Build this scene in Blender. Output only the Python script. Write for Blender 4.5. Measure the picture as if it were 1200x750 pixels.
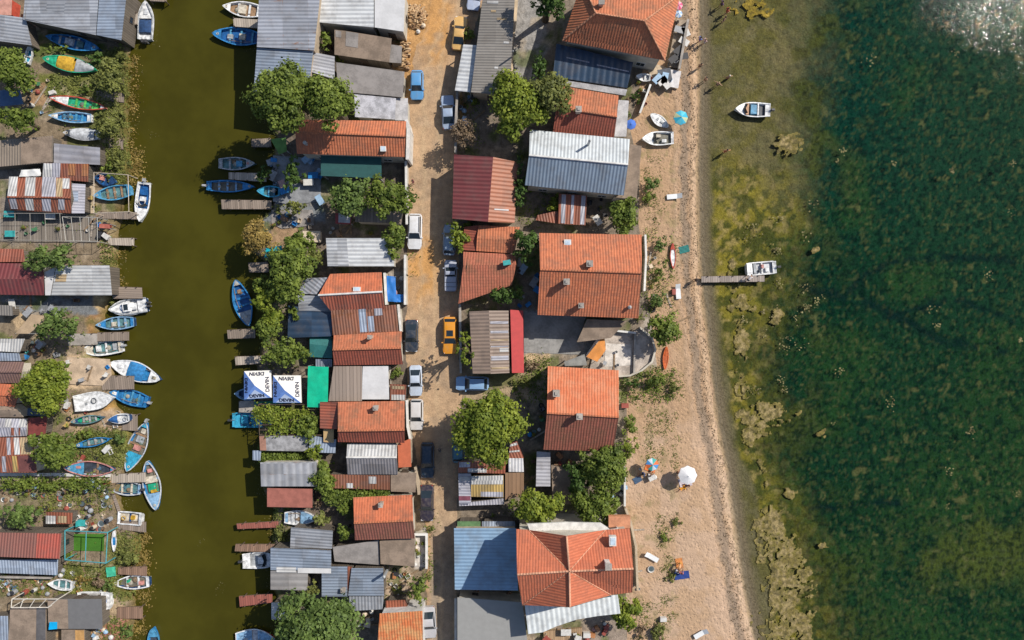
import bpy, bmesh, math, random
import numpy as np
from mathutils import Vector, Matrix

for o in list(bpy.data.objects):
    bpy.data.objects.remove(o)
C = bpy.context.scene.collection
SC = bpy.context.scene
random.seed(7)
PI = math.pi
R = math.radians

# ------------------------------------------------------------------ camera
H = 91.3                 # height of the drone above the ground, metres
S = 0.11                 # metres per photo pixel at ground level
cam_d = bpy.data.cameras.new("camera")
cam = bpy.data.objects.new("camera", cam_d)
C.objects.link(cam)
cam.location = (0, 0, H)
cam.rotation_euler = (0, 0, 0)
cam_d.sensor_width = 36
cam_d.lens = 18 * H / (600 * S)
cam_d.clip_end = 3000
cam_d.clip_start = 1
SC.camera = cam

# ------------------------------------------------------------------ light
SUN_EL = 43.0
SUN_DIR = Vector((0.827 * math.cos(R(SUN_EL)), 0.562 * math.cos(R(SUN_EL)), math.sin(R(SUN_EL)))).normalized()
w = bpy.data.worlds.new("World")
SC.world = w
w.use_nodes = True
bg = w.node_tree.nodes["Background"]
sky = w.node_tree.nodes.new("ShaderNodeTexSky")
sky.sky_type = 'NISHITA'
sky.sun_disc = False
sky.sun_elevation = R(SUN_EL)
sky.sun_rotation = math.atan2(0.827, 0.562)
w.node_tree.links.new(sky.outputs[0], bg.inputs[0])
bg.inputs[1].default_value = 0.102
sl = bpy.data.lights.new("sun", 'SUN')
sl.energy = 4.8
sl.angle = R(0.5)
sl.color = (1.0, 0.93, 0.82)
so = bpy.data.objects.new("sun", sl)
so.rotation_euler = SUN_DIR.to_track_quat('Z', 'Y').to_euler()
so.location = (40, 40, 120)
C.objects.link(so)
vs = SC.view_settings
vs.view_transform = 'Standard'
vs.look = 'None'
vs.exposure = 0.10
vs.gamma = 1.0
vs.use_curve_mapping = False
SC.cycles.max_bounces = 6
SC.cycles.transparent_max_bounces = 6
SC.cycles.diffuse_bounces = 2
SC.cycles.use_denoising = True
SC.cycles.sample_clamp_indirect = 4


def P(px, py, z=0.0):
    k = S * (H - z) / H
    return Vector(((px - 600) * k, (375 - py) * k, z))


def toppx(v):
    k = S * (H - v.z) / H
    return v.x / k + 600, 375 - v.y / k


# ------------------------------------------------------------------ noise in numpy
def vnoise(x, y, seed=0):
    xi = np.floor(x).astype(np.int64); yi = np.floor(y).astype(np.int64)
    xf = x - xi; yf = y - yi
    u = xf * xf * (3 - 2 * xf); v = yf * yf * (3 - 2 * yf)
    def h(a, b):
        n = (a * 374761393 + b * 668265263 + seed * 1274126177) & 0xffffffff
        n = ((n ^ (n >> 13)) * 1274126177) & 0xffffffff
        n = n ^ (n >> 16)
        return (n & 0xffff) / 65535.0
    return (h(xi, yi) * (1 - u) + h(xi + 1, yi) * u) * (1 - v) + (h(xi, yi + 1) * (1 - u) + h(xi + 1, yi + 1) * u) * v


def fbm(x, y, seed=0, octv=4):
    s = np.zeros_like(x, dtype=float); a = 0.5; t = 0
    for i in range(octv):
        s += a * vnoise(x, y, seed + i * 17); t += a
        a *= 0.5; x = x * 2.03 + 11.3; y = y * 2.03 + 5.1
    return s / t


def sstep(a, b, x):
    t = np.clip((x - a) / (b - a), 0, 1)
    return t * t * (3 - 2 * t)


# ------------------------------------------------------------------ materials
class NT:
    def __init__(s, name):
        s.m = bpy.data.materials.new(name); s.m.use_nodes = True
        s.t = s.m.node_tree; s.b = s.t.nodes["Principled BSDF"]
    def n(s, typ, **k):
        nd = s.t.nodes.new("ShaderNode" + typ)
        for a, v in k.items(): setattr(nd, a, v)
        return nd
    def l(s, a, b): s.t.links.new(a, b)
    def _in(s, sock, v):
        if hasattr(v, 'links') or hasattr(v, 'is_linked'): s.l(v, sock)
        else: sock.default_value = v
    def m_(s, op, a, b=0.0, c=None):
        nd = s.n("Math", operation=op)
        s._in(nd.inputs[0], a); s._in(nd.inputs[1], b)
        if c is not None: s._in(nd.inputs[2], c)
        return nd.outputs[0]
    def mix(s, f, a, b, mode='MIX'):
        nd = s.n("Mix", data_type='RGBA', blend_type=mode)
        s._in(nd.inputs[0], f)
        s._in(nd.inputs[6], (*a, 1) if isinstance(a, tuple) else a)
        s._in(nd.inputs[7], (*b, 1) if isinstance(b, tuple) else b)
        return nd.outputs[2]
    def noise(s, vec, scale, detail=3, rough=0.55):
        nd = s.n("TexNoise"); nd.inputs["Scale"].default_value = scale
        nd.inputs["Detail"].default_value = detail; nd.inputs["Roughness"].default_value = rough
        if vec is not None: s.l(vec, nd.inputs["Vector"])
        return nd.outputs[0]
    def ramp(s, v, a, b):
        nd = s.n("MapRange"); nd.interpolation_type = 'SMOOTHSTEP'
        s._in(nd.inputs[0], v); nd.inputs[1].default_value = a; nd.inputs[2].default_value = b
        return nd.outputs[0]
    def bump(s, h, dist=1.0, strength=1.0):
        nd = s.n("Bump"); nd.inputs["Distance"].default_value = dist; nd.inputs["Strength"].default_value = strength
        s.l(h, nd.inputs["Height"]); s.l(nd.outputs[0], s.b.inputs["Normal"])
    def pos(s): return s.n("NewGeometry").outputs["Position"]
    def uv(s):
        u = s.n("UVMap").outputs[0]; sp = s.n("SeparateXYZ"); s.l(u, sp.inputs[0])
        return u, sp.outputs[0], sp.outputs[1]
    def comb(s, a, b, c=0.0):
        nd = s.n("CombineXYZ"); s._in(nd.inputs[0], a); s._in(nd.inputs[1], b); s._in(nd.inputs[2], c)
        return nd.outputs[0]
    def white(s, vec):
        nd = s.n("TexWhiteNoise", noise_dimensions='3D'); s.l(vec, nd.inputs[0]); return nd.outputs[0]


MC = {}
def sc_(c, k): return tuple(min(1.0, x * k) for x in c)


def plain(c, rough=0.6, var=0.25, scale=1.5, metal=0.0, name=None):
    k = ('plain', c, rough, var, scale, metal, name)
    if k in MC: return MC[k]
    t = NT(name or "painted surface")
    p = t.pos()
    n1 = t.noise(p, scale, 4); n2 = t.noise(p, scale * 7, 2)
    f = t.m_('ADD', t.m_('MULTIPLY', n1, 0.7), t.m_('MULTIPLY', n2, 0.3))
    f = t.ramp(f, 0.35, 0.65)
    t.l(t.mix(f, sc_(c, 1 - var), sc_(c, 1 + var * 0.5)), t.b.inputs["Base Color"])
    t.b.inputs["Roughness"].default_value = rough
    t.b.inputs["Metallic"].default_value = metal
    MC[k] = t.m
    return t.m


def tile(c, c2=None, pitch=0.34, patch=(0.16, 0.09, 0.05), amt=0.35, bmp=.026):
    k = ('tile', c, c2, pitch, patch, amt, bmp)
    if k in MC: return MC[k]
    t = NT("clay roof tiles")
    c2 = c2 or sc_(c, 0.72)
    _, u, v = t.uv()
    wob = t.m_('MULTIPLY', t.noise(t.pos(), 0.7, 3, .6), .16)
    us = t.m_('DIVIDE', t.m_('ADD', u, wob), pitch); vsn = t.m_('DIVIDE', t.m_('ADD', v, wob), 0.38)
    cell = t.white(t.comb(t.m_('FLOOR', us), t.m_('FLOOR', vsn)))
    rid = t.m_('SINE', t.m_('MULTIPLY', us, 2 * PI))
    p = t.pos()
    n1 = t.noise(p, 0.55, 5, 0.65)
    n2 = t.noise(p, 3.0, 3, 0.6)
    col = t.mix(t.m_('MULTIPLY', cell, 0.9), c, c2)
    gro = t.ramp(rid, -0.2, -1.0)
    col = t.mix(t.m_('MULTIPLY', gro, 0.22), col, sc_(patch, 0.9))  # groove dirt plus the tiles' self-shadow, put into the colour
    mask = t.ramp(t.m_('ADD', n1, t.m_('MULTIPLY', n2, 0.25)), 0.52, 0.85)
    col = t.mix(t.m_('MULTIPLY', mask, amt * 1.6), col, patch)
    streak = t.noise(t.comb(t.m_('MULTIPLY', u, 2.2), t.m_('MULTIPLY', v, .35)), 1.0, 4, .6)
    col = t.mix(t.m_('MULTIPLY', t.ramp(streak, .5, .75), .45), col, sc_(patch, .75))
    t.l(col, t.b.inputs["Base Color"])
    t.b.inputs["Roughness"].default_value = 0.85
    h = t.m_('ADD', t.m_('MULTIPLY', rid, bmp), t.m_('MULTIPLY', t.m_('FRACT', vsn), bmp * .8))
    t.bump(h, 1.0, 0.8)
    MC[k] = t.m
    return t.m


def corr(c, pitch=0.36, rust=0.15, rc=(0.2, 0.075, 0.03), tone=0.25, rough=0.55, depth=0.03):
    k = ('corr', c, pitch, rust, rc, tone, rough, depth)
    if k in MC: return MC[k]
    t = NT("corrugated sheet")
    _, u, v = t.uv()
    us = t.m_('DIVIDE', u, pitch)
    rid = t.m_('SINE', t.m_('MULTIPLY', us, 2 * PI))
    cell = t.white(t.comb(t.m_('FLOOR', t.m_('DIVIDE', u, pitch * 4)), t.m_('FLOOR', t.m_('DIVIDE', v, 3.1))))
    p = t.pos()
    vec = t.comb(t.m_('MULTIPLY', u, 1.6), t.m_('MULTIPLY', v, 0.45), 3.0)
    n1 = t.noise(vec, 1.0, 6, 0.7)
    n2 = t.noise(p, 0.7, 4, 0.6)
    col = t.mix(cell, sc_(c, 1 - tone), sc_(c, 1 + tone * 0.6))
    dirt = t.ramp(n2, 0.4, 0.75)
    col = t.mix(t.m_('MULTIPLY', dirt, 0.4), col, (0.12, 0.10, 0.085))
    seam = t.ramp(t.m_('FRACT', t.m_('DIVIDE', v, 3.1)), 0.03, 0.0)
    th = 0.72 - 0.42 * rust
    mask = t.ramp(t.m_('ADD', n1, t.m_('MULTIPLY', seam, 0.12)), th, th + 0.13)
    col = t.mix(mask, col, rc)
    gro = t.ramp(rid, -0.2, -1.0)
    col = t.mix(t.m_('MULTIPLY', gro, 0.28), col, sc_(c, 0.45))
    t.l(col, t.b.inputs["Base Color"])
    t.b.inputs["Roughness"].default_value = rough
    t.bump(t.m_('ADD', t.m_('MULTIPLY', rid, depth), t.m_('MULTIPLY', n2, 0.05)), 1.0, 0.8)
    MC[k] = t.m
    return t.m


def plank(c, wd=0.22, tone=0.45):
    k = ('plank', c, wd, tone)
    if k in MC: return MC[k]
    t = NT("weathered planks")
    _, u, v = t.uv()
    us = t.m_('DIVIDE', u, wd)
    cell = t.white(t.comb(t.m_('FLOOR', us), 0.0))
    f = t.m_('FRACT', us)
    gap = t.m_('ADD', t.ramp(f, 0.10, 0.0), t.ramp(f, 0.9, 1.0))
    n = t.noise(t.comb(t.m_('MULTIPLY', u, 8.0), t.m_('MULTIPLY', v, 0.9)), 1.0, 4)
    col = t.mix(t.m_('ADD', t.m_('MULTIPLY', cell, 0.6), t.m_('MULTIPLY', n, 0.4)), sc_(c, 1 - tone), sc_(c, 1 + tone * 0.5))
    col = t.mix(t.m_('MULTIPLY', gap, 0.7), col, sc_(c, 0.2))
    t.l(col, t.b.inputs["Base Color"]); t.b.inputs["Roughness"].default_value = 0.85
    t.bump(t.m_('MULTIPLY', gap, -0.03), 1.0, 0.8)
    MC[k] = t.m
    return t.m


def leafmat(c, c2=None):
    k = ('leaf', c, c2)
    if k in MC: return MC[k]
    c2 = c2 or (c[0] * 2.0, c[1] * 1.6, c[2] * 1.5)
    t = NT("leaves")
    a = t.n("Attribute", attribute_name="tint").outputs["Fac"]
    n = t.ramp(t.noise(t.pos(), 0.9, 3), 0.35, 0.65)
    f = t.m_('ADD', t.m_('MULTIPLY', a, 0.6), t.m_('MULTIPLY', n, 0.4))
    col = t.mix(f, sc_(c, 0.6), c2)
    t.l(col, t.b.inputs["Base Color"]); t.b.inputs["Roughness"].default_value = 0.6
    t.b.inputs["Specular IOR Level"].default_value = 0.25
    tr = t.n("BsdfTranslucent"); t.l(col, tr.inputs[0])
    mx = t.n("MixShader"); mx.inputs[0].default_value = 0.22
    t.l(t.b.outputs[0], mx.inputs[1]); t.l(tr.outputs[0], mx.inputs[2])
    t.l(mx.outputs[0], t.t.nodes["Material Output"].inputs[0])
    MC[k] = t.m
    return t.m


def vcol_mat(name, nscale=1.2, nvar=0.35, fine=6.0, bump=0.05, bscale=2.0, rough=0.95, vor=0.0):
    t = NT(name)
    a = t.n("Attribute", attribute_name="Col").outputs["Color"]
    p = t.pos()
    n1 = t.noise(p, nscale, 6, 0.65); n2 = t.noise(p, fine, 3, 0.7)
    f = t.ramp(t.m_('ADD', t.m_('MULTIPLY', n1, 0.6), t.m_('MULTIPLY', n2, 0.4)), 0.35, 0.65)
    lo = t.mix(1.0, a, (1 - nvar, 1 - nvar, 1 - nvar), 'MULTIPLY')
    hi = t.mix(1.0, a, (1 + nvar, 1 + nvar, 1 + nvar), 'MULTIPLY')
    col = t.mix(f, lo, hi)
    t.l(col, t.b.inputs["Base Color"]); t.b.inputs["Roughness"].default_value = rough
    h = t.m_('MULTIPLY', t.noise(p, bscale, 4, 0.6), bump)
    if vor:
        vn = t.n("TexVoronoi"); vn.inputs["Scale"].default_value = 1.9; t.l(p, vn.inputs["Vector"])
        vn2 = t.n("TexVoronoi"); vn2.inputs["Scale"].default_value = 3.7; t.l(p, vn2.inputs["Vector"])
        h = t.m_('ADD', h, t.m_('MULTIPLY', t.ramp(vn.outputs[0], 0.0, 0.55), vor))
        h = t.m_('ADD', h, t.m_('MULTIPLY', t.ramp(vn2.outputs[0], 0.0, 0.5), vor * 0.6))
    t.bump(h, 1.0, 1.0)
    return t.m


def carpaint(c):
    k = ('car', c)
    if k in MC: return MC[k]
    t = NT("car paint"); t.b.inputs["Base Color"].default_value = (*c, 1)
    n = t.ramp(t.noise(t.pos(), 2.5, 4), 0.4, 0.7)
    t.l(t.mix(t.m_('MULTIPLY', n, 0.18), c, (0.3, 0.25, 0.19)), t.b.inputs["Base Color"])
    t.b.inputs["Roughness"].default_value = 0.32
    t.b.inputs["Coat Weight"].default_value = 0.4; t.b.inputs["Coat Roughness"].default_value = 0.08
    MC[k] = t.m
    return t.m


GLASS = plain((0.02, 0.03, 0.04), 0.08, 0.1, name="dark glass")
RUBBER = plain((0.015, 0.015, 0.016), 0.8, 0.2, name="rubber")
CHROME = plain((0.5, 0.5, 0.52), 0.3, 0.1, 1, 0.8, name="bright metal")
WOOD = plain((0.25, 0.17, 0.10), 0.85, 0.4, 3, name="bare wood")
DARKWOOD = plain((0.10, 0.07, 0.05), 0.9, 0.4, 3, name="dark wood")
PLASTER = plain((0.50, 0.46, 0.39), 0.9, 0.2, 0.8, name="pale plaster")
PLASTER2 = plain((0.45, 0.36, 0.26), 0.9, 0.25, 0.8, name="ochre plaster")
CHIM = plain((0.42, 0.33, 0.26), 0.9, 0.35, 3, name='rendered chimney')
CONC = plain((0.34, 0.31, 0.28), 0.9, 0.3, 0.9, name="concrete")
SHEDWALL = plank((0.15, 0.125, 0.10), 0.3)
WHITE = plain((0.64, 0.63, 0.61), 0.5, 0.22, name="white paint")
GREYM = plain((0.35, 0.36, 0.37), 0.5, 0.2, name="grey metal")
BARK = plain((0.10, 0.075, 0.05), 0.95, 0.35, 4, name="bark")


# ------------------------------------------------------------------ mesh builder
class MB:
    def __init__(s):
        s.v = []; s.f = []; s.uv = []
    def add(s, vs_, fs, uvs=None):
        b = len(s.v)
        s.v += [tuple(v) for v in vs_]
        for i, f in enumerate(fs):
            s.f.append([b + j for j in f])
            if uvs: s.uv.append(uvs[i])
            else:
                # planar uv in metres by dominant axis
                p = [vs_[j] for j in f]
                n = (Vector(p[1]) - Vector(p[0])).cross(Vector(p[2]) - Vector(p[1]))
                a = max(range(3), key=lambda q: abs(n[q]))
                ax = [(1, 2), (0, 2), (0, 1)][a]
                s.uv.append([(q[ax[0]], q[ax[1]]) for q in p])
        return s
    def box(s, c, d, rz=0.0, taper=1.0):
        x, y, z = d[0] / 2, d[1] / 2, d[2] / 2
        cs, sn = math.cos(rz), math.sin(rz)
        vs_ = []; loc = []
        for dz, k in ((-z, 1), (z, taper)):
            for dx, dy in ((-x, -y), (x, -y), (x, y), (-x, y)):
                dx *= k; dy *= k
                loc.append((dx, dy, dz))
                vs_.append((c[0] + dx * cs - dy * sn, c[1] + dx * sn + dy * cs, c[2] + dz))
        fs = [(3, 2, 1, 0), (4, 5, 6, 7), (0, 1, 5, 4), (1, 2, 6, 5), (2, 3, 7, 6), (3, 0, 4, 7)]
        uvs = []
        for f in fs:
            p = [loc[j] for j in f]
            n = (Vector(p[1]) - Vector(p[0])).cross(Vector(p[2]) - Vector(p[1]))
            a = max(range(3), key=lambda q: abs(n[q]))
            ax = [(1, 2), (0, 2), (0, 1)][a]
            uvs.append([(q[ax[0]], q[ax[1]]) for q in p])
        return s.add(vs_, fs, uvs)
    def poly_prism(s, pts, z0, z1):
        n = len(pts)
        vs_ = [(p[0], p[1], z0) for p in pts] + [(p[0], p[1], z1) for p in pts]
        fs = [list(range(n))[::-1], list(range(n, 2 * n))]
        for i in range(n):
            j = (i + 1) % n
            fs.append([i, j, n + j, n + i])
        return s.add(vs_, fs)
    def tube(s, pts, rad, seg=6, cap=True):
        pts = [Vector(p) for p in pts]
        if not isinstance(rad, (list, tuple)): rad = [rad] * len(pts)
        vs_ = []; fs = []
        for i, p in enumerate(pts):
            d = (pts[min(i + 1, len(pts) - 1)] - pts[max(i - 1, 0)])
            if d.length < 1e-6: d = Vector((0, 0, 1))
            d.normalize()
            a = Vector((0, 0, 1)) if abs(d.z) < 0.9 else Vector((1, 0, 0))
            x = d.cross(a).normalized(); y = d.cross(x)
            for k in range(seg):
                t = 2 * PI * k / seg
                vs_.append(p + (x * math.cos(t) + y * math.sin(t)) * rad[i])
        for i in range(len(pts) - 1):
            for k in range(seg):
                a = i * seg + k; b = i * seg + (k + 1) % seg
                fs.append([a, b, b + seg, a + seg])
        if cap:
            fs.append(list(range(seg))); fs.append([(len(pts) - 1) * seg + k for k in range(seg)][::-1])
        return s.add(vs_, fs)
    def lathe(s, c, prof, seg=12, cap=True):
        vs_ = []; fs = []
        for r, z in prof:
            for k in range(seg):
                t = 2 * PI * k / seg
                vs_.append((c[0] + r * math.cos(t), c[1] + r * math.sin(t), c[2] + z))
        for i in range(len(prof) - 1):
            for k in range(seg):
                a = i * seg + k; b = i * seg + (k + 1) % seg
                fs.append([a, b, b + seg, a + seg])
        if cap:
            fs.append(list(range(seg))[::-1]); fs.append([(len(prof) - 1) * seg + k for k in range(seg)])
        return s.add(vs_, fs)
    def build(s, name, mat, parent=None, base=None, smooth=False):
        me = bpy.data.meshes.new(name)
        if base is None:
            base = root_loc(parent) if parent else Vector((0, 0, 0))
        bx, by, bz = base
        me.from_pydata([(v[0] - bx, v[1] - by, v[2] - bz) for v in s.v], [], s.f)
        if s.uv:
            ul = me.uv_layers.new(name="UVMap")
            flat = [c for u in s.uv for q in u for c in q]
            ul.data.foreach_set("uv", flat)
        if smooth:
            me.polygons.foreach_set("use_smooth", [True] * len(me.polygons))
        me.materials.append(mat)
        o = bpy.data.objects.new(name, me)
        C.objects.link(o)
        if parent: o.parent = parent
        else: o.location = base
        return o


LOCAL = [False]
def root_loc(p):
    if LOCAL[0]: return Vector((0, 0, 0))
    while p.parent: p = p.parent
    return Vector(p.location)


def tag(o, label=None, cat=None, group=None, kind=None):
    if label: o['label'] = label
    if cat: o['category'] = cat
    if group: o['group'] = group
    if kind: o['kind'] = kind
    return o


def thing(name, label, cat, base, group=None, rz=0.0):
    o = bpy.data.objects.new(name, None)
    o.empty_display_size = 0.3
    o.location = base; o.rotation_euler = (0, 0, rz)
    C.objects.link(o)
    return tag(o, label, cat, group)


def copy_tree(o, parent=None):
    c = o.copy(); C.objects.link(c)
    if parent: c.parent = parent
    for ch in list(o.children): copy_tree(ch, c)
    return c


# ------------------------------------------------------------------ shoreline curves (photo pixels at ground level)
def curve(pts):
    ys = [p[0] for p in pts]; xs = [p[1] for p in pts]
    def f(y): return np.interp(y, ys, xs)
    return f

cw = curve([(-900, 150), (-60, 146), (0, 145), (60, 149), (110, 146), (160, 146), (190, 150), (215, 143), (250, 138), (290, 134), (330, 133),
            (370, 118), (385, 112), (400, 104), (415, 104), (430, 128), (455, 132), (475, 132), (500, 152), (530, 150), (552, 146), (575, 136), (600, 140), (625, 158),
            (650, 160), (668, 140), (690, 138), (705, 156), (730, 152), (760, 150), (1700, 150)])
ce = curve([(-900, 305), (0, 306), (100, 306), (160, 322), (200, 318), (245, 318), (262, 298), (292, 292), (308, 312), (345, 320), (385, 312), (425, 300),
            (470, 298), (505, 303), (540, 306), (575, 308), (600, 320), (640, 318), (690, 320), (730, 326), (760, 330), (1700, 320)])
shore = curve([(-1200, 822), (0, 822), (100, 823), (200, 821), (300, 823), (350, 827), (400, 833), (450, 838), (500, 845), (550, 855), (600, 862),
               (650, 869), (700, 877), (750, 887), (1000, 930), (1900, 1050)])
beachl = curve([(-1200, 760), (0, 768), (100, 750), (150, 738), (200, 750), (260, 748), (330, 757), (430, 770), (455, 735), (600, 732), (750, 735), (1900, 745)])


def to_px(x, y, z=0.0): return x / S + 600, 375 - y / S


def height(px, py):
    """ground height in metres at ground-level pixel coordinates"""
    n = fbm(px * 0.05, py * 0.05, 3) - 0.5
    z = n * 0.06
    c = (cw(py) + ce(py)) / 2
    wl = px - (cw(py) + (fbm(py * 0.12, px * 0.02, 9) - 0.5) * 8)
    wr = (ce(py) + (fbm(py * 0.12, px * 0.02, 19) - 0.5) * 6) - px
    d = np.minimum(wl, wr)
    z = z - sstep(-7, 13, d) * 2.2
    sx = shore(py)
    z = z - sstep(-52, 6, px - sx) * 0.42 + 0.0
    wr_ = np.exp(-((px - sx + 9 + 3 * fbm(py * 0.1, px * 0 + 3, 5)) / 4.0) ** 2) * 0.05
    z = z + wr_
    off = np.maximum(px - sx, 0)
    z = z - sstep(0, 90, off) * 0.30 - sstep(60, 400, off) * 1.6
    return z


def hz(px, py): return float(height(np.array([float(px)]), np.array([float(py)]))[0])


def grid_sheet(name, X, Y, Z, col, mat, kind='structure', smooth=True, drop=None):
    ny, nx = X.shape
    me = bpy.data.meshes.new(name)
    co = np.stack([X, Y, Z], -1).reshape(-1, 3)
    idx = np.arange(nx * ny).reshape(ny, nx)
    q = np.stack([idx[:-1, :-1], idx[:-1, 1:], idx[1:, 1:], idx[1:, :-1]], -1).reshape(-1, 4)
    if drop is not None: q = q[~drop.reshape(-1)]
    me.vertices.add(len(co)); me.vertices.foreach_set("co", co.astype(np.float32).ravel())
    me.loops.add(q.size); me.loops.foreach_set("vertex_index", q.astype(np.int32).ravel())
    me.polygons.add(len(q)); me.polygons.foreach_set("loop_start", (np.arange(len(q)) * 4).astype(np.int32))
    me.update(calc_edges=True)
    if smooth: me.polygons.foreach_set("use_smooth", np.ones(len(q), dtype=bool))
    if col is not None:
        ca = me.color_attributes.new("Col", 'FLOAT_COLOR', 'POINT')
        c4 = np.ones((len(co), 4), np.float32); c4[:, :3] = np.clip(col.reshape(-1, 3), 0, 1)
        ca.data.foreach_set("color", c4.ravel())
    me.materials.append(mat)
    o = bpy.data.objects.new(name, me); C.objects.link(o)
    o['kind'] = kind
    return o


def rows(step=0.28):
    fine = np.arange(-44, 44.01, step)
    out = np.array([-400, -250, -150, -110, -85, -70, -60, -52, -47])
    return np.concatenate([out, fine, -out[::-1]])


def lerpc(a, b, m): return a * (1 - m[..., None]) + np.array(b) * m[..., None]


# ================================================================== TERRAIN
CANAL_Z, SEA_Z = -0.8, -0.38
GSAND = (0.40, 0.30, 0.185)

# colour zones of the ground: (x0, y0, x1, y1, colour, strength)
ZONES = [
    (-20, -40, 160, 800, (0.20, 0.155, 0.105), 1), (295, -40, 480, 800, (0.15, 0.12, 0.095), 1),
    (535, -40, 770, 800, (0.19, 0.155, 0.12), 1),
    (45, 86, 118, 114, (0.13, 0.14, 0.035), 1), (38, 52, 125, 64, (0.09, 0.12, 0.03), 1), (110, 60, 150, 160, (0.11, 0.115, 0.04), 1),
    (32, 100, 55, 130, (0.30, 0.19, 0.11), 1), (125, 170, 152, 215, (0.17, 0.16, 0.05), 1),
    (76, 415, 132, 452, (0.50, 0.37, 0.24), 1), (20, 366, 60, 393, (0.42, 0.31, 0.19), 1), (100, 362, 116, 392, (0.34, 0.19, 0.09), 1),
    (0, 347, 112, 368, (0.16, 0.17, 0.18), 1), (113, 345, 130, 372, (0.42, 0.30, 0.16), 1),  # blue grey strip has the roofs' shade put into its colour
    (118, 468, 150, 486, (0.42, 0.25, 0.10), 1), (75, 480, 150, 505, (0.36, 0.26, 0.17), 1),
    (84, 505, 150, 548, (0.15, 0.16, 0.05), 1), (0, 555, 140, 562, (0.50, 0.42, 0.33), 1), (0, 562, 130, 600, (0.18, 0.15, 0.09), 1),
    (70, 662, 165, 700, (0.15, 0.15, 0.045), 1), (125, 625, 165, 700, (0.15, 0.14, 0.05), 1), (0, 672, 60, 696, (0.30, 0.21, 0.13), 1),
    (120, 726, 150, 760, (0.36, 0.17, 0.12), 1), (70, 736, 122, 760, (0.35, 0.22, 0.11), 1), (120, 695, 140, 730, (0.36, 0.27, 0.17), 1),
    (0, 196, 112, 285, (0.21, 0.18, 0.15), 1), (99, 212, 112, 250, (0.42, 0.33, 0.22), 1), (110, 240, 135, 285, (0.22, 0.17, 0.10), 1),
    (120, 285, 140, 312, (0.28, 0.20, 0.11), 1), (128, 310, 138, 340, (0.36, 0.25, 0.14), 1),
    (460, -60, 545, 135, (0.42, 0.24, 0.10), 1), (600, -40, 640, 95, (0.26, 0.25, 0.24), 1), (613, 360, 700, 416, (0.24, 0.235, 0.23), 1),
    (612, 412, 645, 442, (0.42, 0.31, 0.19), 1), (535, 425, 620, 470, (0.33, 0.25, 0.16), 1), (752, 375, 772, 440, (0.36, 0.31, 0.26), 1),
    (725, 430, 775, 470, (0.25, 0.20, 0.12), 1), (640, 700, 735, 760, (0.25, 0.2, 0.16), 1), (660, 590, 735, 628, (0.32, 0.27, 0.22), 1),
    (305, 200, 380, 262, (0.17, 0.18, 0.19), 1), (318, 262, 350, 300, (0.30, 0.20, 0.12), 1), (450, 318, 476, 356, (0.30, 0.26, 0.22), 1),
    (620, 470, 645, 600, (0.12, 0.105, 0.08), 1), (450, 665, 482, 712, (0.38, 0.29, 0.21), 1), (484, 622, 503, 668, (0.55, 0.5, 0.45), 1),
]


def ground_colour(px, py):
    col = np.zeros(px.shape + (3,)); col[:] = (0.20, 0.155, 0.105)
    jx = (fbm(px * 0.09, py * 0.09, 31, 5) - 0.5) * 17; jy = (fbm(px * 0.09, py * 0.09, 47, 5) - 0.5) * 17
    X = px + jx; Y = py + jy
    for x0, y0, x1, y1, c, k in ZONES:
        m = sstep(x0 - 2, x0 + 2, X) * (1 - sstep(x1 - 2, x1 + 2, X)) * sstep(y0 - 2, y0 + 2, Y) * (1 - sstep(y1 - 2, y1 + 2, Y))
        col = lerpc(col, c, m * k)
    # weedy patches and bare patches
    g = sstep(0.56, 0.68, fbm(px * 0.045, py * 0.045, 77, 5))
    inner = ((px < 160) | ((px > 296) & (px < 470)) | ((px > 545) & (px < 740))) * 1.0
    col = lerpc(col, (0.09, 0.11, 0.03), g * 0.75 * inner)
    b = sstep(0.60, 0.7, fbm(px * 0.08, py * 0.08, 91, 5))
    col = lerpc(col, (0.36, 0.29, 0.21), b * 0.5 * inner)
    col = col * (0.8 + 0.45 * fbm(px * 0.3, py * 0.3, 55, 3))[..., None]
    # banks: brown weed and mud at the water's edge
    d = np.minimum(px - cw(py), ce(py) - px)
    m = sstep(-8, 0, d) * (0.4 + 0.6 * fbm(px * .2, py * .2, 8))
    col = lerpc(col, (0.12, 0.085, 0.02), m)
    return col


ys = rows(0.28)
# ---- ground (with the canal bed), up to the back of the beach
s1 = np.concatenate([np.linspace(-0.0, 1, 2)[:0], np.array([-340, -180, -110, -85, -75, -70]), np.arange(-67, 18.0, 0.28)])
ny = len(ys)
base_r = s1[-1]
X = np.zeros((ny, len(s1))); Y = np.repeat(ys[:, None], len(s1), 1)
pyr = 375 - ys / S
bx = (beachl(pyr) - 600) * S
for i in range(ny):
    X[i] = np.where(s1 < -10, s1, -10 + (s1 + 10) * (bx[i] + 10) / (base_r + 10))
PX, PY = X / S + 600, 375 - Y / S
gmat = vcol_mat("earth", 1.3, 0.35, 7.0, 0.10, 3.0)
gmat.node_tree.nodes["Principled BSDF"].inputs["Specular IOR Level"].default_value = 0.2
grid_sheet("ground", X, Y, height(PX, PY), ground_colour(PX, PY), gmat)

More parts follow.
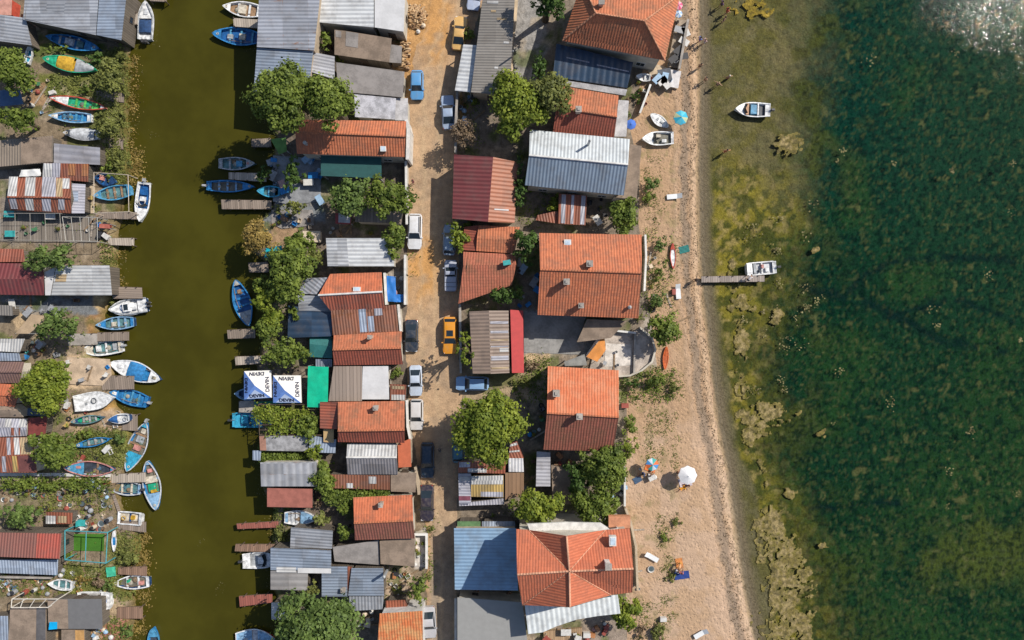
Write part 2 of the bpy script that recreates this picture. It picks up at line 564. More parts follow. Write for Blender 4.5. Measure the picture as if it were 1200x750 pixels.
# ---- beach
s2 = np.linspace(0, 1, 72)
xs1 = (shore(pyr) + 4 - 600) * S
X = bx[:, None] * (1 - s2) + xs1[:, None] * s2
Y = np.repeat(ys[:, None], len(s2), 1)
PX, PY = X / S + 600, 375 - Y / S
col = np.zeros(PX.shape + (3,)); col[:] = (0.44, 0.305, 0.208)
n1 = fbm(PX * .06, PY * .06, 61, 5)
col = lerpc(col, (0.40, 0.26, 0.15), sstep(.42, .62, n1) * .6)
upper = 1 - sstep(480, 520, PY)
col = lerpc(col, (0.37, 0.235, 0.135), upper * .65)
dsh = shore(PY) - PX
jit = (fbm(PX * .09, PY * .09, 71, 4) - .5) * 10
band = sstep(26, 22, dsh + jit) * sstep(13, 17, dsh + jit)
col = lerpc(col, (0.235, 0.175, 0.125), band * .85)
l2 = np.exp(-((dsh + jit - 30) / 2.6) ** 2)
col = lerpc(col, (0.52, 0.36, 0.25), l2 * .5)
light = np.exp(-((dsh + jit * .5 - 8) / 3.2) ** 2)
col = lerpc(col, (0.58, 0.42, 0.28), light * .45)
band2 = np.exp(-((dsh + jit - 32) / 3.0) ** 2) * upper
col = lerpc(col, (0.25, 0.17, 0.10), band2 * .5)
wet = sstep(4, -1, dsh + jit * .2)
col = lerpc(col, (0.185, 0.138, 0.092), wet)
spk = sstep(.66, .74, fbm(PX * .5, PY * .5, 81, 3)) * sstep(40, 10, dsh)
col = lerpc(col, (0.13, 0.09, 0.05), spk * .8)
gr = sstep(.60, .72, fbm(PX * .1, PY * .1, 83, 4)) * (1 - sstep(785, 805, PX)) * .5
col = lerpc(col, (0.20, 0.17, 0.07), gr)
smat = vcol_mat("beach sand", 1.2, 0.13, 6.0, 0.07, 2.2, 0.95, 0.06)
grid_sheet("beach", X, Y, height(PX, PY), col, smat)

# ---- seabed
s3 = np.concatenate([np.arange(0, 46, 0.26), np.array([48, 52, 60, 75, 110, 200, 380])])
X = xs1[:, None] + s3[None, :]
Y = np.repeat(ys[:, None], len(s3), 1)
PX, PY = X / S + 600, 375 - Y / S
off = PX - shore(PY)
deepx = curve([(-900, 945), (0, 945), (60, 950), (120, 940), (200, 925), (260, 915), (320, 905), (380, 895), (440, 880), (480, 905), (520, 885), (560, 895), (620, 925), (680, 950), (750, 960), (1900, 1100)])
jd = (fbm(PX * .02, PY * .02, 101, 5) - .5) * 90
weedn = fbm(PX * .05, PY * .05, 111, 6)
deep = sstep(-42, 50, PX - deepx(PY) + jd * .7 + (weedn - .5) * 50)
sandy = np.zeros(PX.shape + (3,)); sandy[:] = (0.128, 0.108, 0.058)
topm = 1 - sstep(170, 250, PY + (weedn - .5) * 80)
sandy = lerpc(sandy, (0.098, 0.086, 0.026), sstep(.45, .62, weedn) * .7)
weed = np.zeros_like(sandy); weed[:] = (0.200, 0.160, 0.028)
weed = lerpc(weed, (0.055, 0.060, 0.016), sstep(.42, .56, fbm(PX * .11, PY * .11, 121, 6)) * .9)
weed = lerpc(weed, (0.30, 0.22, 0.085), sstep(.56, .68, fbm(PX * .13, PY * .13, 131, 5)) * .8)
lim = 13 + (fbm(PX * .03, PY * .03, 141) - .5) * 10
bottomgap = sstep(520, 600, PY) * 14
wm = sstep(0, 7, off - lim - bottomgap) * (1 - topm * .85)
c0 = lerpc(sandy, (0.160, 0.122, 0.082), sstep(16, 5, off))
c0 = c0 * (1 - wm[..., None]) + weed * wm[..., None]
c0 = c0 * (0.98 + .2 * fbm(PX * .2, PY * .2, 5))[..., None]
dk = np.zeros_like(sandy); edge_w = np.exp(-((PX - deepx(PY) - 10) / 55) ** 2)
t = sstep(120, 600, PY + (fbm(PX * .006, PY * .006, 151) - .5) * 300)
dk[:] = (0.001, 0.032, 0.023)
dk = lerpc(dk, (0.001, 0.023, 0.011), t)
gn = fbm(PX * .012, PY * .012, 161, 5)
dk = lerpc(dk, (0.024, 0.066, 0.014), sstep(.46, .66, gn) * .5)
dk = lerpc(dk, (0.020, 0.052, 0.020), sstep(950, 1200, PX + PY * .25) * .45)
dk = lerpc(dk, (0.060, 0.066, 0.014), edge_w * sstep(.45, .62, weedn) * .8)
ol = np.exp(-(((PX - 1170) / 95) ** 2 + ((PY - 655) / 48) ** 2))
dk = lerpc(dk, (0.070, 0.085, 0.018), sstep(.2, .8, ol + (weedn - .5) * 1.1) * .75)
fine = fbm(PX * .30, PY * .30, 171, 4)
dk = lerpc(dk, (0.002, 0.011, 0.009), sstep(.50, .62, fine) * .7)
dk = lerpc(dk, (0.055, 0.070, 0.028), sstep(.58, .72, fbm(PX * .30, PY * .30, 181, 4)) * .7)
dk = lerpc(dk, (0.10, 0.10, 0.04), sstep(.74, .79, fbm(PX * .10, PY * .10, 187, 4)) * .7)
def seg_d(px, py, pts):
    d = np.full(px.shape, 1e9)
    for (x0, y0), (x1, y1) in zip(pts[:-1], pts[1:]):
        tt = np.clip(((px - x0) * (x1 - x0) + (py - y0) * (y1 - y0)) / ((x1 - x0) ** 2 + (y1 - y0) ** 2), 0, 1)
        d = np.minimum(d, np.hypot(px - x0 - tt * (x1 - x0), py - y0 - tt * (y1 - y0)))
    return d
wig = (fbm(PX * .05, PY * .05, 191, 3) - .5) * 10
for pts, wd in (([(948, 336), (985, 346), (1030, 358), (1068, 376), (1110, 400), (1200, 415)], 4.0), ([(1000, 340), (1020, 322), (1050, 304), (1110, 300), (1200, 303)], 3.0),
                ([(1085, 360), (1140, 352), (1200, 376)], 2.5), ([(950, 600), (990, 594), (1060, 592)], 3.0), ([(1040, 376), (1100, 352)], 2)):
    d = seg_d(PX + wig, PY + wig, pts) / 1.5
    dk = lerpc(dk, (0.003, 0.014, 0.014), np.exp(-(d / wd) ** 2) * .8 * sstep(.30, .52, fbm(PX * .08, PY * .08, 195, 4)))
col = c0 * (1 - deep[..., None]) + dk * deep[..., None]
zz = height(PX, PY) + (fbm(PX * .25, PY * .25, 201, 3) - .5) * .35 * sstep(5, 60, off)
bedm = vcol_mat("weedy seabed", 3.0, 0.27, 7.0, 0.14, 3.5)
bedm.node_tree.nodes["Principled BSDF"].inputs["Specular IOR Level"].default_value = 0.0
grid_sheet("seabed", X, Y, zz, col, bedm)


# ---- water
def water_mat(name, tint, depth_bump, rough, glass=True, base=None):
    t = NT(name)
    p = t.pos()
    n1 = t.noise(p, 0.55, 3, 0.5)
    n2 = t.noise(p, 2.6, 3, 0.6)
    n3 = t.noise(p, 9.0, 2, 0.6)
    h = t.m_('ADD', t.m_('MULTIPLY', n1, depth_bump[0]), t.m_('ADD', t.m_('MULTIPLY', n2, depth_bump[1]), t.m_('MULTIPLY', n3, depth_bump[2])))
    if glass:
        # wind ruffled patch of water at the top right
        vd = t.n("VectorMath", operation='DISTANCE'); t.l(p, vd.inputs[0]); vd.inputs[1].default_value = P(1150, 25, SEA_Z)
        pt = t.ramp(t.m_('ADD', vd.outputs["Value"], t.m_('MULTIPLY', t.noise(p, .16, 5, .65), 34.0)), 38.0, 8.0)
        h = t.m_('ADD', h, t.m_('MULTIPLY', t.m_('MULTIPLY', pt, t.noise(p, 8.0, 2, .5)), 0.017))
    bm_ = t.n("Bump"); bm_.inputs["Distance"].default_value = 1.0; t.l(h, bm_.inputs["Height"])
    if glass:
        tr = t.n("BsdfTransparent"); tr.inputs[0].default_value = (*tint, 1)
        gl = t.n("BsdfGlossy"); gl.inputs["Roughness"].default_value = rough
        t.l(bm_.outputs[0], gl.inputs["Normal"])
        fr = t.n("Fresnel"); fr.inputs[0].default_value = 1.19; t.l(bm_.outputs[0], fr.inputs["Normal"])
        mx = t.n("MixShader"); t.l(fr.outputs[0], mx.inputs[0]); t.l(tr.outputs[0], mx.inputs[1]); t.l(gl.outputs[0], mx.inputs[2])
        t.l(mx.outputs[0], t.t.nodes["Material Output"].inputs[0])
    else:
        n4 = t.noise(p, 0.12, 4, 0.6)
        t.l(t.mix(t.ramp(n4, .35, .65), sc_(base, 0.85), sc_(base, 1.15)), t.b.inputs["Base Color"])
        t.b.inputs["Roughness"].default_value = rough
        t.b.inputs["IOR"].default_value = 1.2
        t.l(bm_.outputs[0], t.b.inputs["Normal"])
    return t.m


sea_m = water_mat("clear sea water", (0.93, 0.97, 0.96), (0.012, 0.010, 0.0065), 0.045)
X = np.array([[-0.2, 0.33, 0.67, 1.0]] * ny)
xl = (shore(pyr) - 6 - 600) * S
X = xl[:, None] * (1 - X) + 400 * X
Y = np.repeat(ys[:, None], 4, 1)
X[:, 0] = xl
grid_sheet("sea", X, Y, np.full_like(X, SEA_Z), None, sea_m, smooth=False)
can_m = water_mat("murky canal water", None, (0.012, 0.004, 0.002), 0.12, False, (0.052, 0.047, 0.0062))
X = np.stack([(cw(pyr) - 14 - 600) * S, (cw(pyr) * .5 + ce(pyr) * .5 - 600) * S, (ce(pyr) + 12 - 600) * S], 1)
Y = np.repeat(ys[:, None], 3, 1)
grid_sheet("canal_water", X, Y, np.full_like(X, CANAL_Z), None, can_m, smooth=False)

# ---- road
rl = curve([(-1200, 480), (-40, 505), (30, 503), (60, 486), (110, 481), (150, 480), (250, 477), (300, 477), (420, 476), (500, 482), (560, 492), (620, 500), (750, 500), (1900, 500)])
rr = curve([(-1200, 545), (0, 566), (60, 548), (110, 540), (180, 534), (300, 538), (430, 538), (450, 546), (470, 540), (540, 538), (620, 534), (760, 536), (1900, 536)])
s4 = np.linspace(0, 1, 30)
jl = (fbm(pyr * .15, pyr * 0, 211, 3) - .5) * 5; jr = (fbm(pyr * .15, pyr * 0 + 9, 213, 3) - .5) * 5
xa = (rl(pyr) + jl - 600) * S; xb = (rr(pyr) + jr - 600) * S
X = xa[:, None] * (1 - s4) + xb[:, None] * s4
Y = np.repeat(ys[:, None], len(s4), 1)
PX, PY = X / S + 600, 375 - Y / S
col = np.zeros(PX.shape + (3,)); col[:] = (0.41, 0.275, 0.165)
orange = np.exp(-(((PX - 495) / 22) ** 2 + ((PY - 315) / 42) ** 2)) + np.exp(-(((PX - 510) / 22) ** 2 + ((PY - 20) / 60) ** 2)) + .6 * np.exp(-(((PX - 498) / 8) ** 2 + ((PY - 650) / 50) ** 2))
nz = fbm(PX * .07, PY * .07, 221, 5)
col = lerpc(col, (0.50, 0.26, 0.085), sstep(.15, .7, orange + (nz - .5)) * .9)
col = lerpc(col, (0.30, 0.22, 0.15), sstep(.5, .7, nz) * .6)
low = sstep(560, 680, PY) * sstep(500, 508, PX)
col = lerpc(col, (0.25, 0.205, 0.16), low * .8)
tr1 = np.exp(-((PX - (rl(PY) + 17 + (nz - .5) * 10)) / 2.2) ** 2) + np.exp(-((PX - (rl(PY) + 33 + (nz - .5) * 10)) / 2.2) ** 2)
col = lerpc(col, (0.52, 0.38, 0.23), tr1 * .35)
col = col * (.85 + .3 * fbm(PX * .3, PY * .3, 231, 3))[..., None]
rmat = vcol_mat("dirt road surface", 1.0, 0.2, 8.0, 0.06, 4.0)
edge = np.minimum(s4, 1 - s4)[None, :]
grid_sheet("road", X, Y, height(PX, PY) + 0.004 + sstep(0, .08, edge) * 0.03, col, rmat)


# ================================================================== VEGETATION
def leaf_mesh(name, pts, nrm, size, mat, tint, base):
    """many small bent leaf faces; arrays of centres, normals, sizes"""
    n = len(pts)
    rng = np.random.default_rng(len(pts))
    a = rng.normal(size=(n, 3))
    u = np.cross(nrm, a); u /= np.linalg.norm(u, axis=1)[:, None] + 1e-9
    v = np.cross(nrm, u)
    s = size[:, None]
    asp = rng.uniform(.55, .95, size=(n, 1))
    p0 = pts - u * s * .5; p1 = pts + v * s * .5 * asp - nrm * s * .12; p2 = pts + u * s * .5; p3 = pts - v * s * .5 * asp - nrm * s * .12
    co = np.stack([p0, p1, p2, p3], 1).reshape(-1, 3) - np.array(base)
    me = bpy.data.meshes.new(name)
    me.vertices.add(4 * n); me.vertices.foreach_set("co", co.astype(np.float32).ravel())
    me.loops.add(4 * n); me.loops.foreach_set("vertex_index", np.arange(4 * n, dtype=np.int32))
    me.polygons.add(n); me.polygons.foreach_set("loop_start", (np.arange(n) * 4).astype(np.int32))
    me.update(calc_edges=True)
    at = me.attributes.new("tint", 'FLOAT', 'POINT')
    at.data.foreach_set("value", np.repeat(tint, 4).astype(np.float32))
    me.materials.append(mat)
    o = bpy.data.objects.new(name, me); C.objects.link(o)
    return o


LEAF = dict(
    green=leafmat((0.062, 0.113, 0.019), (0.231, 0.291, 0.050)),
    bright=leafmat((0.083, 0.149, 0.016), (0.291, 0.338, 0.043)),
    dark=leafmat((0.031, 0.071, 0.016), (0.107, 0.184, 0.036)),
    olive=leafmat((0.095, 0.119, 0.031), (0.261, 0.279, 0.071)),
    yellow=leafmat((0.21, 0.150, 0.040), (0.46, 0.33, 0.10)),
    dry=leafmat((0.18, 0.12, 0.075), (0.34, 0.25, 0.16)),
    mid=leafmat((0.067, 0.116, 0.031), (0.190, 0.274, 0.066)),
)


def crown_points(c, rx, ry, rz, rng, dens=1.0, leaf=0.36, lobes=None):
    pts = []; nr = []; tn = []
    L = lobes or int(20 + 6 * rx * ry)
    cs = []
    ph = rng.uniform(0, 2 * PI, 3)
    for i in range(L):
        a = rng.uniform(0, 2 * PI); q = math.sqrt(rng.uniform(0, 1))
        out = .97 + .14 * math.sin(2 * a + ph[2]) + .15 * math.sin(3 * a + ph[0]) + .12 * math.sin(5 * a + ph[1]) + .07 * math.sin(9 * a + ph[2])
        r = (rng.uniform(.11, .30) if q > .6 else rng.uniform(.18, .34)) * min(rx, ry)
        k = min(q * out, 1.22) * .86
        zz = rz * math.sqrt(max(0, 1 - min(1, q * .95) ** 2)) * rng.uniform(.35, .95) - rng.uniform(0, .35) * rz * q
        ec = np.array([math.cos(a) * rx * k, math.sin(a) * ry * k, zz])
        cs.append((ec, r, rng.uniform(0, 1) ** 1.3))
    cs.append((np.array([0, 0, -.1 * rz]), min(rx, ry) * .45, .1))
    tot = sum(4 * PI * r * r for _, r, _ in cs)
    for ec, r, tv in cs:
        n = int(4 * PI * r * r * .62 / (leaf * leaf * .45) * 1.05 * dens)
        d = rng.normal(size=(n, 3)); d[:, 2] = np.where(d[:, 2] < -.3, -d[:, 2], d[:, 2])
        d /= np.linalg.norm(d, axis=1)[:, None]
        rad = r * rng.uniform(.62, 1.18, size=(n, 1))
        rad += r * .55 * (rng.random((n, 1)) > .93)
        pts.append(ec + d * rad * np.array([1, 1, .85]))
        nn = d + rng.normal(size=(n, 3)) * .38 + np.array([0, 0, .25])
        nr.append(nn / np.linalg.norm(nn, axis=1)[:, None])
        tn.append(np.clip(tv * .65 + rng.random(n) * .35, 0, 1))
    return np.concatenate(pts) + c, np.concatenate(nr), np.concatenate(tn), cs


def tree(px, py, r, h, kind, label, ry=None, group=None, name='broadleaf_tree', dens=1.0, leaf=0.36, cat='tree'):
    rng = np.random.default_rng(int(px * 31 + py * 17))
    zc = h * .68
    ry = ry or r
    k = S * (H - zc) / H
    c = P(px, py, zc)
    rx_, ry_ = r * k * 1.0, ry * k * 1.0
    rz = min(max(h * .32, .5), max(rx_, ry_) * .85)
    gz = hz(c.x / S + 600, 375 - c.y / S)
    base = Vector((c.x, c.y, gz))
    pts, nr, tn, cs = crown_points(np.array(c), rx_, ry_, rz, rng, dens, leaf)
    root = thing(name, label, cat, base, group)
    cr = leaf_mesh('crown', pts, nr, rng.uniform(.7, 1.3, len(pts)) * leaf, LEAF[kind], tn, base)
    cr.parent = root
    m = MB()
    tr = max(.09, .045 * h)
    m.tube([base + Vector((0, 0, -.1)), base + Vector((.05, .03, h * .25)), base + Vector((.1, 0, h * .5))], [tr * 1.25, tr, tr * .75], 8)
    big = sorted(cs, key=lambda q: -q[1])[:7]
    for ec, rr_, _ in big:
        e = Vector(c) + Vector(ec)
        a = base + Vector((.08, 0, h * random.uniform(.3, .48)))
        mid = a.lerp(e, .5) + Vector((0, 0, .1 * h))
        m.tube([a, mid, e], [tr * .55, tr * .35, tr * .12], 5)
    m.build('trunk', BARK, root)
    return root


def shrub(px, py, r, h, kind, label, ry=None, group=None, name='shrub', leaf=.26, dens=1.0):
    rng = np.random.default_rng(int(px * 13 + py * 7))
    ry = ry or r
    zc = h * .45
    k = S * (H - zc) / H
    c = P(px, py, zc)
    gz = hz(c.x / S + 600, 375 - c.y / S)
    c = Vector((c.x, c.y, c.z + gz))
    base = Vector((c.x, c.y, gz))
    pts, nr, tn, cs = crown_points(np.array(c), r * k, ry * k, h * .55, rng, dens, leaf, lobes=int(8 + r * .5))
    root = thing(name, label, 'shrub', base, group)
    leaf_mesh('foliage', pts, nr, rng.uniform(.7, 1.3, len(pts)) * leaf, LEAF[kind], tn, base).parent = root
    m = MB()
    for ec, rr_, _ in cs[:6]:
        m.tube([base + Vector((0, 0, -.05)), base + Vector((ec[0] * .4, ec[1] * .4, h * .25)), Vector(c) + Vector(ec)], [.05, .035, .015], 5)
    m.build('stem', BARK, root)
    return root


def weeds(name, regs, mat, label=None, leaf=.22, zf=None, seed=5, kind='stuff', zs=(.02, .3)):
    """ground cover scattered over pixel rectangles: (x0,y0,x1,y1,count)"""
    rng = np.random.default_rng(seed)
    P_, N_, T_ = [], [], []
    for x0, y0, x1, y1, n in regs:
        nc = max(1, n // 14)
        cx = rng.uniform(x0, x1, nc); cy = rng.uniform(y0, y1, nc)
        id_ = rng.integers(0, nc, n)
        sp = rng.uniform(1.0, 5.0, nc)
        px = cx[id_] + rng.normal(size=n) * sp[id_]; py = cy[id_] + rng.normal(size=n) * sp[id_]
        x = (px - 600) * S; y = (375 - py) * S
        z = (height(px, py) if zf is None else np.full(n, zf)) + rng.uniform(zs[0], zs[1], n)
        P_.append(np.stack([x, y, z], 1))
        nn = rng.normal(size=(n, 3)) * .5 + np.array([0, 0, 1])
        N_.append(nn / np.linalg.norm(nn, axis=1)[:, None]); T_.append(rng.random(nc)[id_] * .7 + rng.random(n) * .3)
    pts = np.concatenate(P_)
    o = leaf_mesh(name, pts, np.concatenate(N_), rng.uniform(.6, 1.3, len(pts)) * leaf, mat, np.concatenate(T_), (0, 0, 0))
    o['kind'] = kind
    if label: o['label'] = label
    return o


# ================================================================== BUILDINGS
def plane_eq(pts):
    p0, p1, p2 = Vector(pts[0]), Vector(pts[1]), Vector(pts[2])
    n = (p1 - p0).cross(p2 - p0)
    if len(pts) > 3 and n.length < 1e-4: n = (p2 - p0).cross(Vector(pts[3]) - p0)
    n.normalize()
    if n.z < 0: n = -n
    return n, n.dot(p0)


def slab(m, pts, th, run=None):
    """roof plane with thickness; uv u across the ribs, v down the slope"""
    n, d = plane_eq(pts)
    if run is None:
        dn = Vector((0, 0, -1)) - n * n.dot(Vector((0, 0, -1)))
        if dn.length < .02: dn = Vector((0, -1, 0))
    elif run == 'x':
        dn = (Vector(pts[1]) - Vector(pts[0]))
    else:
        dn = (Vector(pts[-1]) - Vector(pts[0]))
    dn.normalize(); ud = n.cross(dn).normalized()
    pts = [Vector(p) for p in pts]
    ar = sum((pts[i].x * pts[(i + 1) % len(pts)].y - pts[(i + 1) % len(pts)].x * pts[i].y) for i in range(len(pts)))
    if ar < 0: pts = pts[::-1]
    k = len(pts)
    low = [p - Vector((0, 0, th)) for p in pts]
    uv = [(p.dot(ud), p.dot(dn)) for p in pts]
    if k == 4 and abs((Vector(pts[3]) - Vector(pts[0])).dot(n)) + abs((Vector(pts[2]) - Vector(pts[0])).dot(n)) > .02:
        m.add(pts, [[0, 1, 2], [0, 2, 3]], [[uv[0], uv[1], uv[2]], [uv[0], uv[2], uv[3]]])
    else:
        m.add(pts, [list(range(k))], [uv])
    m.add(low, [list(range(k))[::-1]], [uv[::-1]])
    for i in range(k):
        j = (i + 1) % k
        m.add([pts[i], low[i], low[j], pts[j]], [[0, 1, 2, 3]], [[uv[i], uv[i], uv[j], uv[j]]])
    return n, d


LM = []   # landmarks for the labels of the small things: (px, py, phrase)


LOWER = [1.0]
def building(name, label, cat, outline, planes, mat, wall=PLASTER, inset=.35, th=.10, ridges=(), ridgemat=None, run=None, windows=1,
             wz=0.0, chimneys=(), sky=(), lm=None, group=None, sheets=(), mats=None, overhang_walls=True, vents=(), open_sides=False, slope_skip=()):
    """outline: [(px,py,z)] round the roof; planes: index lists"""
    outline = [(p[0], p[1], p[2] * LOWER[0]) for p in outline]
    W = [P(*p) for p in outline]
    cx = sum(p.x for p in W) / len(W); cy = sum(p.y for p in W) / len(W)
    gz = hz(cx / S + 600, 375 - cy / S) if wz == 0.0 else wz
    base = Vector((cx, cy, max(gz, -.6) if wz == 0 else wz))
    root = thing(name, label, cat, base, group)
    eqs = []
    mb = MB()
    roofs = []
    first = None
    for i, pl in enumerate(planes):
        m = mb if not (mats and mats.get(i)) else MB()
        pts = [W[j] for j in pl]
        r_ = run[i] if isinstance(run, (list, tuple)) else run
        eqs.append((slab(m, pts, th, r_), pl))
        if m is not mb: roofs.append((m, mats[i]))
    roof = None
    if mb.v:
        roof = mb.build('roof', mat, root)
    for m, mm in roofs:
        o = m.build('roof', mm, root)
        roof = roof or o
    # walls
    def topz(x, y, i):
        for (n, d), pl in eqs:
            if i in pl: return (d - n.x * x - n.y * y) / n.z - th + .004
        return W[i].z - th
    n_ = len(W)
    ins = []
    for i, p in enumerate(W):
        v = Vector((cx - p.x, cy - p.y, 0)); L = v.length
        q = p + v * (inset * 1.4 / L) if L > .1 else p
        ins.append(Vector((q.x, q.y, topz(q.x, q.y, i))))
    zb = base.z - .15
    if open_sides:
        for i in range(n_):
            if i in slope_skip: continue
            pm = MB(); q = ins[i]
            pm.box((q.x, q.y, (q.z + zb) / 2), (.12, .12, q.z - zb))
            pm.build('post', DARKWOOD if open_sides == 1 else GREYM, root)
    else:
        wm = MB()
        for i in range(n_):
            j = (i + 1) % n_
            a, b = ins[i], ins[j]
            L = Vector((b.x - a.x, b.y - a.y, 0)).length
            wm.add([(a.x, a.y, zb), (b.x, b.y, zb), b, a], [[0, 1, 2, 3]], [[(0, zb), (L, zb), (L, b.z), (0, a.z)]])
        wm.build('wall', wall, root)
        if windows:
            ar = sum(ins[i].x * ins[(i + 1) % n_].y - ins[(i + 1) % n_].x * ins[i].y for i in range(n_))
            sg = 1 if ar > 0 else -1
            door_done = False
            for i in range(n_):
                a, b = ins[i], ins[(i + 1) % n_]
                e = Vector((b.x - a.x, b.y - a.y, 0)); L = e.length
                if L < 2.6: continue
                e.normalize(); nn = Vector((e.y, -e.x, 0)) * sg
                rz = math.atan2(e.y, e.x)
                hh = min(a.z, b.z) - base.z
                st = max(1, int(hh // 2.7)); fm = WHITE if windows == 2 else DARKWOOD; ws = 1.0 if windows == 2 else .7
                cnt = max(1, min(3, int(L // 3.2)))
                if windows == 1: cnt = min(cnt, 2); 
                for s_ in range(st):
                    zc = base.z + 1.45 + s_ * 2.75
                    if zc + .6 > min(a.z, b.z): continue
                    if windows == 1 and (i + int(abs(cx) * 3)) % 3 == 0: continue
                    for q in range(cnt if windows == 2 else 1):
                        t = (q + .5) / cnt
                        c = Vector((a.x + (b.x - a.x) * t, a.y + (b.y - a.y) * t, zc))
                        if s_ == 0 and not door_done and q == cnt // 2 and i % 2 == 0:
                            door_done = True
                            d = MB(); c2 = c + nn * .03; d.box((c2.x, c2.y, base.z + 1.0), (.95, .08, 2.0), rz)
                            do = d.build('door', DARKWOOD, root)
                            k_ = MB(); c3 = c + nn * .1 + e * .33; k_.box((c3.x, c3.y, base.z + 1.0), (.12, .06, .04), rz); k_.build('handle', CHROME, do)
                            continue
                        f = MB(); c2 = c + nn * .02
                        for dx, dz, ww, hh_ in ((0, .54, 1.16, .06), (0, -.54, 1.16, .06), (-.54, 0, .06, 1.02), (.54, 0, .06, 1.02), (0, 0, .04, 1.02)):
                            cc = c2 + e * dx * ws; f.box((cc.x, cc.y, zc + dz * ws), (ww * ws, .1, hh_ * ws), rz)
                        fo = f.build('window', fm, root)
                        g = MB(); c4 = c + nn * .015; g.box((c4.x, c4.y, zc), (1.04 * ws, .06, 1.04 * ws), rz); g.build('pane', GLASS, fo)
    if ridges:
        rm = MB()
        for a, b in ridges:
            A_, B_ = W[a], W[b]
            rm.tube([A_ + Vector((0, 0, .03)), B_ + Vector((0, 0, .03))], .13, 6)
        rm.build('ridge_cap', ridgemat or mat, roof)
    def roof_z(x, y):
        zs = []
        for (n, d), pl in eqs:
            poly = [W[j] for j in pl]
            inside = False; m = len(poly)
            for i in range(m):
                a, b = poly[i], poly[(i + 1) % m]
                if (a.y > y) != (b.y > y) and x < (b.x - a.x) * (y - a.y) / (b.y - a.y) + a.x: inside = not inside
            if inside: zs.append((d - n.x * x - n.y * y) / n.z)
        return max(zs) if zs else W[0].z
    for cpx, cpy, wd, hh in chimneys:
        wd = wd * .82 if wd > .35 else wd
        z0 = W[0].z + .5
        q = P(cpx, cpy, z0 + hh)
        z0 = roof_z(q.x, q.y); q = P(cpx, cpy, z0 + hh); z0 = roof_z(q.x, q.y)
        m = MB(); m.box((q.x, q.y, z0 + hh / 2 - .25), (wd, wd, hh + .5))
        ch = m.build('chimney', CHIM if wd > .35 else GREYM, roof)
        m = MB()
        if wd > .35:
            m.box((q.x, q.y, z0 + hh + .05), (wd + .16, wd + .16, .1)); m.box((q.x, q.y, z0 + hh + .16), (wd * .55, wd * .55, .12))
        else:
            m.lathe((q.x, q.y, z0 + hh), [(wd * .6, 0), (wd * .8, .05), (.02, .22)], 8)
        m.build('cap', CONC if wd > .35 else GREYM, ch)
    for spx, spy, wd, hh in sky:
        q = P(spx, spy, W[0].z + .6); z0 = roof_z(q.x, q.y)
        m = MB(); m.box((q.x, q.y, z0 + .06), (wd, hh, .22)); fr = m.build('skylight', WHITE, roof)
        m = MB(); m.box((q.x, q.y, z0 + .17), (wd * .7, hh * .7, .03)); m.build('pane', plain((.45, .55, .65), .15), fr)
    for (s0, s1, t0, t1, pi, mt) in sheets:
        pl = planes[pi]; A_, B_, C_, D_ = [W[j] for j in pl]
        def bl(s, t): return (A_ * (1 - s) + B_ * s) * (1 - t) + (D_ * (1 - s) + C_ * s) * t + Vector((0, 0, .035 + .012 * random.random()))
        m = MB(); slab(m, [bl(s0, t0), bl(s1, t0), bl(s1, t1), bl(s0, t1)], .02, run)
        m.build('roof_sheet', mt, root)
    if lm:
        tp = toppx(Vector((cx, cy, W[0].z)))
        LM.append((tp[0], tp[1], lm))
    root['_z'] = 0
    del root['_z']
    return root


def gable(label, q, ridge, he, hr, mat, v=False, cat='house', name='tiled_house', **k):
    A, B, C_, D = q; (x0, y0), (x1, y1) = ridge
    if not v:
        ol = [(*A, he), (*B, he), (x1, y1, hr), (*C_, he), (*D, he), (x0, y0, hr)]
        pl = [[0, 1, 2, 5], [5, 2, 3, 4]]; rd = [(5, 2)]
    else:
        ol = [(*A, he), (x0, y0, hr), (*B, he), (*C_, he), (x1, y1, hr), (*D, he)]
        pl = [[0, 1, 4, 5], [1, 2, 3, 4]]; rd = [(1, 4)]
    k.setdefault('ridges', rd)
    return building(name, label, cat, ol, pl, mat, **k)


def shed(label, q, h, mat, drop='S', dz=.5, cat='shed', name='metal_roofed_shed', **k):
    z = {'S': (1, 1, 0, 0), 'N': (0, 0, 1, 1), 'E': (1, 0, 0, 1), 'W': (0, 1, 1, 0)}[drop]
    ol = [(*p, h + dz * zz) for p, zz in zip(q, z)]
    k.setdefault('wall', SHEDWALL); k.setdefault('inset', .2); k.setdefault('th', .06)
    return building(name, label, cat, ol, [[0, 1, 2, 3]], mat, **k)


def quad(x0, y0, x1, y1): return [(x0, y0), (x1, y0), (x1, y1), (x0, y1)]


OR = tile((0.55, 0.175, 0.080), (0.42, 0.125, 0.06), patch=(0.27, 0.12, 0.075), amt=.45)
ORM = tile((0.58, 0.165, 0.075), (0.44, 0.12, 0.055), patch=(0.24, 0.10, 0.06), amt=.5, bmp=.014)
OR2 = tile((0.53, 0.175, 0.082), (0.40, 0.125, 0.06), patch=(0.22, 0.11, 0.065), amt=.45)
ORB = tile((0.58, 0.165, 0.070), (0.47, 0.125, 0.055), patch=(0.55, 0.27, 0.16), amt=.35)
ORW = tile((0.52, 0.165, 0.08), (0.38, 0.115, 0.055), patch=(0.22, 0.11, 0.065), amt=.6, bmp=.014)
REDT_SHADE = tile((0.30, 0.075, 0.045), (0.23, 0.06, 0.04), patch=(0.16, 0.06, 0.04), amt=.3)  # red tiled wing; on orange gables, the lower slope's shade put into the colour
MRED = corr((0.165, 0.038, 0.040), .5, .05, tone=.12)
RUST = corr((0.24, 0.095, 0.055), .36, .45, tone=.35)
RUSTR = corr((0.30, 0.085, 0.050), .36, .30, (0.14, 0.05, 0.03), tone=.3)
GREY = corr((0.30, 0.32, 0.36), .40, .10)
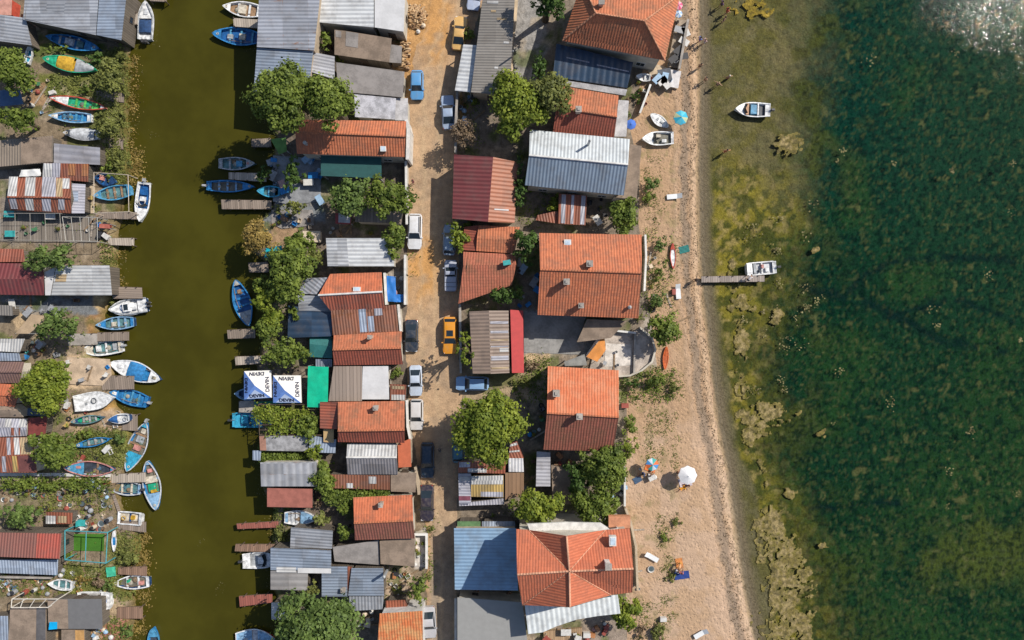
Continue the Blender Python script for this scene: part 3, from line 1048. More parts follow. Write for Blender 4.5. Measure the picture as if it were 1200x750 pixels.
GREYR = corr((0.29, 0.31, 0.36), .44, .36, (0.22, 0.12, 0.08))
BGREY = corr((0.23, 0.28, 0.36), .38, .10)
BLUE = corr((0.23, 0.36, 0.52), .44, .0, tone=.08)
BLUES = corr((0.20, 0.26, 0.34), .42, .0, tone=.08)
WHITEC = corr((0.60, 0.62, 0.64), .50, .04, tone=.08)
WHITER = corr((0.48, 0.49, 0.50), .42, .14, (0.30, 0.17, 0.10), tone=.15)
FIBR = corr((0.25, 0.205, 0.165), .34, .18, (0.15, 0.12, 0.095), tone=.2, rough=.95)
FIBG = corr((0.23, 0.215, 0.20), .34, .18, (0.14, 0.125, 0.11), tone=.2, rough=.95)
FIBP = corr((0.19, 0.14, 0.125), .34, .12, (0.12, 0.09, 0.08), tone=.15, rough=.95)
FLATG = plain((0.26, 0.24, 0.23), .95, .25, .8, name='felt roof')
FLATB = plain((0.25, 0.19, 0.145), .95, .3, .8, name='brown felt roof')
FLATL = plain((0.45, 0.44, 0.45), .9, .3, .9, name='pale cement roof')
FLATW = plain((0.58, 0.58, 0.59), .7, .12, .6, name='white membrane roof')
NAVY = corr((0.035, 0.065, 0.115), .8, .0, tone=.3, rough=.3)  # bluish plastic, darkened by house shade put into its colour
TEAL = plain((0.03, 0.16, 0.155), .6, .25, .9, name='teal sheet')
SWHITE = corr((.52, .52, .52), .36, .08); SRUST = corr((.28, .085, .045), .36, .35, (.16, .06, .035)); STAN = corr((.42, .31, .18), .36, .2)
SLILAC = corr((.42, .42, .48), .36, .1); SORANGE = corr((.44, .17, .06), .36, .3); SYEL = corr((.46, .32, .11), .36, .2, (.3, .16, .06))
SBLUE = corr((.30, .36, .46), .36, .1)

# ---------------- left bank
LOWER[0] = 0.66
shed("large grey corrugated boathouse roof beside the green hedge, top of the left bank", [(30, -14), (116, -14), (112, 41), (27, 23)], 4.2, GREY, 'S', .6, run='x', lm="the large grey boathouse")
shed("bluer grey corrugated lean-to roof joined to the large grey boathouse, nearest the canal", [(117, -14), (149, -14), (142, 47), (113, 41)], 4.0, BGREY, 'S', .5, run='x', wz=-.5)
shed("pale grey sheet roof at the left edge above the turquoise dinghy", [(-16, 15), (30, 21), (37, 53), (-16, 46)], 3.0, GREY, 'S', .4, run='x', lm="the pale grey sheet roof at the left edge")
shed("small pink roofed hut with red trim in the top left corner", [(-6, -4), (14, -3), (13, 18), (-6, 17)], 2.6, plain((.55, .28, .22), .8), 'S', .3, wall=plain((.5, .08, .05)), name='garden_hut')
shed("brown fibre cement shed roof at the left edge above the patchwork roof", [(-20, 166), (62, 159), (61, 190), (-20, 197)], 3.0, FIBR, 'W', .3, run='y', sheets=[(.55, .99, .02, .98, 0, FLATB)], lm="the brown fibre cement shed")
shed("weathered grey plank-like metal roof right of the brown fibre cement shed", [(63, 168), (117, 173), (117, 193), (63, 191)], 2.7, corr((.33, .33, .37), .8, .2, (.2, .15, .12)), 'S', .25, run='x', lm="the weathered grey metal roof")
gable("long shed with rusty and white patchwork roof sheets", [(11, 207), (83, 208), (83, 250), (12, 246)], [(9, 231), (83, 232)], 3.0, 4.3, SRUST, cat='shed', name='patchwork_shed', wall=SHEDWALL, inset=.15, th=.06, windows=0,
      sheets=[(0, .14, 0, .95, 0, SWHITE), (.27, .43, .02, .93, 0, SWHITE), (.54, .76, 0, .97, 0, SLILAC), (.77, .87, .05, .98, 0, STAN), (.87, .98, .05, .55, 0, SWHITE),
              (.02, .13, .1, .9, 1, SLILAC), (.27, .40, .1, .95, 1, SWHITE), (.54, .68, .1, .95, 1, SLILAC), (.80, .9, .1, .8, 1, SLILAC)], lm="the rusty white patchwork shed")
shed("short strip of striped white, rust and orange roof sheets behind the patchwork shed", [(51, 191), (104, 192), (103, 213), (50, 209)], 2.9, SRUST, 'S', .4, windows=0,
     sheets=[(.0, .20, .02, .98, 0, SWHITE), (.20, .38, 0, .97, 0, SLILAC), (.56, .71, .03, .7, 0, SORANGE), (.86, .99, .03, .7, 0, SORANGE)], name='lean_to')
shed("narrow grey and blue glazed lean-to at the right end of the patchwork shed", [(84, 215), (100, 216), (99, 250), (84, 250)], 2.5, SLILAC, 'E', .3, windows=0, name='lean_to', sheets=[(.05, .5, .25, .6, 0, SBLUE)])
gable("red metal roofed house under the tree shadow at the left edge", [(-20, 308), (50, 309), (51, 346), (-20, 345)], [(-20, 327), (51, 327)], 3.2, 4.2, MRED, name='red_roofed_house', ridges=[], lm="the red metal roofed house at the left edge")
shed("narrow dark red brown roof strip at the left edge just above the red metal roof", [(-20, 291), (27, 292), (29, 307), (-20, 307)], 2.9, RUSTR, 'N', .4, windows=0)
shed("white ribbed metal roof between the round tree and the plank dock", [(60, 318), (84, 311), (129, 311), (131, 346), (58, 346)][1:] and [(66, 311), (128, 311), (131, 346), (60, 346)], 3.3, WHITER, 'S', .6, run='x', wz=-.05, lm="the white ribbed metal roof by the plank dock", sheets=[(.03, .22, .3, .55, 0, STAN)])
shed("smooth pale strip roof joined to the left end of the white ribbed roof", [(52, 319), (65, 313), (59, 346), (53, 346)], 3.1, FLATW, 'S', .4, windows=0, name='lean_to')
shed("small grey board roof at the left edge under the red metal roofed house", [(-12, 357), (14, 358), (15, 370), (-12, 369)], 2.4, FIBG, 'S', .2, windows=0)
shed("whitish flat roof at the left edge below the tree", [(-12, 397), (29, 397), (23, 413), (-12, 411)], 2.8, SWHITE, 'N', .3, windows=0, lm="the whitish flat roof at the left edge")
shed("slate blue panel roof at the left edge under the whitish flat roof", [(-12, 413), (22, 414), (25, 423), (-12, 423)], 2.5, SBLUE, 'S', .3, windows=0)
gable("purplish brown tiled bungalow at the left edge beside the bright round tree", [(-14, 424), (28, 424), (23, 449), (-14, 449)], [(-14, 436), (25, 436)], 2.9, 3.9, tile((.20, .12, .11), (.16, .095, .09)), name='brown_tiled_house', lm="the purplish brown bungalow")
gable("orange tiled cottage at the left edge with its roof in tree shadow", [(-14, 449), (25, 451), (17, 477), (-14, 474)], [(-14, 462), (21, 464)], 2.9, 3.5, ORM, lm="the orange cottage at the left edge")
gable("low shed with blue grey and white striped sheets at the left edge", [(-14, 490), (31, 491), (31, 511), (-14, 512)], [(-14, 501), (31, 501)], 2.6, 3.2, SLILAC, cat='shed', name='striped_shed', inset=.1, windows=0, ridges=[],
      sheets=[(.45, .6, .02, .95, 0, SWHITE), (.82, .98, .02, .95, 0, SWHITE), (.6, .68, .02, .9, 1, SRUST), (.8, .84, .02, .9, 1, SRUST)])
gable("small brown pitched canopy at the left edge above the striped shed", [(-14, 475), (14, 474), (27, 489), (-14, 489)], [(-14, 480), (20, 481)], 2.6, 3.2, FLATB, cat='canopy', name='canopy', inset=.1, windows=0, ridges=[])
shed("dark red little shed beside the dark blue box roof", [(33, 490), (55, 488), (53, 510), (33, 510)], 2.5, plain((.17, .035, .03), .7), 'E', .3, windows=0, lm="the dark red little shed")
shed("small navy roofed box shed above the dark red little shed", [(32, 478), (54, 479), (54, 488), (32, 487)], 2.3, plain((.04, .07, .12), .6), 'S', .2, windows=0)
gable("shed with rust, cream and maroon striped sheets at the left edge", [(-14, 513), (38, 512), (43, 554), (-14, 554)], [(-14, 535), (40, 533)], 2.9, 3.8, SRUST, cat='shed', name='striped_shed', inset=.15, windows=0, ridges=[],
      sheets=[(.42, .5, .02, .95, 0, SLILAC), (.58, .7, .02, .95, 0, SWHITE), (.72, .98, .02, .95, 0, STAN), (.3, .38, .02, .95, 1, SLILAC), (.52, .62, .02, .95, 1, SYEL), (.65, .98, .02, .95, 1, plain((.17, .06, .055), .8))], lm="the cream and maroon striped shed")
shed("long brown and brick red roof at the left edge above the blue balcony", [(-14, 624), (72, 625), (70, 655), (-14, 652)], 4.6, corr((.25, .10, .08), .36, .1, tone=.1), 'N', .5, name='red_roofed_house', cat='house', sheets=[(.67, .99, .02, .98, 0, corr((.38, .085, .06), .36, .05, tone=.1))], lm="the long brown and brick red roof")
shed("porch roof coloured as blue grey shade under the long brown and brick red roof", [(-14, 656), (68, 656), (67, 674), (-14, 671)], 2.5, SBLUE, 'S', .3, windows=0, name='porch_roof')  # sheet blue stands for the shade on the balcony front
shed("small cluttered hut with white, beige and red sheets above the artificial lawn", [(54, 600), (85, 601), (84, 614), (54, 614)], 2.4, SRUST, 'S', .2, windows=0, name='hut', sheets=[(0, .38, .3, .98, 0, SWHITE), (.45, .8, .3, .9, 0, STAN)])
shed("dark grey felt roof with brown left part near the bottom of the left bank", [(56, 702), (119, 702), (120, 737), (57, 737)], 3.2, plain((.14, .14, .145), .9, .08), 'S', .2, sheets=[(.0, .37, .01, .99, 0, FLATB)], lm="the dark grey felt roof")
shed("brown felt roof at the bottom left with a darker strip on its right", [(12, 712), (54, 711), (54, 760), (9, 760)], 3.1, FLATB, 'W', .2, sheets=[(.74, .99, .01, .99, 0, plain((.11, .105, .11), .9))], lm="the brown felt roof at the bottom left")
shed("blue grey sheet roof in the bottom left corner", [(-14, 722), (5, 722), (11, 735), (10, 760), (-14, 760)][:1] + [(9, 722), (10, 760), (-14, 760)], 2.9, SBLUE, 'S', .3, windows=0)
shed("tan and orange boarded roof at the bottom edge under the dark grey felt roof", [(72, 738), (99, 738), (100, 762), (72, 762)], 2.4, FLATB, 'S', .2, windows=0, sheets=[(.6, .98, .02, .98, 0, plain((.50, .28, .10), .8))])

# ---------------- east bank of the canal
LOWER[0] = 0.88
GR8 = 5.6
shed("tall blue grey boathouse with rust streaked upper roof over the canal edge", [(304, -14), (376, -14), (368, 59), (301, 55)], GR8, GREYR, 'S', .6, run='x', cat='building', name='boathouse', wall=PLASTER2, wz=-1.0, lm="the tall rust streaked boathouse")
shed("lower half of the tall boathouse roof, clean pale blue grey, partly under the tree", [(301, 56), (367, 60), (360, 120), (297, 110)], GR8 - .9, BGREY, 'S', .5, run='x', cat='building', name='boathouse', wall=PLASTER2, wz=-1.0)
shed("small pale grey lean-to roof between the tree and the fibre cement roof", [(367, 61), (392, 66), (392, 93), (364, 84)], 3.6, corr((.42, .43, .47), .4, .06), 'E', .3, run='x')
shed("white ribbed metal roof at the top beside the log heap", [(374, -12), (438, -12), (438, 32), (373, 26)], 4.2, WHITEC, 'S', .5, run='x', cat='building', name='white_roofed_building', wall=PLASTER)
shed("bright white flat roof at the top with the log heap on its right", [(439, -12), (475, -12), (473, 37), (439, 32)], 4.2, FLATW, 'S', .4, cat='building', name='white_roofed_building', wall=PLASTER, lm="the bright white flat roof at the top")
shed("mottled brown felt roof with loose boards beside the log stack", [(392, 34), (459, 45), (456, 73), (392, 64)], 3.1, FLATB, 'S', .3, lm="the mottled brown felt roof", sheets=[(.02, .12, .05, .3, 0, FLATG), (.2, .42, .02, .6, 0, FLATG)])
shed("small dark felt roof between the mottled brown roof and the log stack", [(458, 52), (471, 54), (470, 74), (456, 73)], 2.6, FLATG, 'S', .2, windows=0)
shed("dark grey brown felt roof left of the blue hatchback", [(394, 73), (474, 84), (472, 114), (396, 107)], 3.4, FLATG, 'S', .3, wall=PLASTER, lm="the dark grey brown felt roof", cat='building', name='flat_roofed_building')
shed("pale cement slab roof just above the orange gable house", [(415, 110), (464, 115), (463, 140), (416, 137)], 3.0, plain((.46, .46, .50), .9, .4, 1.2), 'S', .2, wall=PLASTER, name='garage', cat='garage', lm="the pale cement slab roof")
shed("narrow beige flat garage roof beside the pale cement slab", [(464, 115), (478, 115), (478, 141), (463, 141)], 2.8, FLATL, 'E', .1, windows=0, wall=PLASTER, name='garage', cat='garage')
gable("bright orange tiled gable house above the dark green awning", [(346, 140), (476, 142), (474, 184), (348, 180)], [(346, 155), (475, 160)], 4.6, 6.0, OR, sky=[(449, 174, .7, .7)], chimneys=[(357, 167, .3, .8)], ridgemat=OR2, lm="the orange gable house by the green awning", windows=2)
shed("dark green flat awning in the shade of the orange gable house", [(376, 181), (447, 184), (447, 209), (376, 206)], 3.0, plain((.018, .085, .085), .7, .15), 'S', .2, open_sides=2, name='awning', cat='awning', lm="the dark green awning")
shed("lime green awning left of the orange gable house", [(317, 163), (335, 161), (336, 177), (327, 181)], 2.6, plain((.13, .26, .06), .7), 'S', .2, open_sides=2, name='awning', cat='awning')
shed("brown board roof half covered by the tree, left of the white wagon", [(417, 242), (472, 245), (470, 262), (416, 260)], 3.0, plank((.26, .2, .16), .4), 'S', .3, wall=PLASTER, lm="the brown board roof under the tree")
shed("red edged little canopy at the left foot of the tree", [(393, 246), (412, 248), (411, 263), (393, 262)], 2.4, plain((.32, .06, .06), .8), 'S', .2, open_sides=2, name='awning', cat='awning', sheets=[(.2, .95, .2, .9, 0, FLATL)])
shed("white ribbed metal roof left of the sandy road and below the small tree", [(382, 279), (458, 279), (462, 312), (384, 312)], 3.4, WHITEC, 'S', .5, run='x', sheets=[(.0, .32, .01, .99, 0, corr((.45, .47, .50), .45, .08))], lm="the white ribbed roof beside the road", wall=PLASTER)
gable("house with orange upper slope and long red brown lower slope, chimney opening in the ridge", [(387, 321), (447, 319), (451, 363), (388, 365)], [(373, 346), (448, 342)], 4.2, 5.4, ORM, mats={1: RUSTR}, sky=[(419, 339, .9, .55)], ridgemat=WHITE, lm="the house with the half orange half red brown roof", windows=2)
shed("rusty red brown metal roof with pale blue patches between two orange slopes", [(388, 364), (464, 357), (467, 388), (390, 393)], 3.8, RUST, 'S', .5, sheets=[(.42, .53, .05, .95, 0, SBLUE), (.55, .64, .35, .95, 0, SBLUE), (.66, .78, .05, .35, 0, SLILAC)], lm="the rusty roof with pale blue patches", name='rusty_roofed_building', cat='building')
gable("orange tiled gable house with one pipe chimney beside the black car", [(391, 393), (471, 388), (472, 427), (391, 428)], [(390, 410), (470, 408)], 3.8, 5.1, ORW, mats={1: REDT_SHADE}, chimneys=[(433, 395, .45, 1.5)], ridgemat=OR2, lm="the orange gable house by the black car", windows=2)
shed("grey sheet roof at the left hip of the half orange house", [(356, 326), (386, 325), (371, 345), (350, 344)], 3.4, GREYR, 'W', .3, windows=0)
shed("grey blue corrugated roof above the navy roof by the canal trees", [(349, 346), (386, 346), (388, 365), (350, 364)], 3.2, GREY, 'W', .3, windows=0)
shed("dark navy translucent roof left of the rusty roof with pale blue patches", [(338, 358), (389, 365), (389, 394), (337, 396)], 3.0, NAVY, 'W', .4, windows=0, lm="the navy roof")
gable("teal pitched canopy under the navy roof", [(363, 394), (388, 394), (389, 420), (363, 418)], [(363, 403), (389, 406)], 2.5, 3.0, TEAL, name='canopy', cat='canopy', inset=.1, windows=0, ridges=[], lm="the teal canopy")
shed("dim grey blue sheet roof below the teal canopy", [(370, 421), (389, 421), (389, 430), (370, 430)], 2.4, SBLUE, 'S', .2, windows=0)
shed("grey brown sheet roof between the emerald tarpaulin and the white flat roof", [(391, 429), (424, 429), (424, 470), (385, 470)], 3.2, plank((.30, .24, .20), .45, .3), 'S', .3, lm="the grey brown sheet roof")
shed("plain white flat roof left of the silver car", [(425, 429), (455, 429), (456, 468), (424, 468)], 3.2, FLATW, 'S', .2, wall=PLASTER, lm="the plain white flat roof")
shed("low scrap roof of rusty and white pieces behind the silver car", [(457, 450), (476, 451), (475, 469), (457, 469)], 2.5, SRUST, 'S', .2, windows=0, sheets=[(.1, .98, .65, .98, 0, SWHITE), (.1, .9, .1, .3, 0, STAN)])
gable("worn orange tiled house with one chimney next to the silver wagon", [(396, 471), (474, 470), (474, 519), (396, 518)], [(396, 505), (474, 504)], 4.0, 5.4, ORW, mats={1: REDT_SHADE}, chimneys=[(440, 478, .55, 1.1)], ridgemat=OR2, lm="the worn orange house by the silver wagon", windows=2)
shed("red brown metal annex roof at the left of the worn orange house", [(375, 471), (396, 471), (395, 503), (375, 502)], 3.5, RUSTR, 'W', .3)
shed("tan square board roof below the red brown annex", [(379, 503), (391, 503), (391, 519), (379, 518)], 2.7, plain((.50, .34, .16), .8, .15), 'S', .2, windows=0)
gable("grey corrugated gable shed with whitish upper slope, left of the flat terracotta roof", [(407, 520), (465, 520), (466, 556), (407, 556)], [(406, 536), (465, 536)], 3.2, 4.2, WHITER, mats={1: corr((.20, .195, .21), .36, .1)}, cat='shed', name='grey_gable_shed', inset=.2, wall=PLASTER2, ridges=[(5, 2)], ridgemat=WHITE, lm="the grey gable shed")
shed("plain terracotta flat roof beside the dark blue wagon", [(466, 520), (481, 514), (482, 547), (467, 548)], 3.0, plain((.50, .13, .06), .8, .12), 'S', .3, wall=PLASTER2, windows=0, lm="the plain terracotta flat roof")
shed("flaking rust red flat roof overgrown with vine along its lower edge", [(384, 556), (457, 557), (457, 574), (385, 572)], 2.9, RUST, 'S', .2, sheets=[(.66, .78, .1, .6, 0, SWHITE), (.3, .4, .6, .95, 0, SWHITE)], lm="the flaking rust red roof")
shed("grey brown weedy flat roof left of the rear dark car", [(458, 554), (488, 554), (487, 577), (458, 576)], 2.8, FLATB, 'S', .2, wall=PLASTER)
gable("square orange tiled house with one chimney left of the dark parked cars", [(414, 583), (483, 580), (486, 631), (416, 633)], [(415, 613), (484, 610)], 4.0, 5.4, ORM, mats={1: tile((.27, .095, .07), (.2, .07, .055))}, chimneys=[(446, 592, .5, 1.1)], ridgemat=OR2, lm="the square orange house by the dark cars", windows=2)  # second tile colour carries the shade of the lower slope
shed("brown felt roof joined below the square orange house", [(445, 634), (486, 630), (486, 664), (446, 661)], 3.1, FLATB, 'S', .2, lm="the brown felt roof below the square orange house", wall=PLASTER)
shed("dark charcoal sheet roof left of the brown felt roof in the house shadow", [(390, 641), (444, 633), (445, 662), (392, 658)], 2.7, FLATG, 'S', .2, windows=0)
shed("grey blue shed roof at the canal below the little blue decked boat", [(341, 618), (390, 622), (389, 643), (340, 642)], 3.0, GREY, 'S', .3, run='x', lm="the grey blue canal shed")
shed("wide blue grey boathouse roof over the white motorboat", [(317, 642), (388, 645), (388, 669), (317, 668)], 3.3, BGREY, 'S', .25, run='x', cat='building', name='boathouse', wz=-.7, sheets=[(.1, .42, .85, 1.1, 0, SWHITE), (.45, 1.0, .88, 1.12, 0, FLATW)], lm="the wide blue grey boathouse roof")
shed("flat grey lower roof of the wide boathouse beside the yellow green bush", [(317, 669), (361, 669), (360, 692), (317, 691)], 3.0, corr((.30, .29, .29), .8, .05), 'S', .2, run='x', name='boathouse', cat='building', wz=-.7)
shed("blue grey sheet roof with a white box on its corner above the big bottom tree", [(377, 664), (407, 664), (407, 699), (377, 699)], 3.0, BGREY, 'S', .3, chimneys=[(402, 692, .5, .5)], run='x', lm="the blue grey roof above the big bottom tree")
shed("blue grey ribbed roof crossed by a pole shadow in the lower middle", [(412, 666), (449, 666), (450, 698), (408, 698)], 3.2, BGREY, 'S', .3, run='x', chimneys=[(450, 676, .25, 1.8)], lm="the blue grey roof with the pole shadow")
shed("narrow rust and grey strip roof between the two blue grey roofs", [(405, 664), (412, 664), (411, 698), (405, 698)], 2.9, SRUST, 'S', .3, windows=0)
shed("short corrugated grey roof below the roof with the pole shadow", [(409, 699), (450, 699), (448, 714), (410, 716)], 2.7, GREY, 'S', .4, windows=0)
shed("small rust brown roof above the weathered orange bottom roof", [(452, 704), (476, 703), (478, 714), (452, 715)], 2.4, SRUST, 'S', .2, windows=0)
shed("weathered orange and cream tiled roof at the bottom edge beside the silver car", [(445, 719), (495, 716), (496, 775), (441, 775)], 4.2, tile((.60, .17, .055), (.45, .11, .04), patch=(.52, .30, .13), amt=.6), 'S', .8, wall=WHITE, name='tiled_house', cat='house', lm="the weathered orange roof at the bottom")
gable("old grey boathouse roof with rust blotches above the brick red lean-to", [(305, 542), (371, 541), (371, 570), (306, 570)], [(305, 543.5), (371, 542.5)], 3.2, 3.4, corr((.34, .35, .38), .9, .3, (.22, .13, .09), tone=.35), cat='building', name='boathouse', wz=-.7, inset=.2, ridges=[], lm="the old grey boathouse")
shed("brick red lean-to roof directly below the old grey boathouse", [(313, 572), (366, 573), (366, 595), (313, 594)], 2.6, plain((.34, .12, .09), .8, .2), 'S', .3, wz=-.6)
shed("small white square shed roof between the red plank dock and the big bottom tree", [(318, 706), (336, 706), (336, 726), (318, 726)], 2.5, SWHITE, 'W', .2, wz=-.6, windows=0)
shed("grey plank deck roof under the vine rows beside the canal", [(304, 511), (360, 510), (392, 516), (392, 530), (305, 528)][:1] + [(360, 510), (361, 529), (305, 528)], 2.2, plain((.30, .30, .31), .9, .4, 1.6), 'S', .15, windows=0, wz=-.5, sheets=[(.0, .13, .0, .98, 0, plain((.33, .17, .12), .8))])
shed("dull blue slab roof right of the grey plank deck roof", [(362, 510), (394, 515), (393, 531), (362, 530)], 2.2, SBLUE, 'S', .15, windows=0)
shed("tiny pale blue shed roof at the water left of the green vine strip", [(296, 528), (306, 528), (305, 540), (296, 539)], 1.8, SBLUE, 'S', .1, windows=0, wz=-.6)

# ---------------- right of the road
LOWER[0] = 0.86
building('long_shed', "long dark grey fibre cement roof beside the yellow saloon car", 'building', [(567, -14, 4.3), (604, -14, 4.7), (597, 112, 4.7), (552, 108, 4.3)], [[0, 1, 2, 3]], FIBG, wall=PLASTER2, inset=.25, run='x',
         sheets=[(.15, .5, .12, .15, 0, SWHITE), (.5, .8, .28, .3, 0, STAN), (.75, .9, .5, .52, 0, SWHITE), (.3, .45, .21, .23, 0, STAN), (.55, .65, .74, .76, 0, SWHITE)], chimneys=[(601, 60, .15, 2.0)], lm="the long dark grey roof", windows=1)
shed("white ribbed metal awning strip along the left side of the long dark grey roof", [(543, 52), (560, 53), (551, 108), (533, 106)], 3.2, WHITEC, 'W', .4, run='x', name='awning', cat='awning', open_sides=2)
def hip(label, cor, r0, r1, he, hr, mat, name='tiled_house', wallm=PLASTER, chimneys=(), lm=None, wins=2):
    """hip roof: corners TL,TR,BR,BL, ridge r0 (left) - r1 (right)"""
    W4 = [(*c, he) for c in cor]
    root = building(name, label, 'house', W4, [[0, 1, 2, 3]], FLATG, wall=wallm, inset=.45, th=.04, windows=wins)
    pts = [P(*c) for c in W4] + [P(*r0, hr), P(*r1, hr)]
    m = MB()
    up = Vector((0, 0, .09))
    for pl in ([0, 1, 5, 4], [1, 2, 5], [2, 3, 4, 5], [3, 0, 4]):
        slab(m, [pts[j] + up for j in pl], .03)
    base = [c for c in root.children if c.name.startswith('roof')][0]
    base.name = 'roof_deck'
    rf = m.build('roof', mat, root)
    rm = MB()
    for a, b in ((4, 5), (4, 0), (4, 3), (5, 1), (5, 2)):
        rm.tube([pts[a] + up * 1.6, pts[b] + up * 1.6], .11, 6)
    rm.build('ridge_cap', tile((.66, .3, .17), (.5, .22, .13)), rf)
    for cpx, cpy, zz, wd, hh in chimneys:
        q = P(cpx, cpy, zz + hh)
        m = MB(); m.box((q.x, q.y, zz + hh / 2 - .3), (wd, wd, hh + .6)); ch = m.build('chimney', PLASTER, rf)
        m = MB(); m.box((q.x, q.y, zz + hh + .06), (wd + .2, wd + .2, .12)); m.build('cap', CONC, ch)
    if lm:
        cx = sum(c[0] for c in cor) / 4; cy = sum(c[1] for c in cor) / 4
        LM.append((cx, cy, lm))
    return root
hip("large orange tiled hip roof villa at the top beside the beach", [(682, -22), (797, -6), (779, 71), (659, 48)], (698, 16), (755, 25), 5.6, 8.5, OR2, chimneys=[(705, 2, 7.6, .5, 1.2)], lm="the hip roof villa at the top")
building('glazed_veranda', "dark blue glazed veranda roof under the hip roof villa", 'veranda', [(652, 51, 4.3), (742, 73, 4.3), (735, 103, 3.8), (648, 90, 3.8)], [[0, 1, 2, 3]], NAVY, wall=PLASTER, inset=.2, run='y', lm="the dark blue veranda",
         sheets=[(.15, .45, .33, .37, 0, SLILAC), (.55, .97, .36, .40, 0, SLILAC)])
shed("pale grey beige strip roof along the lower edge of the dark blue veranda", [(648, 92), (735, 105), (733, 112), (648, 98)], 3.6, FLATL, 'S', .15, windows=0, name='lean_to')
gable("low orange tiled house squeezed between the veranda and the white and blue metal roof", [(660, 101), (725, 112), (719, 162), (648, 155)], [(652, 126), (723, 137)], 4.6, 6.2, OR2, mats={1: REDT_SHADE}, chimneys=[(678, 128, .7, .9)], ridgemat=OR2, lm="the low orange house under the veranda", windows=2)
shed("grey beige flat side roof right of the low orange house", [(725, 117), (737, 118), (734, 160), (720, 160)], 3.4, FLATL, 'E', .1, windows=0, wall=PLASTER, name='side_roof', cat='building')
gable("wide metal gable house, white upper slope and steel blue lower slope", [(621, 152), (738, 163), (731, 229), (615, 217)], [(620, 182), (736, 193)], 5.4, 7.3, corr((.50, .54, .57), .42, .06, tone=.08), mats={1: BLUES}, ridges=[(5, 2)], ridgemat=WHITE, chimneys=[(691, 165, .22, 2.0)], name='metal_roofed_house', lm="the white and steel blue metal roof", windows=2)
building('roof_terrace', "brown floored roof terrace with a white rim beside the steel blue roof", 'terrace', [(739, 169, 3.4), (752, 171, 3.4), (746, 234, 3.4), (720, 231, 3.4)], [[0, 1, 2, 3]], FLATB, wall=PLASTER, inset=.05)
building('red_roofed_house', "dark red metal roofed house with orange brown right slope next to the dead shrub", 'house', [(532, 181, 4.3), (578, 184, 5.3), (607, 190, 4.3), (603, 261, 4.3), (572, 260, 5.3), (530, 256, 4.3)],
         [[0, 1, 4, 5], [1, 2, 3, 4]], MRED, wall=PLASTER2, mats={1: corr((.36, .13, .07), .5, .1, tone=.12)}, lm="the dark red metal roofed house", run=None, sheets=[(.2, .75, .79, .81, 1, FLATW)])
gable("small orange pink tiled house with a lower dark wing on its left", [(561, 264), (609, 266), (603, 297), (558, 294)], [(559, 279), (606, 281)], 3.6, 4.1, OR2, ridges=[], lm="the small orange pink tiled house", sheets=())
shed("lower red brown tiled wing at the left of the small orange pink house", [(544, 266), (561, 264), (558, 294), (542, 293)], 3.2, REDT_SHADE, 'W', .3)
gable("wide brick coloured tiled house below the small orange pink one, behind the parked pickup", [(543, 295), (603, 298), (600, 334), (537, 356)], [(543, 311), (605, 310)], 3.6, 4.5, tile((.42, .13, .075), (.33, .10, .06)), ridges=[], lm="the wide brick coloured tiled house")
gable("large orange tiled house with three chimneys and a white skylight", [(632, 273), (752, 275), (748, 373), (630, 369)], [(633, 316), (752, 320)], 5.6, 8.9, OR, chimneys=[(691, 309, .75, 1.0), (664, 330, .7, 1.2), (681, 358, .6, 1.0), (738, 360, .3, .4)], sky=[(665, 285, .85, .85)], ridgemat=OR2, lm="the large orange house with three chimneys", windows=2)
building('brown_roofed_shed', "brown slatted metal roof with pale strips, left of the bright red lean-to", 'building', [(550, 365, 4.2), (573, 364, 4.8), (596, 364, 4.3), (597, 437, 4.3), (575, 438, 4.8), (554, 438, 4.2)], [[0, 1, 4, 5], [1, 2, 3, 4]], corr((.27, .20, .16), .45, .1, tone=.15), wall=PLASTER2, inset=.25,
         sheets=[(.05, .97, .17, .21, 1, SLILAC), (.05, .97, .32, .36, 1, SLILAC), (.05, .97, .46, .48, 1, STAN), (.05, .97, .56, .58, 1, SLILAC), (.5, .97, .60, .66, 1, SWHITE), (.05, .97, .72, .79, 1, SLILAC), (.05, .97, .90, .93, 1, STAN)], lm="the brown slatted roof")
shed("bright red metal lean-to beside the brown slatted roof", [(598, 363), (613, 364), (614, 437), (600, 437)], 3.7, plain((.42, .035, .035), .6, .12), 'E', .4, name='lean_to', windows=0)
gable("orange tiled house with two chimneys above the overgrown garden", [(642, 429), (725, 434), (718, 529), (637, 527)], [(641, 484), (725, 489)], 5.4, 8.7, ORB, mats={1: tile((.30, .095, .065), (.23, .075, .05))}, chimneys=[(652, 461, .8, 1.1), (679, 488, .7, .9)], ridgemat=OR2, lm="the orange house with two chimneys", windows=2)  # lower slope tile is darker, with its shade put into the colour
shed("brown flat concrete roof with slanted side next to the tiled terrace", [(688, 374), (735, 376), (716, 396), (676, 401)], 3.0, FLATB, 'W', .4, wall=CONC, windows=0, name='flat_roofed_annex', cat='building', lm="the brown slanted annex")
shed("round cornered little grey canopy between the orange paving and the two chimney house", [(661, 424), (685, 415), (688, 428), (662, 429)], 2.6, plain((.22, .22, .21), .9), 'N', .2, open_sides=2, name='canopy', cat='canopy')
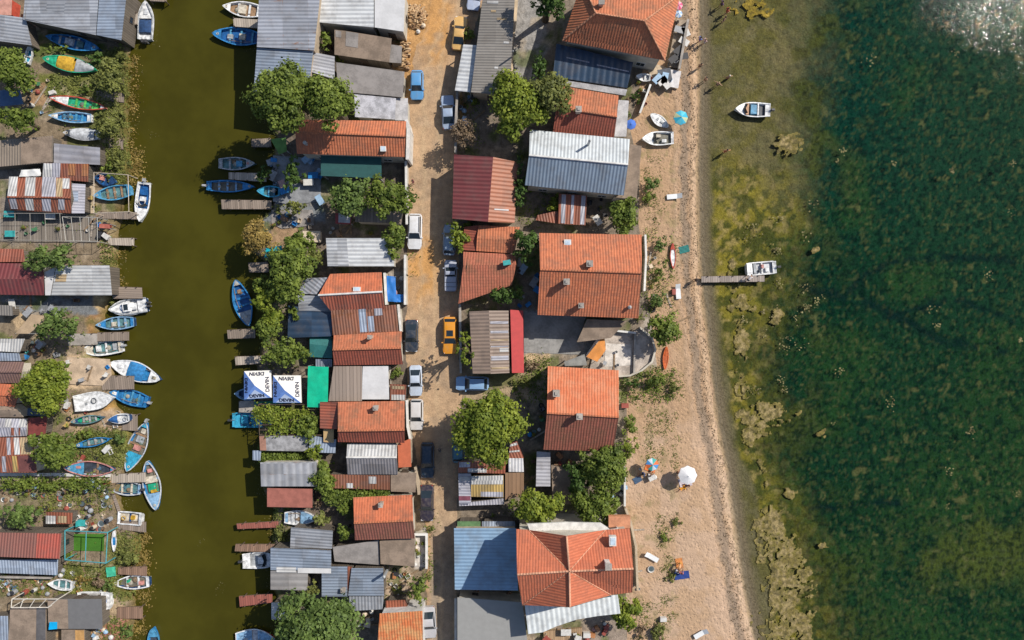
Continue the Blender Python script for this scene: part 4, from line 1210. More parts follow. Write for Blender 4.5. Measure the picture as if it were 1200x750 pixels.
# shanty
shed("rust and grey scrap roof strip directly under the big round tree", [(537, 541), (593, 540), (592, 555), (537, 554)], 2.8, SRUST, 'S', .2, windows=0, sheets=[(.02, .25, .05, .5, 0, SLILAC), (.2, .6, .6, .95, 0, SWHITE), (.6, .95, .05, .3, 0, STAN)], lm="the scrap roof strip under the round tree")
shed("scrap shed roof of grey and lilac sheets beside the road", [(537, 555), (552, 555), (552, 590), (538, 590)], 2.8, SLILAC, 'W', .2, windows=0, sheets=[(.1, .9, .1, .25, 0, SWHITE), (.0, .95, .75, .9, 0, plain((.2, .06, .09), .8))])
shed("yellow and white tarpaulin covered roof in the scrap yard", [(552, 558), (590, 557), (590, 583), (552, 582)], 3.0, SYEL, 'S', .3, windows=0, sheets=[(.0, .99, .0, .22, 0, SWHITE), (.0, .99, .22, .4, 0, SWHITE), (.3, .99, .75, .98, 0, SLILAC)], lm="the yellow and white tarpaulin roof")
shed("thin maroon and lilac strip roof under the yellow tarpaulin roof", [(538, 590), (590, 584), (591, 591), (538, 593)], 2.4, SLILAC, 'S', .1, windows=0)
shed("rust striped upper roof piece at the right of the big round tree", [(598, 520), (606, 517), (614, 537), (596, 537)], 2.9, SRUST, 'S', .2, windows=0, sheets=[(.0, .9, .05, .2, 0, SWHITE), (.0, .9, .5, .6, 0, SWHITE)])
shed("square white ribbed roof in the scrap yard", [(596, 537), (613, 537), (614, 553), (596, 553)], 2.9, corr((.6, .6, .62), .4, .02), 'S', .2, windows=0)
shed("brown wood roof with a white stick, bottom of the scrap yard", [(592, 554), (614, 554), (614, 580), (592, 586)], 2.6, plank((.28, .17, .10), .5), 'S', .2, windows=0, lm="the brown wood roof of the scrap yard")
shed("narrow grey blue roof below the two chimney house", [(629, 529), (645, 530), (645, 570), (628, 570)], 2.8, corr((.40, .40, .44), .45, .05), 'W', .2, windows=0, lm="the narrow grey blue roof")
shed("pale brown junk strewn roof between the narrow grey roof and the garden trees", [(646, 545), (668, 550), (669, 590), (648, 592)], 2.5, FLATB, 'S', .2, windows=0)
shed("rust and purple striped carport roof under the steel blue roof", [(655, 227), (688, 229), (686, 264), (654, 262)], 2.7, SRUST, 'S', .3, windows=0, sheets=[(.1, .25, .02, .98, 0, SLILAC), (.45, .55, .02, .98, 0, SLILAC), (.8, .95, .02, .98, 0, SLILAC)], lm="the rust and purple carport")
shed("rust brown floor-like roof strip left of the rust and purple carport", [(630, 252), (654, 247), (654, 262), (628, 258)], 2.2, SRUST, 'S', .1, windows=0)
shed("blue ribbed metal roof at the lower end of the road", [(532, 619), (605, 619), (607, 692), (533, 691)], 4.0, BLUE, 'W', .5, run='x', name='blue_roofed_building', cat='building', wall=PLASTER2, lm="the blue ribbed roof")
shed("grey flat roof at the bottom right of the road, shaded by the cross gable villa", [(536, 700), (612, 706), (622, 780), (536, 780)], 3.6, plain((.27, .27, .265), .9, .06), 'S', .3, name='flat_roofed_building', cat='building', wall=PLASTER, lm="the grey flat roof at the bottom")
shed("thin green roof strip above the blue ribbed roof", [(536, 611), (563, 611), (563, 617), (536, 617)], 2.4, plain((.10, .20, .09), .7), 'S', .1, windows=0)
shed("thin blue grey and white roof strip above the blue ribbed roof", [(565, 611), (603, 611), (604, 618), (565, 618)], 2.6, SBLUE, 'S', .1, windows=0)

# cross gable villa
def cross_villa():
    he, hr = 8.0, 11.2
    o = [(605, 620), (620, 621), (664, 628), (709, 621), (738, 619), (742, 666), (741, 694), (716, 697), (668, 711), (612, 709), (606, 673)]
    zr = {2, 5, 8, 10}
    outl = [(x, y, hr if i in zr else he) for i, (x, y) in enumerate(o)]
    outl2 = [P(*p) for p in outl]
    label = "big cross gabled orange tiled villa with white terrace above and pale awning below"
    base = P(673, 665, 9.0); base = Vector((base.x, base.y, 0))
    root = thing('tiled_house', label, 'house', base)
    ap = P(667, 669, hr)
    up = Vector((0, 0, .06))
    m = MB()
    tris = [[1, 2, 'a'], [2, 3, 'a'], [3, 4, 5, 'a'], [5, 6, 7, 'a'], [7, 8, 'a'], [8, 9, 'a'], [9, 10, 'a'], [10, 0, 1, 'a']]
    run = []
    for t in tris:
        pts = [(ap if q == 'a' else outl2[q]) + up for q in t]
        slab(m, pts, .1)
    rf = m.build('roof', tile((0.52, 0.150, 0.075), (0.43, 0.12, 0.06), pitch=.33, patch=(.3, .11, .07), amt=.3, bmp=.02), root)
    rm = MB()
    for q in (2, 5, 8, 10): rm.tube([outl2[q] + up * 2, ap + up * 2], .12, 6)
    for q in (1, 3, 7, 9): rm.tube([outl2[q] + up * 1.6, ap + up * 1.2], .06, 5)
    rm.build('ridge_cap', tile((.72, .38, .24), (.6, .3, .2)), rf)
    wm = MB()
    cx, cy = ap.x, ap.y
    ins = []
    for i, p in enumerate(outl2):
        v = Vector((cx - p.x, cy - p.y, 0)); v.normalize()
        q = p + v * .5
        ins.append(Vector((q.x, q.y, p.z - .12)))
    n = len(ins)
    for i in range(n):
        a, b = ins[i], ins[(i + 1) % n]
        wm.add([(a.x, a.y, -.1), (b.x, b.y, -.1), b, a], [[3, 2, 1, 0]])
    wm.build('wall', PLASTER, root)
    for i in (1, 3, 4, 5, 7, 8, 9, 10):
        a, b = ins[i], ins[(i + 1) % n]
        e = Vector((b.x - a.x, b.y - a.y, 0)); e.normalize(); rz = math.atan2(e.y, e.x); nn = Vector((-e.y, e.x, 0))
        if nn.dot(Vector((a.x - cx, a.y - cy, 0))) < 0: nn = -nn
        for z in (1.5, 4.2, 6.7):
            c = (a + b) / 2 + nn * .02
            f = MB(); 
            for dx, dz, ww, h_ in ((0, .56, 1.2, .09), (0, -.56, 1.2, .09), (-.56, 0, .09, 1.03), (.56, 0, .09, 1.03)):
                cc = c + e * dx; f.box((cc.x, cc.y, z + dz), (ww, .12, h_), rz)
            fo = f.build('window', WHITE, root)
            g = MB(); g.box((c.x, c.y, z), (1.04, .06, 1.04), rz); g.build('pane', GLASS, fo)
    # skylight and chimney
    q = P(718, 634, 9.9); m = MB(); m.box((q.x, q.y, 9.7), (.8, 1.1, .7)); s_ = m.build('skylight', WHITE, rf)
    m = MB(); m.box((q.x, q.y, 10.07), (.55, .8, .04)); m.build('pane', plain((.45, .55, .65), .15), s_)
    q = P(713, 664, 12.1); m = MB(); m.box((q.x, q.y, 11.2), (.55, .55, 1.9)); ch = m.build('chimney', WHITE, rf)
    m = MB(); m.box((q.x, q.y, 12.2), (.75, .75, .12)); m.build('cap', CONC, ch)
    LM.append((673, 665, "the cross gabled villa"))
    # white terrace on top side
    t = MB(); t.poly_prism([tuple(P(x, y, 7.2))[:2] for x, y in ((618, 614), (664, 612), (704, 613), (714, 620), (700, 636), (664, 640), (625, 634))], 6.9, 7.2)
    t.build('terrace', WHITE, root)
    t = MB(); t.box((*P(726, 612, 6.4)[:2], 6.0), (2.6, 1.4, .8)); t.build('terracotta_parapet', plain((.55, .24, .13)), root)
    return root
cross_villa()
aw = [(615, 709), (668, 712), (716, 698), (724, 697), (727, 719), (700, 722), (676, 726), (652, 734), (636, 741), (619, 743)]
aw_b = P(670, 720, 5.6); aw_b = Vector((aw_b.x, aw_b.y, 0))
aw_r = thing('pale_awning', "pale standing seam awning with a curved edge under the cross gabled villa", 'awning', aw_b)
m = MB(); slab(m, [P(x, y, 5.6) for x, y in aw], .08, 'y'); 
m.uv = [[(q[0], q[1]) for q in u] for u in m.uv]
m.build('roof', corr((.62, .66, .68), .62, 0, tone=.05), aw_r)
for x, y in ((622, 738), (650, 729), (700, 717), (722, 714)):
    q = P(x, y, 5.5); m = MB(); m.box((q.x, q.y, 2.75), (.12, .12, 5.5)); m.build('post', WHITE, aw_r)


# ================================================================== BOATS
BL_ = dict(blue=(.03, .20, .46), sky=(.08, .28, .46), navy=(.02, .06, .16), white=(.72, .73, .74), cyan=(.04, .32, .50), green=(.02, .36, .20), grn2=(.10, .45, .10),
           red=(.45, .07, .04), grey=(.36, .38, .40), teal=(.10, .22, .24), wood=(.30, .19, .11), dblue=(.015, .10, .30), cream=(.60, .54, .44), lgrey=(.5, .52, .55), dark=(.05, .06, .08),
           yellow=(.55, .33, .03), pink=(.55, .25, .22), mud=(.16, .15, .12), lblue=(.22, .38, .56))
def bm_(c, r=.45): return plain(BL_[c] if isinstance(c, str) else c, r, .42, 2.6, name='boat paint')


def boat(label, stern, bow, wpx, hull, rim, inner, deck=None, z=None, ends='transom', seats=3, dk=.32, sterndk=.10, motor=True, thw=None, sheer=.28,
         extra=(), name='rowing_boat', cat='boat', group=None, h=.62, tilt=0.0):
    if z is None: z = CANAL_Z
    zt = z + h * .6
    A = P(*stern, zt); B = P(*bow, zt)
    L = (B - A).length; Wd = wpx * S * (H - zt) / H
    mid = (A + B) / 2; mid.z = z
    rz = math.atan2(B.y - A.y, B.x - A.x)
    LOCAL[0] = True
    root = thing(name, label, cat, mid, group, rz)
    root.rotation_euler = (tilt, 0, rz)
    N = 18
    def hw(t):
        if ends == 'double': s_ = math.sin(PI * min(1, max(0, t))) ** .62 * (1 - .06 * math.cos(2 * PI * t))
        elif ends == 'square': s_ = 1.0 if .06 < t < .93 else .92
        elif ends == 'speed': s_ = (.86 + .14 * min(1, t / .35)) * (1 if t < .45 else max(0, 1 - ((t - .45) / .55) ** 2.6))
        else: s_ = (.70 + .30 * math.sin(min(1, t / .42) * PI / 2)) * (1 if t < .42 else max(0, 1 - ((t - .42) / .58) ** 2.1))
        return max(.012, s_) * Wd / 2
    def top(t): return h * (.82 + sheer * (abs(t - .4) / .6) ** 2 * 1.4)
    draft = -.12
    th = min(.07, Wd * .05)
    ts = [i / N for i in range(N + 1)]
    def x(t): return (t - .5) * L
    # hull: outer skin, gunwale return, inner skin, floor
    m = MB(); vs_ = []; fs = []
    for t in ts:
        w_ = hw(t); tp = top(t); wi = max(.004, w_ - th); fl = .10 + .10 * t
        prof = [(0, draft), (w_ * .55, draft + .03), (w_ * .88, .18), (w_, tp), (wi, tp), (wi * .88, .24), (wi * .62, fl), (0, fl)]
        vs_ += [(x(t), y, zz) for y, zz in prof] + [(x(t), -y, zz) for y, zz in prof]
    K = 16
    for i in range(N):
        for s0 in (0, 8):
            for j in range(7):
                a = i * K + s0 + j; b = a + 1; c = b + K; d = a + K
                fs.append([a, d, c, b] if s0 == 0 else [a, b, c, d])
    # transom and stem closing
    for i in (0, N):
        o_ = i * K
        for j in range(3):
            f = [o_ + j, o_ + j + 1, o_ + 8 + j + 1, o_ + 8 + j]
            fs.append(f if i == 0 else f[::-1])
        f = [o_ + 3, o_ + 4, o_ + 12, o_ + 11]
    m.add(vs_, fs)
    hull_o = m.build('hull', bm_(hull), root, smooth=False)
    # transom inner wall
    m = MB(); w0 = hw(0) - th
    m.box((x(0) + th * .7, 0, top(0) * .5), (th, w0 * 2, top(0) * .98)); m.build('transom', bm_(rim), root)
    # rim
    m = MB(); vs_ = []; fs = []
    for t in ts:
        w_ = hw(t) + .025; wi = max(.0, w_ - .05 - th * 1.3); tp = top(t) + .006
        for sg in (1, -1):
            vs_ += [(x(t), sg * w_, tp - .05), (x(t), sg * w_, tp + .03), (x(t), sg * wi, tp + .03), (x(t), sg * wi, tp - .05)]
    for i in range(N):
        for s0 in (0, 4):
            for j in range(4):
                a = i * 8 + s0 + j; b = i * 8 + s0 + (j + 1) % 4
                fs.append([a, b, b + 8, a + 8])
    m.add(vs_, fs); m.build('gunwale', bm_(rim), root)
    # floor liner
    def deckmesh(t0, t1, zf, nm, mat, crown=.0, shrink=1.0, n=8):
        m = MB(); vs_ = []; fs = []
        for i in range(n + 1):
            t = t0 + (t1 - t0) * i / n
            wi = max(.0, (hw(t) - th * .6) * shrink)
            zz = zf(t) if callable(zf) else zf
            for k, f in enumerate((-1, -.5, 0, .5, 1)):
                vs_.append((x(t), wi * f, zz + crown * (1 - f * f)))
            for k, f in enumerate((-1, -.5, 0, .5, 1)):
                vs_.append((x(t), wi * f, zz - .04))
        for i in range(n):
            for k in range(4):
                a = i * 10 + k; fs.append([a, a + 10, a + 11, a + 1])
                a += 5; fs.append([a, a + 1, a + 11, a + 10])
            for a, q in ((i * 10, 0), (i * 10 + 4, 1)):
                f = [a, a + 5, a + 15, a + 10]; fs.append(f if q == 0 else f[::-1])
        fs.append([0, 1, 2, 3, 4, 9, 8, 7, 6, 5]); e = n * 10; fs.append([e + 5, e + 6, e + 7, e + 8, e + 9, e + 4, e + 3, e + 2, e + 1, e])
        m.add(vs_, fs)
        return m.build(nm, mat, root)
    deckmesh(.03, .96, .22, 'floor', bm_(inner), 0, .9, 10)
    if deck and dk > 0: deckmesh(1 - dk, .985, lambda t: top(t) - .02, 'foredeck', bm_(deck), .05)
    if deck and sterndk > 0: deckmesh(.02, sterndk, lambda t: top(t) - .04, 'stern_deck', bm_(deck), .02, 1, 4)
    t0, t1 = sterndk + .06, 1 - dk - .06
    for i in range(seats):
        t = t0 + (t1 - t0) * (i + .5) / max(1, seats)
        m = MB(); m.box((x(t), 0, h * .62), (.26 if L > 4 else .2, (hw(t) - th) * 1.96, .05)); m.build('thwart', bm_(thw or rim), root)
    # nets, rope and gear lying in the hold
    if seats > 0 and L > 4 and 'kayak' not in name:
        rg = random.Random(int(stern[0] * 7 + stern[1]))
        for _ in range(rg.randint(1, 3)):
            t = rg.uniform(t0 + .04, t1 - .02); y_ = rg.uniform(-.35, .35) * hw(t); m = MB(); r0_ = rg.uniform(.18, .34)
            m.lathe((x(t), y_, .22), [(r0_ * (1 + .2 * rg.random()), 0), (r0_ * 1.1, .08), (r0_ * .8, .17), (r0_ * .3, .22)], 7)
            m.build('net_bundle', plain(rg.choice([(.12, .16, .13), (.20, .14, .09), (.35, .33, .28), (.06, .12, .18)]), .95, .5, 9, name='netting'), root)
        m = MB(); t = t0 + .5 * (t1 - t0); m.tube([(x(t - .2), hw(t) * .5, .5), (x(t), hw(t) * .62, .47), (x(t + .24), hw(t) * .5, .5)], .035, 5); m.build('oar', WOOD, root)
        m = MB(); pts = [(x(.9) + .16 * math.cos(a * .9) * (1 - a / 40), .16 * math.sin(a * .9) * (1 - a / 40), top(.9) + .06) for a in range(16)]; m.tube(pts, .03, 4); m.build('rope_coil', plain((.5, .44, .33), .9), root)
    # loose things inside / fittings
    for e in extra:
        k = e[0]
        if k == 'screen':
            t = e[1]; m = MB(); w_ = hw(t) * .8
            m.add([(x(t), -w_, top(t)), (x(t) + .35, 0, top(t)), (x(t), w_, top(t)), (x(t) - .25, w_ * .9, top(t) + .42), (x(t) + .05, 0, top(t) + .45), (x(t) - .25, -w_ * .9, top(t) + .42)],
                  [[0, 1, 4, 5], [1, 2, 3, 4]]); m.build('windscreen', GLASS, root)
        elif k == 'canopy':
            _, ta, tb, c = e
            m = MB(); vs_ = []; fs = []
            for i in range(9):
                t = ta + (tb - ta) * i / 8
                for f in (-1, -.6, 0, .6, 1):
                    vs_.append((x(t), hw(t) * .92 * f, top(t) + .06 + .28 * (1 - f * f) * math.sin(PI * min(1, max(0, .15 + .7 * i / 8)))))
            for i in range(8):
                for k2 in range(4):
                    a = i * 5 + k2; fs.append([a, a + 5, a + 6, a + 1])
            m.add(vs_, fs); m.build('cover', plain(BL_[c], .8, .35, 3, name='boat cover'), root, smooth=True)
        elif k == 'box':
            _, t, y, sx, sy, hh, c = e
            m = MB(); m.box((x(t), y * hw(t), .22 + hh / 2), (sx, sy, hh), 0, .93); m.build('locker', bm_(c), root)
        elif k == 'hatch':
            _, t, y, sx, sy, c = e
            m = MB(); m.box((x(t), y * hw(t), top(t) + .04), (sx, sy, .07)); m.build('hatch', bm_(c), root)
        elif k == 'ring':
            _, t, r, c = e
            m = MB(); pts = [(x(t) + r * math.cos(a * PI / 8), r * math.sin(a * PI / 8), top(t) + .09) for a in range(17)]
            m.tube(pts, .05, 5); m.build('rope_ring', bm_(c), root)
        elif k == 'tubes':
            _, c = e
            for sg in (-1, 1):
                m = MB(); m.tube([(x(.0), sg * Wd * .42, top(0) + .05), (x(.6), sg * Wd * .44, top(.6) + .08), (x(.93), sg * Wd * .12, top(.9) + .12)], .1, 6); m.build('rail', bm_(c), root)
        elif k == 'cabin':
            _, ta, tb, c = e
            m = MB(); t = (ta + tb) / 2; m.box((x(t), 0, top(t) + .2), ((tb - ta) * L, Wd * .62, .5), 0, .85); cb = m.build('cabin', bm_(c), root)
            m = MB(); m.box((x(t), 0, top(t) + .47), ((tb - ta) * L * .55, Wd * .36, .04)); m.build('hatch', GLASS, cb)
    if motor:
        n_m = motor if isinstance(motor, int) and motor is not True else 1
        for i in range(n_m):
            yy = (i - (n_m - 1) / 2) * .45
            m = MB(); m.box((x(0) - .28, yy, top(0) + .12), (.5, .30, .40), 0, .8)
            mo = m.build('outboard_motor', plain((.35, .36, .38) if i % 2 == 0 and L > 5 else (.05, .05, .055), .4, .2), root)
            m = MB(); m.tube([(x(0) - .22, yy, top(0)), (x(0) - .35, yy, -.35)], [.08, .05], 6); m.build('shaft', GREYM, mo)
            m = MB(); m.tube([(x(0) - .05, yy, top(0) + .16), (x(0) + .42, yy + .08, top(0) + .2)], .025, 5); m.build('tiller', GREYM, mo)
    LOCAL[0] = False
    return root


LZ = .12   # boats pulled up on land
boat("blue rowing boat with pointed right end lying beside the large grey boathouse", (55, 43), (118, 58), 15, 'dblue', 'blue', 'blue', 'blue', z=LZ, ends='double', seats=3, dk=.28, motor=False, thw='lgrey', extra=(('box', .42, 0, 1.1, .9, .3, 'lgrey'), ('box', .62, 0, .9, .8, .25, 'teal')))
boat("green hulled boat with yellow covers and a grey tarpaulin at its right end", (113, 82), (52, 69), 17, 'green', 'green', 'yellow', 'green', z=LZ, ends='double', seats=2, dk=.25, motor=False, extra=(('canopy', .02, .38, 'grey'), ('canopy', .42, .72, 'yellow')))
boat("red rimmed boat with white foredeck and bright green inside on the left bank", (125, 127), (60, 115), 13, 'cream', 'red', 'green', 'white', z=LZ, ends='double', seats=3, dk=.32, motor=False, thw='grn2', extra=(('box', .2, .1, .8, .8, .35, 'grn2'),))
boat("light blue rowing boat with a white left end just below the green and red boat", (108, 139), (59, 136), 13, 'white', 'lblue', 'blue', 'white', z=LZ, seats=4, dk=.2, motor=False, thw='sky')
boat("little white and turquoise dinghy standing beside the pale grey sheet roof", (32, 75), (37, 53), 8, 'white', 'white', 'cyan', 'white', z=.1, seats=1, dk=.3, motor=False, name='dinghy')
boat("tarpaulin wrapped grey blue boat above the weathered grey metal roof", (116, 159), (76, 156), 14, 'grey', 'lgrey', 'grey', 'lgrey', z=LZ, seats=1, dk=.3, motor=False, extra=(('canopy', .1, .8, 'lgrey'), ('box', .85, 0, .8, .8, .5, 'dark')))
boat("white motorboat with navy cover and two outboards moored at the top left of the canal", (171, 47), (172, 2), 19, 'white', 'white', 'lgrey', 'white', ends='speed', seats=0, dk=.45, sterndk=.12, motor=2, extra=(('canopy', .18, .5, 'navy'), ('hatch', .72, 0, .7, .5, 'lgrey'), ('tubes', 'grey')), name='motorboat')
boat("dark blue boat half hidden under the bush beside the patchwork shed", (112, 208), (137, 214), 14, 'dblue', 'navy', 'dblue', 'navy', ends='double', seats=2, dk=.3, motor=False, z=-.2, extra=(('box', .3, .2, .6, .6, .3, 'pink'),))
boat("sky blue rowing boat with wooden seats, left of the white motorboat with blue cockpit", (154, 223), (111, 230), 17, 'sky', 'sky', 'teal', 'sky', seats=3, dk=.2, motor=False, thw='wood', z=.05)
boat("white motorboat with royal blue cockpit moored upright beside the plank dock", (170, 214), (165, 260), 17, 'white', 'white', 'dblue', 'white', ends='speed', seats=0, dk=.34, sterndk=.05, motor=1, extra=(('box', .25, .0, .7, .9, .35, 'dblue'), ('screen', .58), ('ring', .5, .4, 'cream'), ('box', .42, 0, .6, .6, .5, 'white')), name='motorboat')
boat("white decked motorboat with pointed nose to the left beneath the plank dock with crossed lines", (173, 357), (129, 363), 19, 'navy', 'white', 'white', 'white', ends='speed', seats=0, dk=.55, sterndk=.25, motor=2, extra=(('ring', .62, .42, 'dblue'), ('hatch', .35, 0, .8, .8, 'white'), ('tubes', 'grey'), ('cabin', .42, .62, 'white')), name='motorboat')
boat("medium blue rowing boat between the two plank docks, tan seat inside", (158, 377), (114, 381), 15, 'navy', 'lblue', 'teal', 'blue', seats=3, dk=.25, motor=False, thw='lblue', extra=(('box', .55, .1, .6, .6, .3, 'cream'),))
boat("white rimmed motorboat with grey green cockpit under the second plank dock", (144, 405), (97, 411), 17, 'white', 'white', 'teal', 'cream', seats=1, dk=.28, motor=1, ends='speed', extra=(('screen', .66), ('box', .6, 0, .5, .8, .4, 'white'), ('box', .2, 0, .5, .9, .25, 'grey')), name='motorboat')
boat("long white boat with bright blue mid cover pointing down right into the canal", (130, 425), (189, 445), 21, 'navy', 'white', 'blue', 'white', ends='double', seats=1, dk=.22, sterndk=.36, motor=False, thw='white', extra=(('canopy', .36, .68, 'blue'), ('hatch', .2, 0, .6, .5, 'white'), ('hatch', .88, 0, .5, .4, 'mud')))
boat("bright azure open boat with three seats and a small outboard on the left bank", (174, 471), (130, 459), 18, 'dblue', 'blue', 'blue', 'blue', seats=3, dk=.22, motor=1, thw='sky', extra=(('hatch', .86, 0, .45, .4, 'white'),))
boat("white covered yacht tender with a round ring on its deck, partly under the tree", (88, 473), (134, 466), 21, 'white', 'white', 'white', 'white', seats=0, dk=.55, sterndk=.44, motor=False, z=LZ, ends='speed', extra=(('ring', .5, .32, 'dark'), ('hatch', .3, -.2, .3, .3, 'grey')), name='covered_boat')
boat("narrow dark green boat lying below the ring marked white boat", (122, 489), (85, 494), 9, 'navy', 'teal', 'green', 'navy', seats=3, dk=.2, motor=False, z=LZ, ends='double', thw='grey')
boat("small white tender with a navy covered half on the square plank dock", (153, 489), (128, 492), 11, 'navy', 'white', 'white', 'white', z=.25, seats=0, dk=.2, motor=False, extra=(('canopy', .55, .95, 'dblue'), ('ring', .2, .2, 'grey')), name='dinghy')
boat("slim blue skiff among the weeds above the pink rimmed boat", (130, 514), (90, 522), 9, 'navy', 'blue', 'teal', 'blue', z=LZ, ends='double', seats=3, dk=.2, motor=False, thw='grey')
boat("pink rimmed boat with blue foredeck on land just above the long pale path", (135, 550), (77, 548), 17, 'navy', 'pink', 'dark', 'sky', z=LZ, ends='double', seats=1, dk=.38, sterndk=.08, motor=False, thw='wood', extra=(('hatch', .72, -.2, .6, .3, 'pink'),))
boat("pale blue and white open boat with green inside, moored right of the pink rimmed boat", (166, 573), (128, 571), 16, 'navy', 'lgrey', 'teal', 'lblue', seats=2, dk=.2, motor=1, thw='cream')
boat("long blue boat with turquoise covered bow, moored on the slant, stern at its top", (172, 495), (150, 552), 21, 'blue', 'lgrey', 'mud', 'cyan', ends='double', seats=2, dk=.38, sterndk=.10, motor=1, thw='wood', extra=(('box', .35, 0, .9, 1.0, .2, 'grey'), ('box', .18, .1, .6, .6, .3, 'cream'), ('box', .52, 0, .7, .9, .25, 'pink')))
boat("light blue boat with cream hatch moored slanting, right of the pale blue open boat", (173, 540), (184, 597), 20, 'blue', 'lgrey', 'mud', 'lblue', ends='double', seats=1, dk=.34, sterndk=.08, motor=False, thw='lblue', extra=(('box', .38, 0, .9, 1.5, .45, 'cream'), ('box', .55, 0, 1.1, 1.2, .2, 'green'), ('box', .62, .1, .4, .7, .4, 'yellow'), ('box', .2, .1, .5, .5, .4, 'pink')))
boat("boxy white boat with tan cockpit on the dock under the teal chair clutter", (139, 606), (167, 608), 15, 'white', 'white', 'cream', 'white', seats=1, dk=.1, sterndk=.1, motor=False, ends='square', z=-.3, thw='navy', extra=(('ring', .25, .25, 'yellow'), ('box', .6, .1, .5, .5, .3, 'yellow')), name='flat_boat')
boat("white rimmed rowing boat with weedy green inside by the lower left plank dock", (176, 681), (134, 683), 16, 'navy', 'white', 'mud', 'white', seats=2, dk=.15, motor=False, thw='white', extra=(('box', .25, .2, .6, .5, .3, 'pink'), ('box', .6, -.1, .5, .5, .2, 'green')))
boat("white and teal little boat grounded among the rubbish at the lower left", (86, 686), (58, 683), 13, 'lgrey', 'white', 'teal', 'white', z=LZ, seats=2, dk=.2, motor=False, thw='white', name='dinghy')
boat("white boat with a blue rimmed windscreen tucked above the dark grey felt roof", (92, 703), (131, 703), 20, 'white', 'white', 'white', 'white', z=LZ, ends='square', seats=0, dk=.3, motor=False, extra=(('ring', .75, .55, 'dblue'), ('cabin', .35, .6, 'white')), name='motorboat')
boat("slim white and blue kayak standing upright along the right of the artificial lawn", (134, 646), (134, 622), 5, 'white', 'white', 'blue', 'white', z=LZ, ends='double', seats=1, dk=.3, sterndk=.3, motor=False, name='kayak', cat='kayak', h=.3)
boat("light blue canopied boat, bow up, at the bottom of the left bank", (181, 766), (180, 735), 13, 'blue', 'sky', 'dark', 'sky', ends='double', seats=1, dk=.35, motor=False)
# east side of the canal
boat("white rowing boat with wooden frames moored at the very top beside the tall boathouse", (306, 14), (262, 8), 18, 'white', 'white', 'wood', 'white', seats=2, dk=.2, motor=False, extra=(('box', .5, 0, 1.0, 1.2, .3, 'cream'),))
boat("azure blue open boat with its right end under the tall boathouse roof", (312, 46), (250, 40), 20, 'blue', 'blue', 'dblue', 'blue', ends='double', seats=3, dk=.16, motor=False, thw='sky', extra=(('box', .45, 0, .8, .8, .3, 'cream'), ('box', .68, .1, .7, .6, .25, 'grey')))
boat("teal grey boat, nose to the right, upper one moored in the deep shade", (257, 192), (300, 192), 15, 'teal', 'grey', 'teal', 'grey', seats=2, dk=.25, motor=False, extra=(('hatch', .8, 0, .3, .3, 'pink'), ('box', .55, 0, .8, .8, .3, 'sky')))
boat("royal blue boat with outboard, lower of the two moored in the deep shade", (243, 218), (299, 219), 14, 'blue', 'blue', 'mud', 'blue', seats=3, dk=.25, motor=1, thw='lblue', extra=(('box', .85, 0, .4, .4, .3, 'pink'),))
boat("turquoise boat pulled up at the right end of the shaded dock", (329, 225), (302, 224), 13, 'cyan', 'cyan', 'teal', 'cyan', z=-.1, seats=2, dk=.3, motor=False, thw='sky', name='dinghy')
boat("slim blue double ended boat with a grey lower deck lying along the trees", (292, 382), (277, 328), 20, 'blue', 'blue', 'dblue', 'grey', ends='double', seats=3, dk=.12, sterndk=.32, motor=False, thw='blue', extra=(('hatch', .2, 0, .25, .25, 'cream'), ('box', .75, 0, .5, .5, .3, 'wood')))
boat("small pale blue boat peeping out left of the printed white and blue pavilions", (300, 463), (276, 461), 14, 'lblue', 'lblue', 'navy', 'lblue', seats=1, dk=.2, motor=False, name='dinghy', z=-.6)
boat("cyan blue boat with outboard nosed under the vine rows", (273, 492), (309, 492), 17, 'cyan', 'cyan', 'cyan', 'cyan', seats=2, dk=.25, motor=1, thw='navy', ends='square', extra=(('box', .4, 0, .9, .9, .35, 'cyan'),))
boat("white boat with a pale blue bow deck on land above the grey blue canal shed", (334, 606), (373, 607), 17, 'white', 'white', 'lgrey', 'lblue', z=.1, seats=2, dk=.52, motor=False, thw='lgrey')
boat("white motorboat with grey cockpit nosed under the wide boathouse roof", (285, 657), (328, 655), 19, 'white', 'white', 'grey', 'white', ends='speed', seats=0, dk=.35, sterndk=.2, motor=1, extra=(('screen', .6), ('box', .5, 0, .8, .9, .5, 'white')), name='motorboat')
boat("white and blue boat with a red rim at the bottom edge of the canal", (277, 750), (324, 748), 25, 'red', 'white', 'white', 'lblue', seats=0, dk=.45, sterndk=.4, motor=False, extra=(('hatch', .25, 0, .5, .5, 'grey'), ('hatch', .6, -.2, .4, .5, 'grey')))
# beach and sea
boat("white upturned looking tender with grey lettering beside the blue beach parasol", (783, 149), (762, 134), 11, 'white', 'white', 'white', 'white', z=.05, seats=0, dk=.5, sterndk=.46, motor=False, name='paddle_board', cat='boat', h=.35, ends='double', extra=(('hatch', .35, 0, .5, .2, 'grey'), ('hatch', .6, 0, .3, .3, 'grey')))
boat("white motorboat drawn up on the sand, nose to the left, dark cockpit", (789, 162), (752, 163), 16, 'white', 'white', 'mud', 'white', z=.05, ends='speed', seats=0, dk=.36, sterndk=.08, motor=False, extra=(('screen', .6), ('box', .3, .4, .6, .4, .4, 'white'), ('box', .48, -.35, .6, .4, .4, 'cream')), name='motorboat')
boat("small white dinghy by the potted plants next to the villa", (762, 92), (745, 90), 9, 'white', 'white', 'white', 'white', z=.05, seats=1, dk=.4, motor=False, name='dinghy')
boat("red tipped white kayak lying upright on the sand right of the three chimney house", (789, 315), (788, 285), 6, 'white', 'red', 'white', 'red', z=0, ends='double', seats=1, dk=.25, sterndk=.1, motor=False, name='kayak', cat='kayak', h=.3)
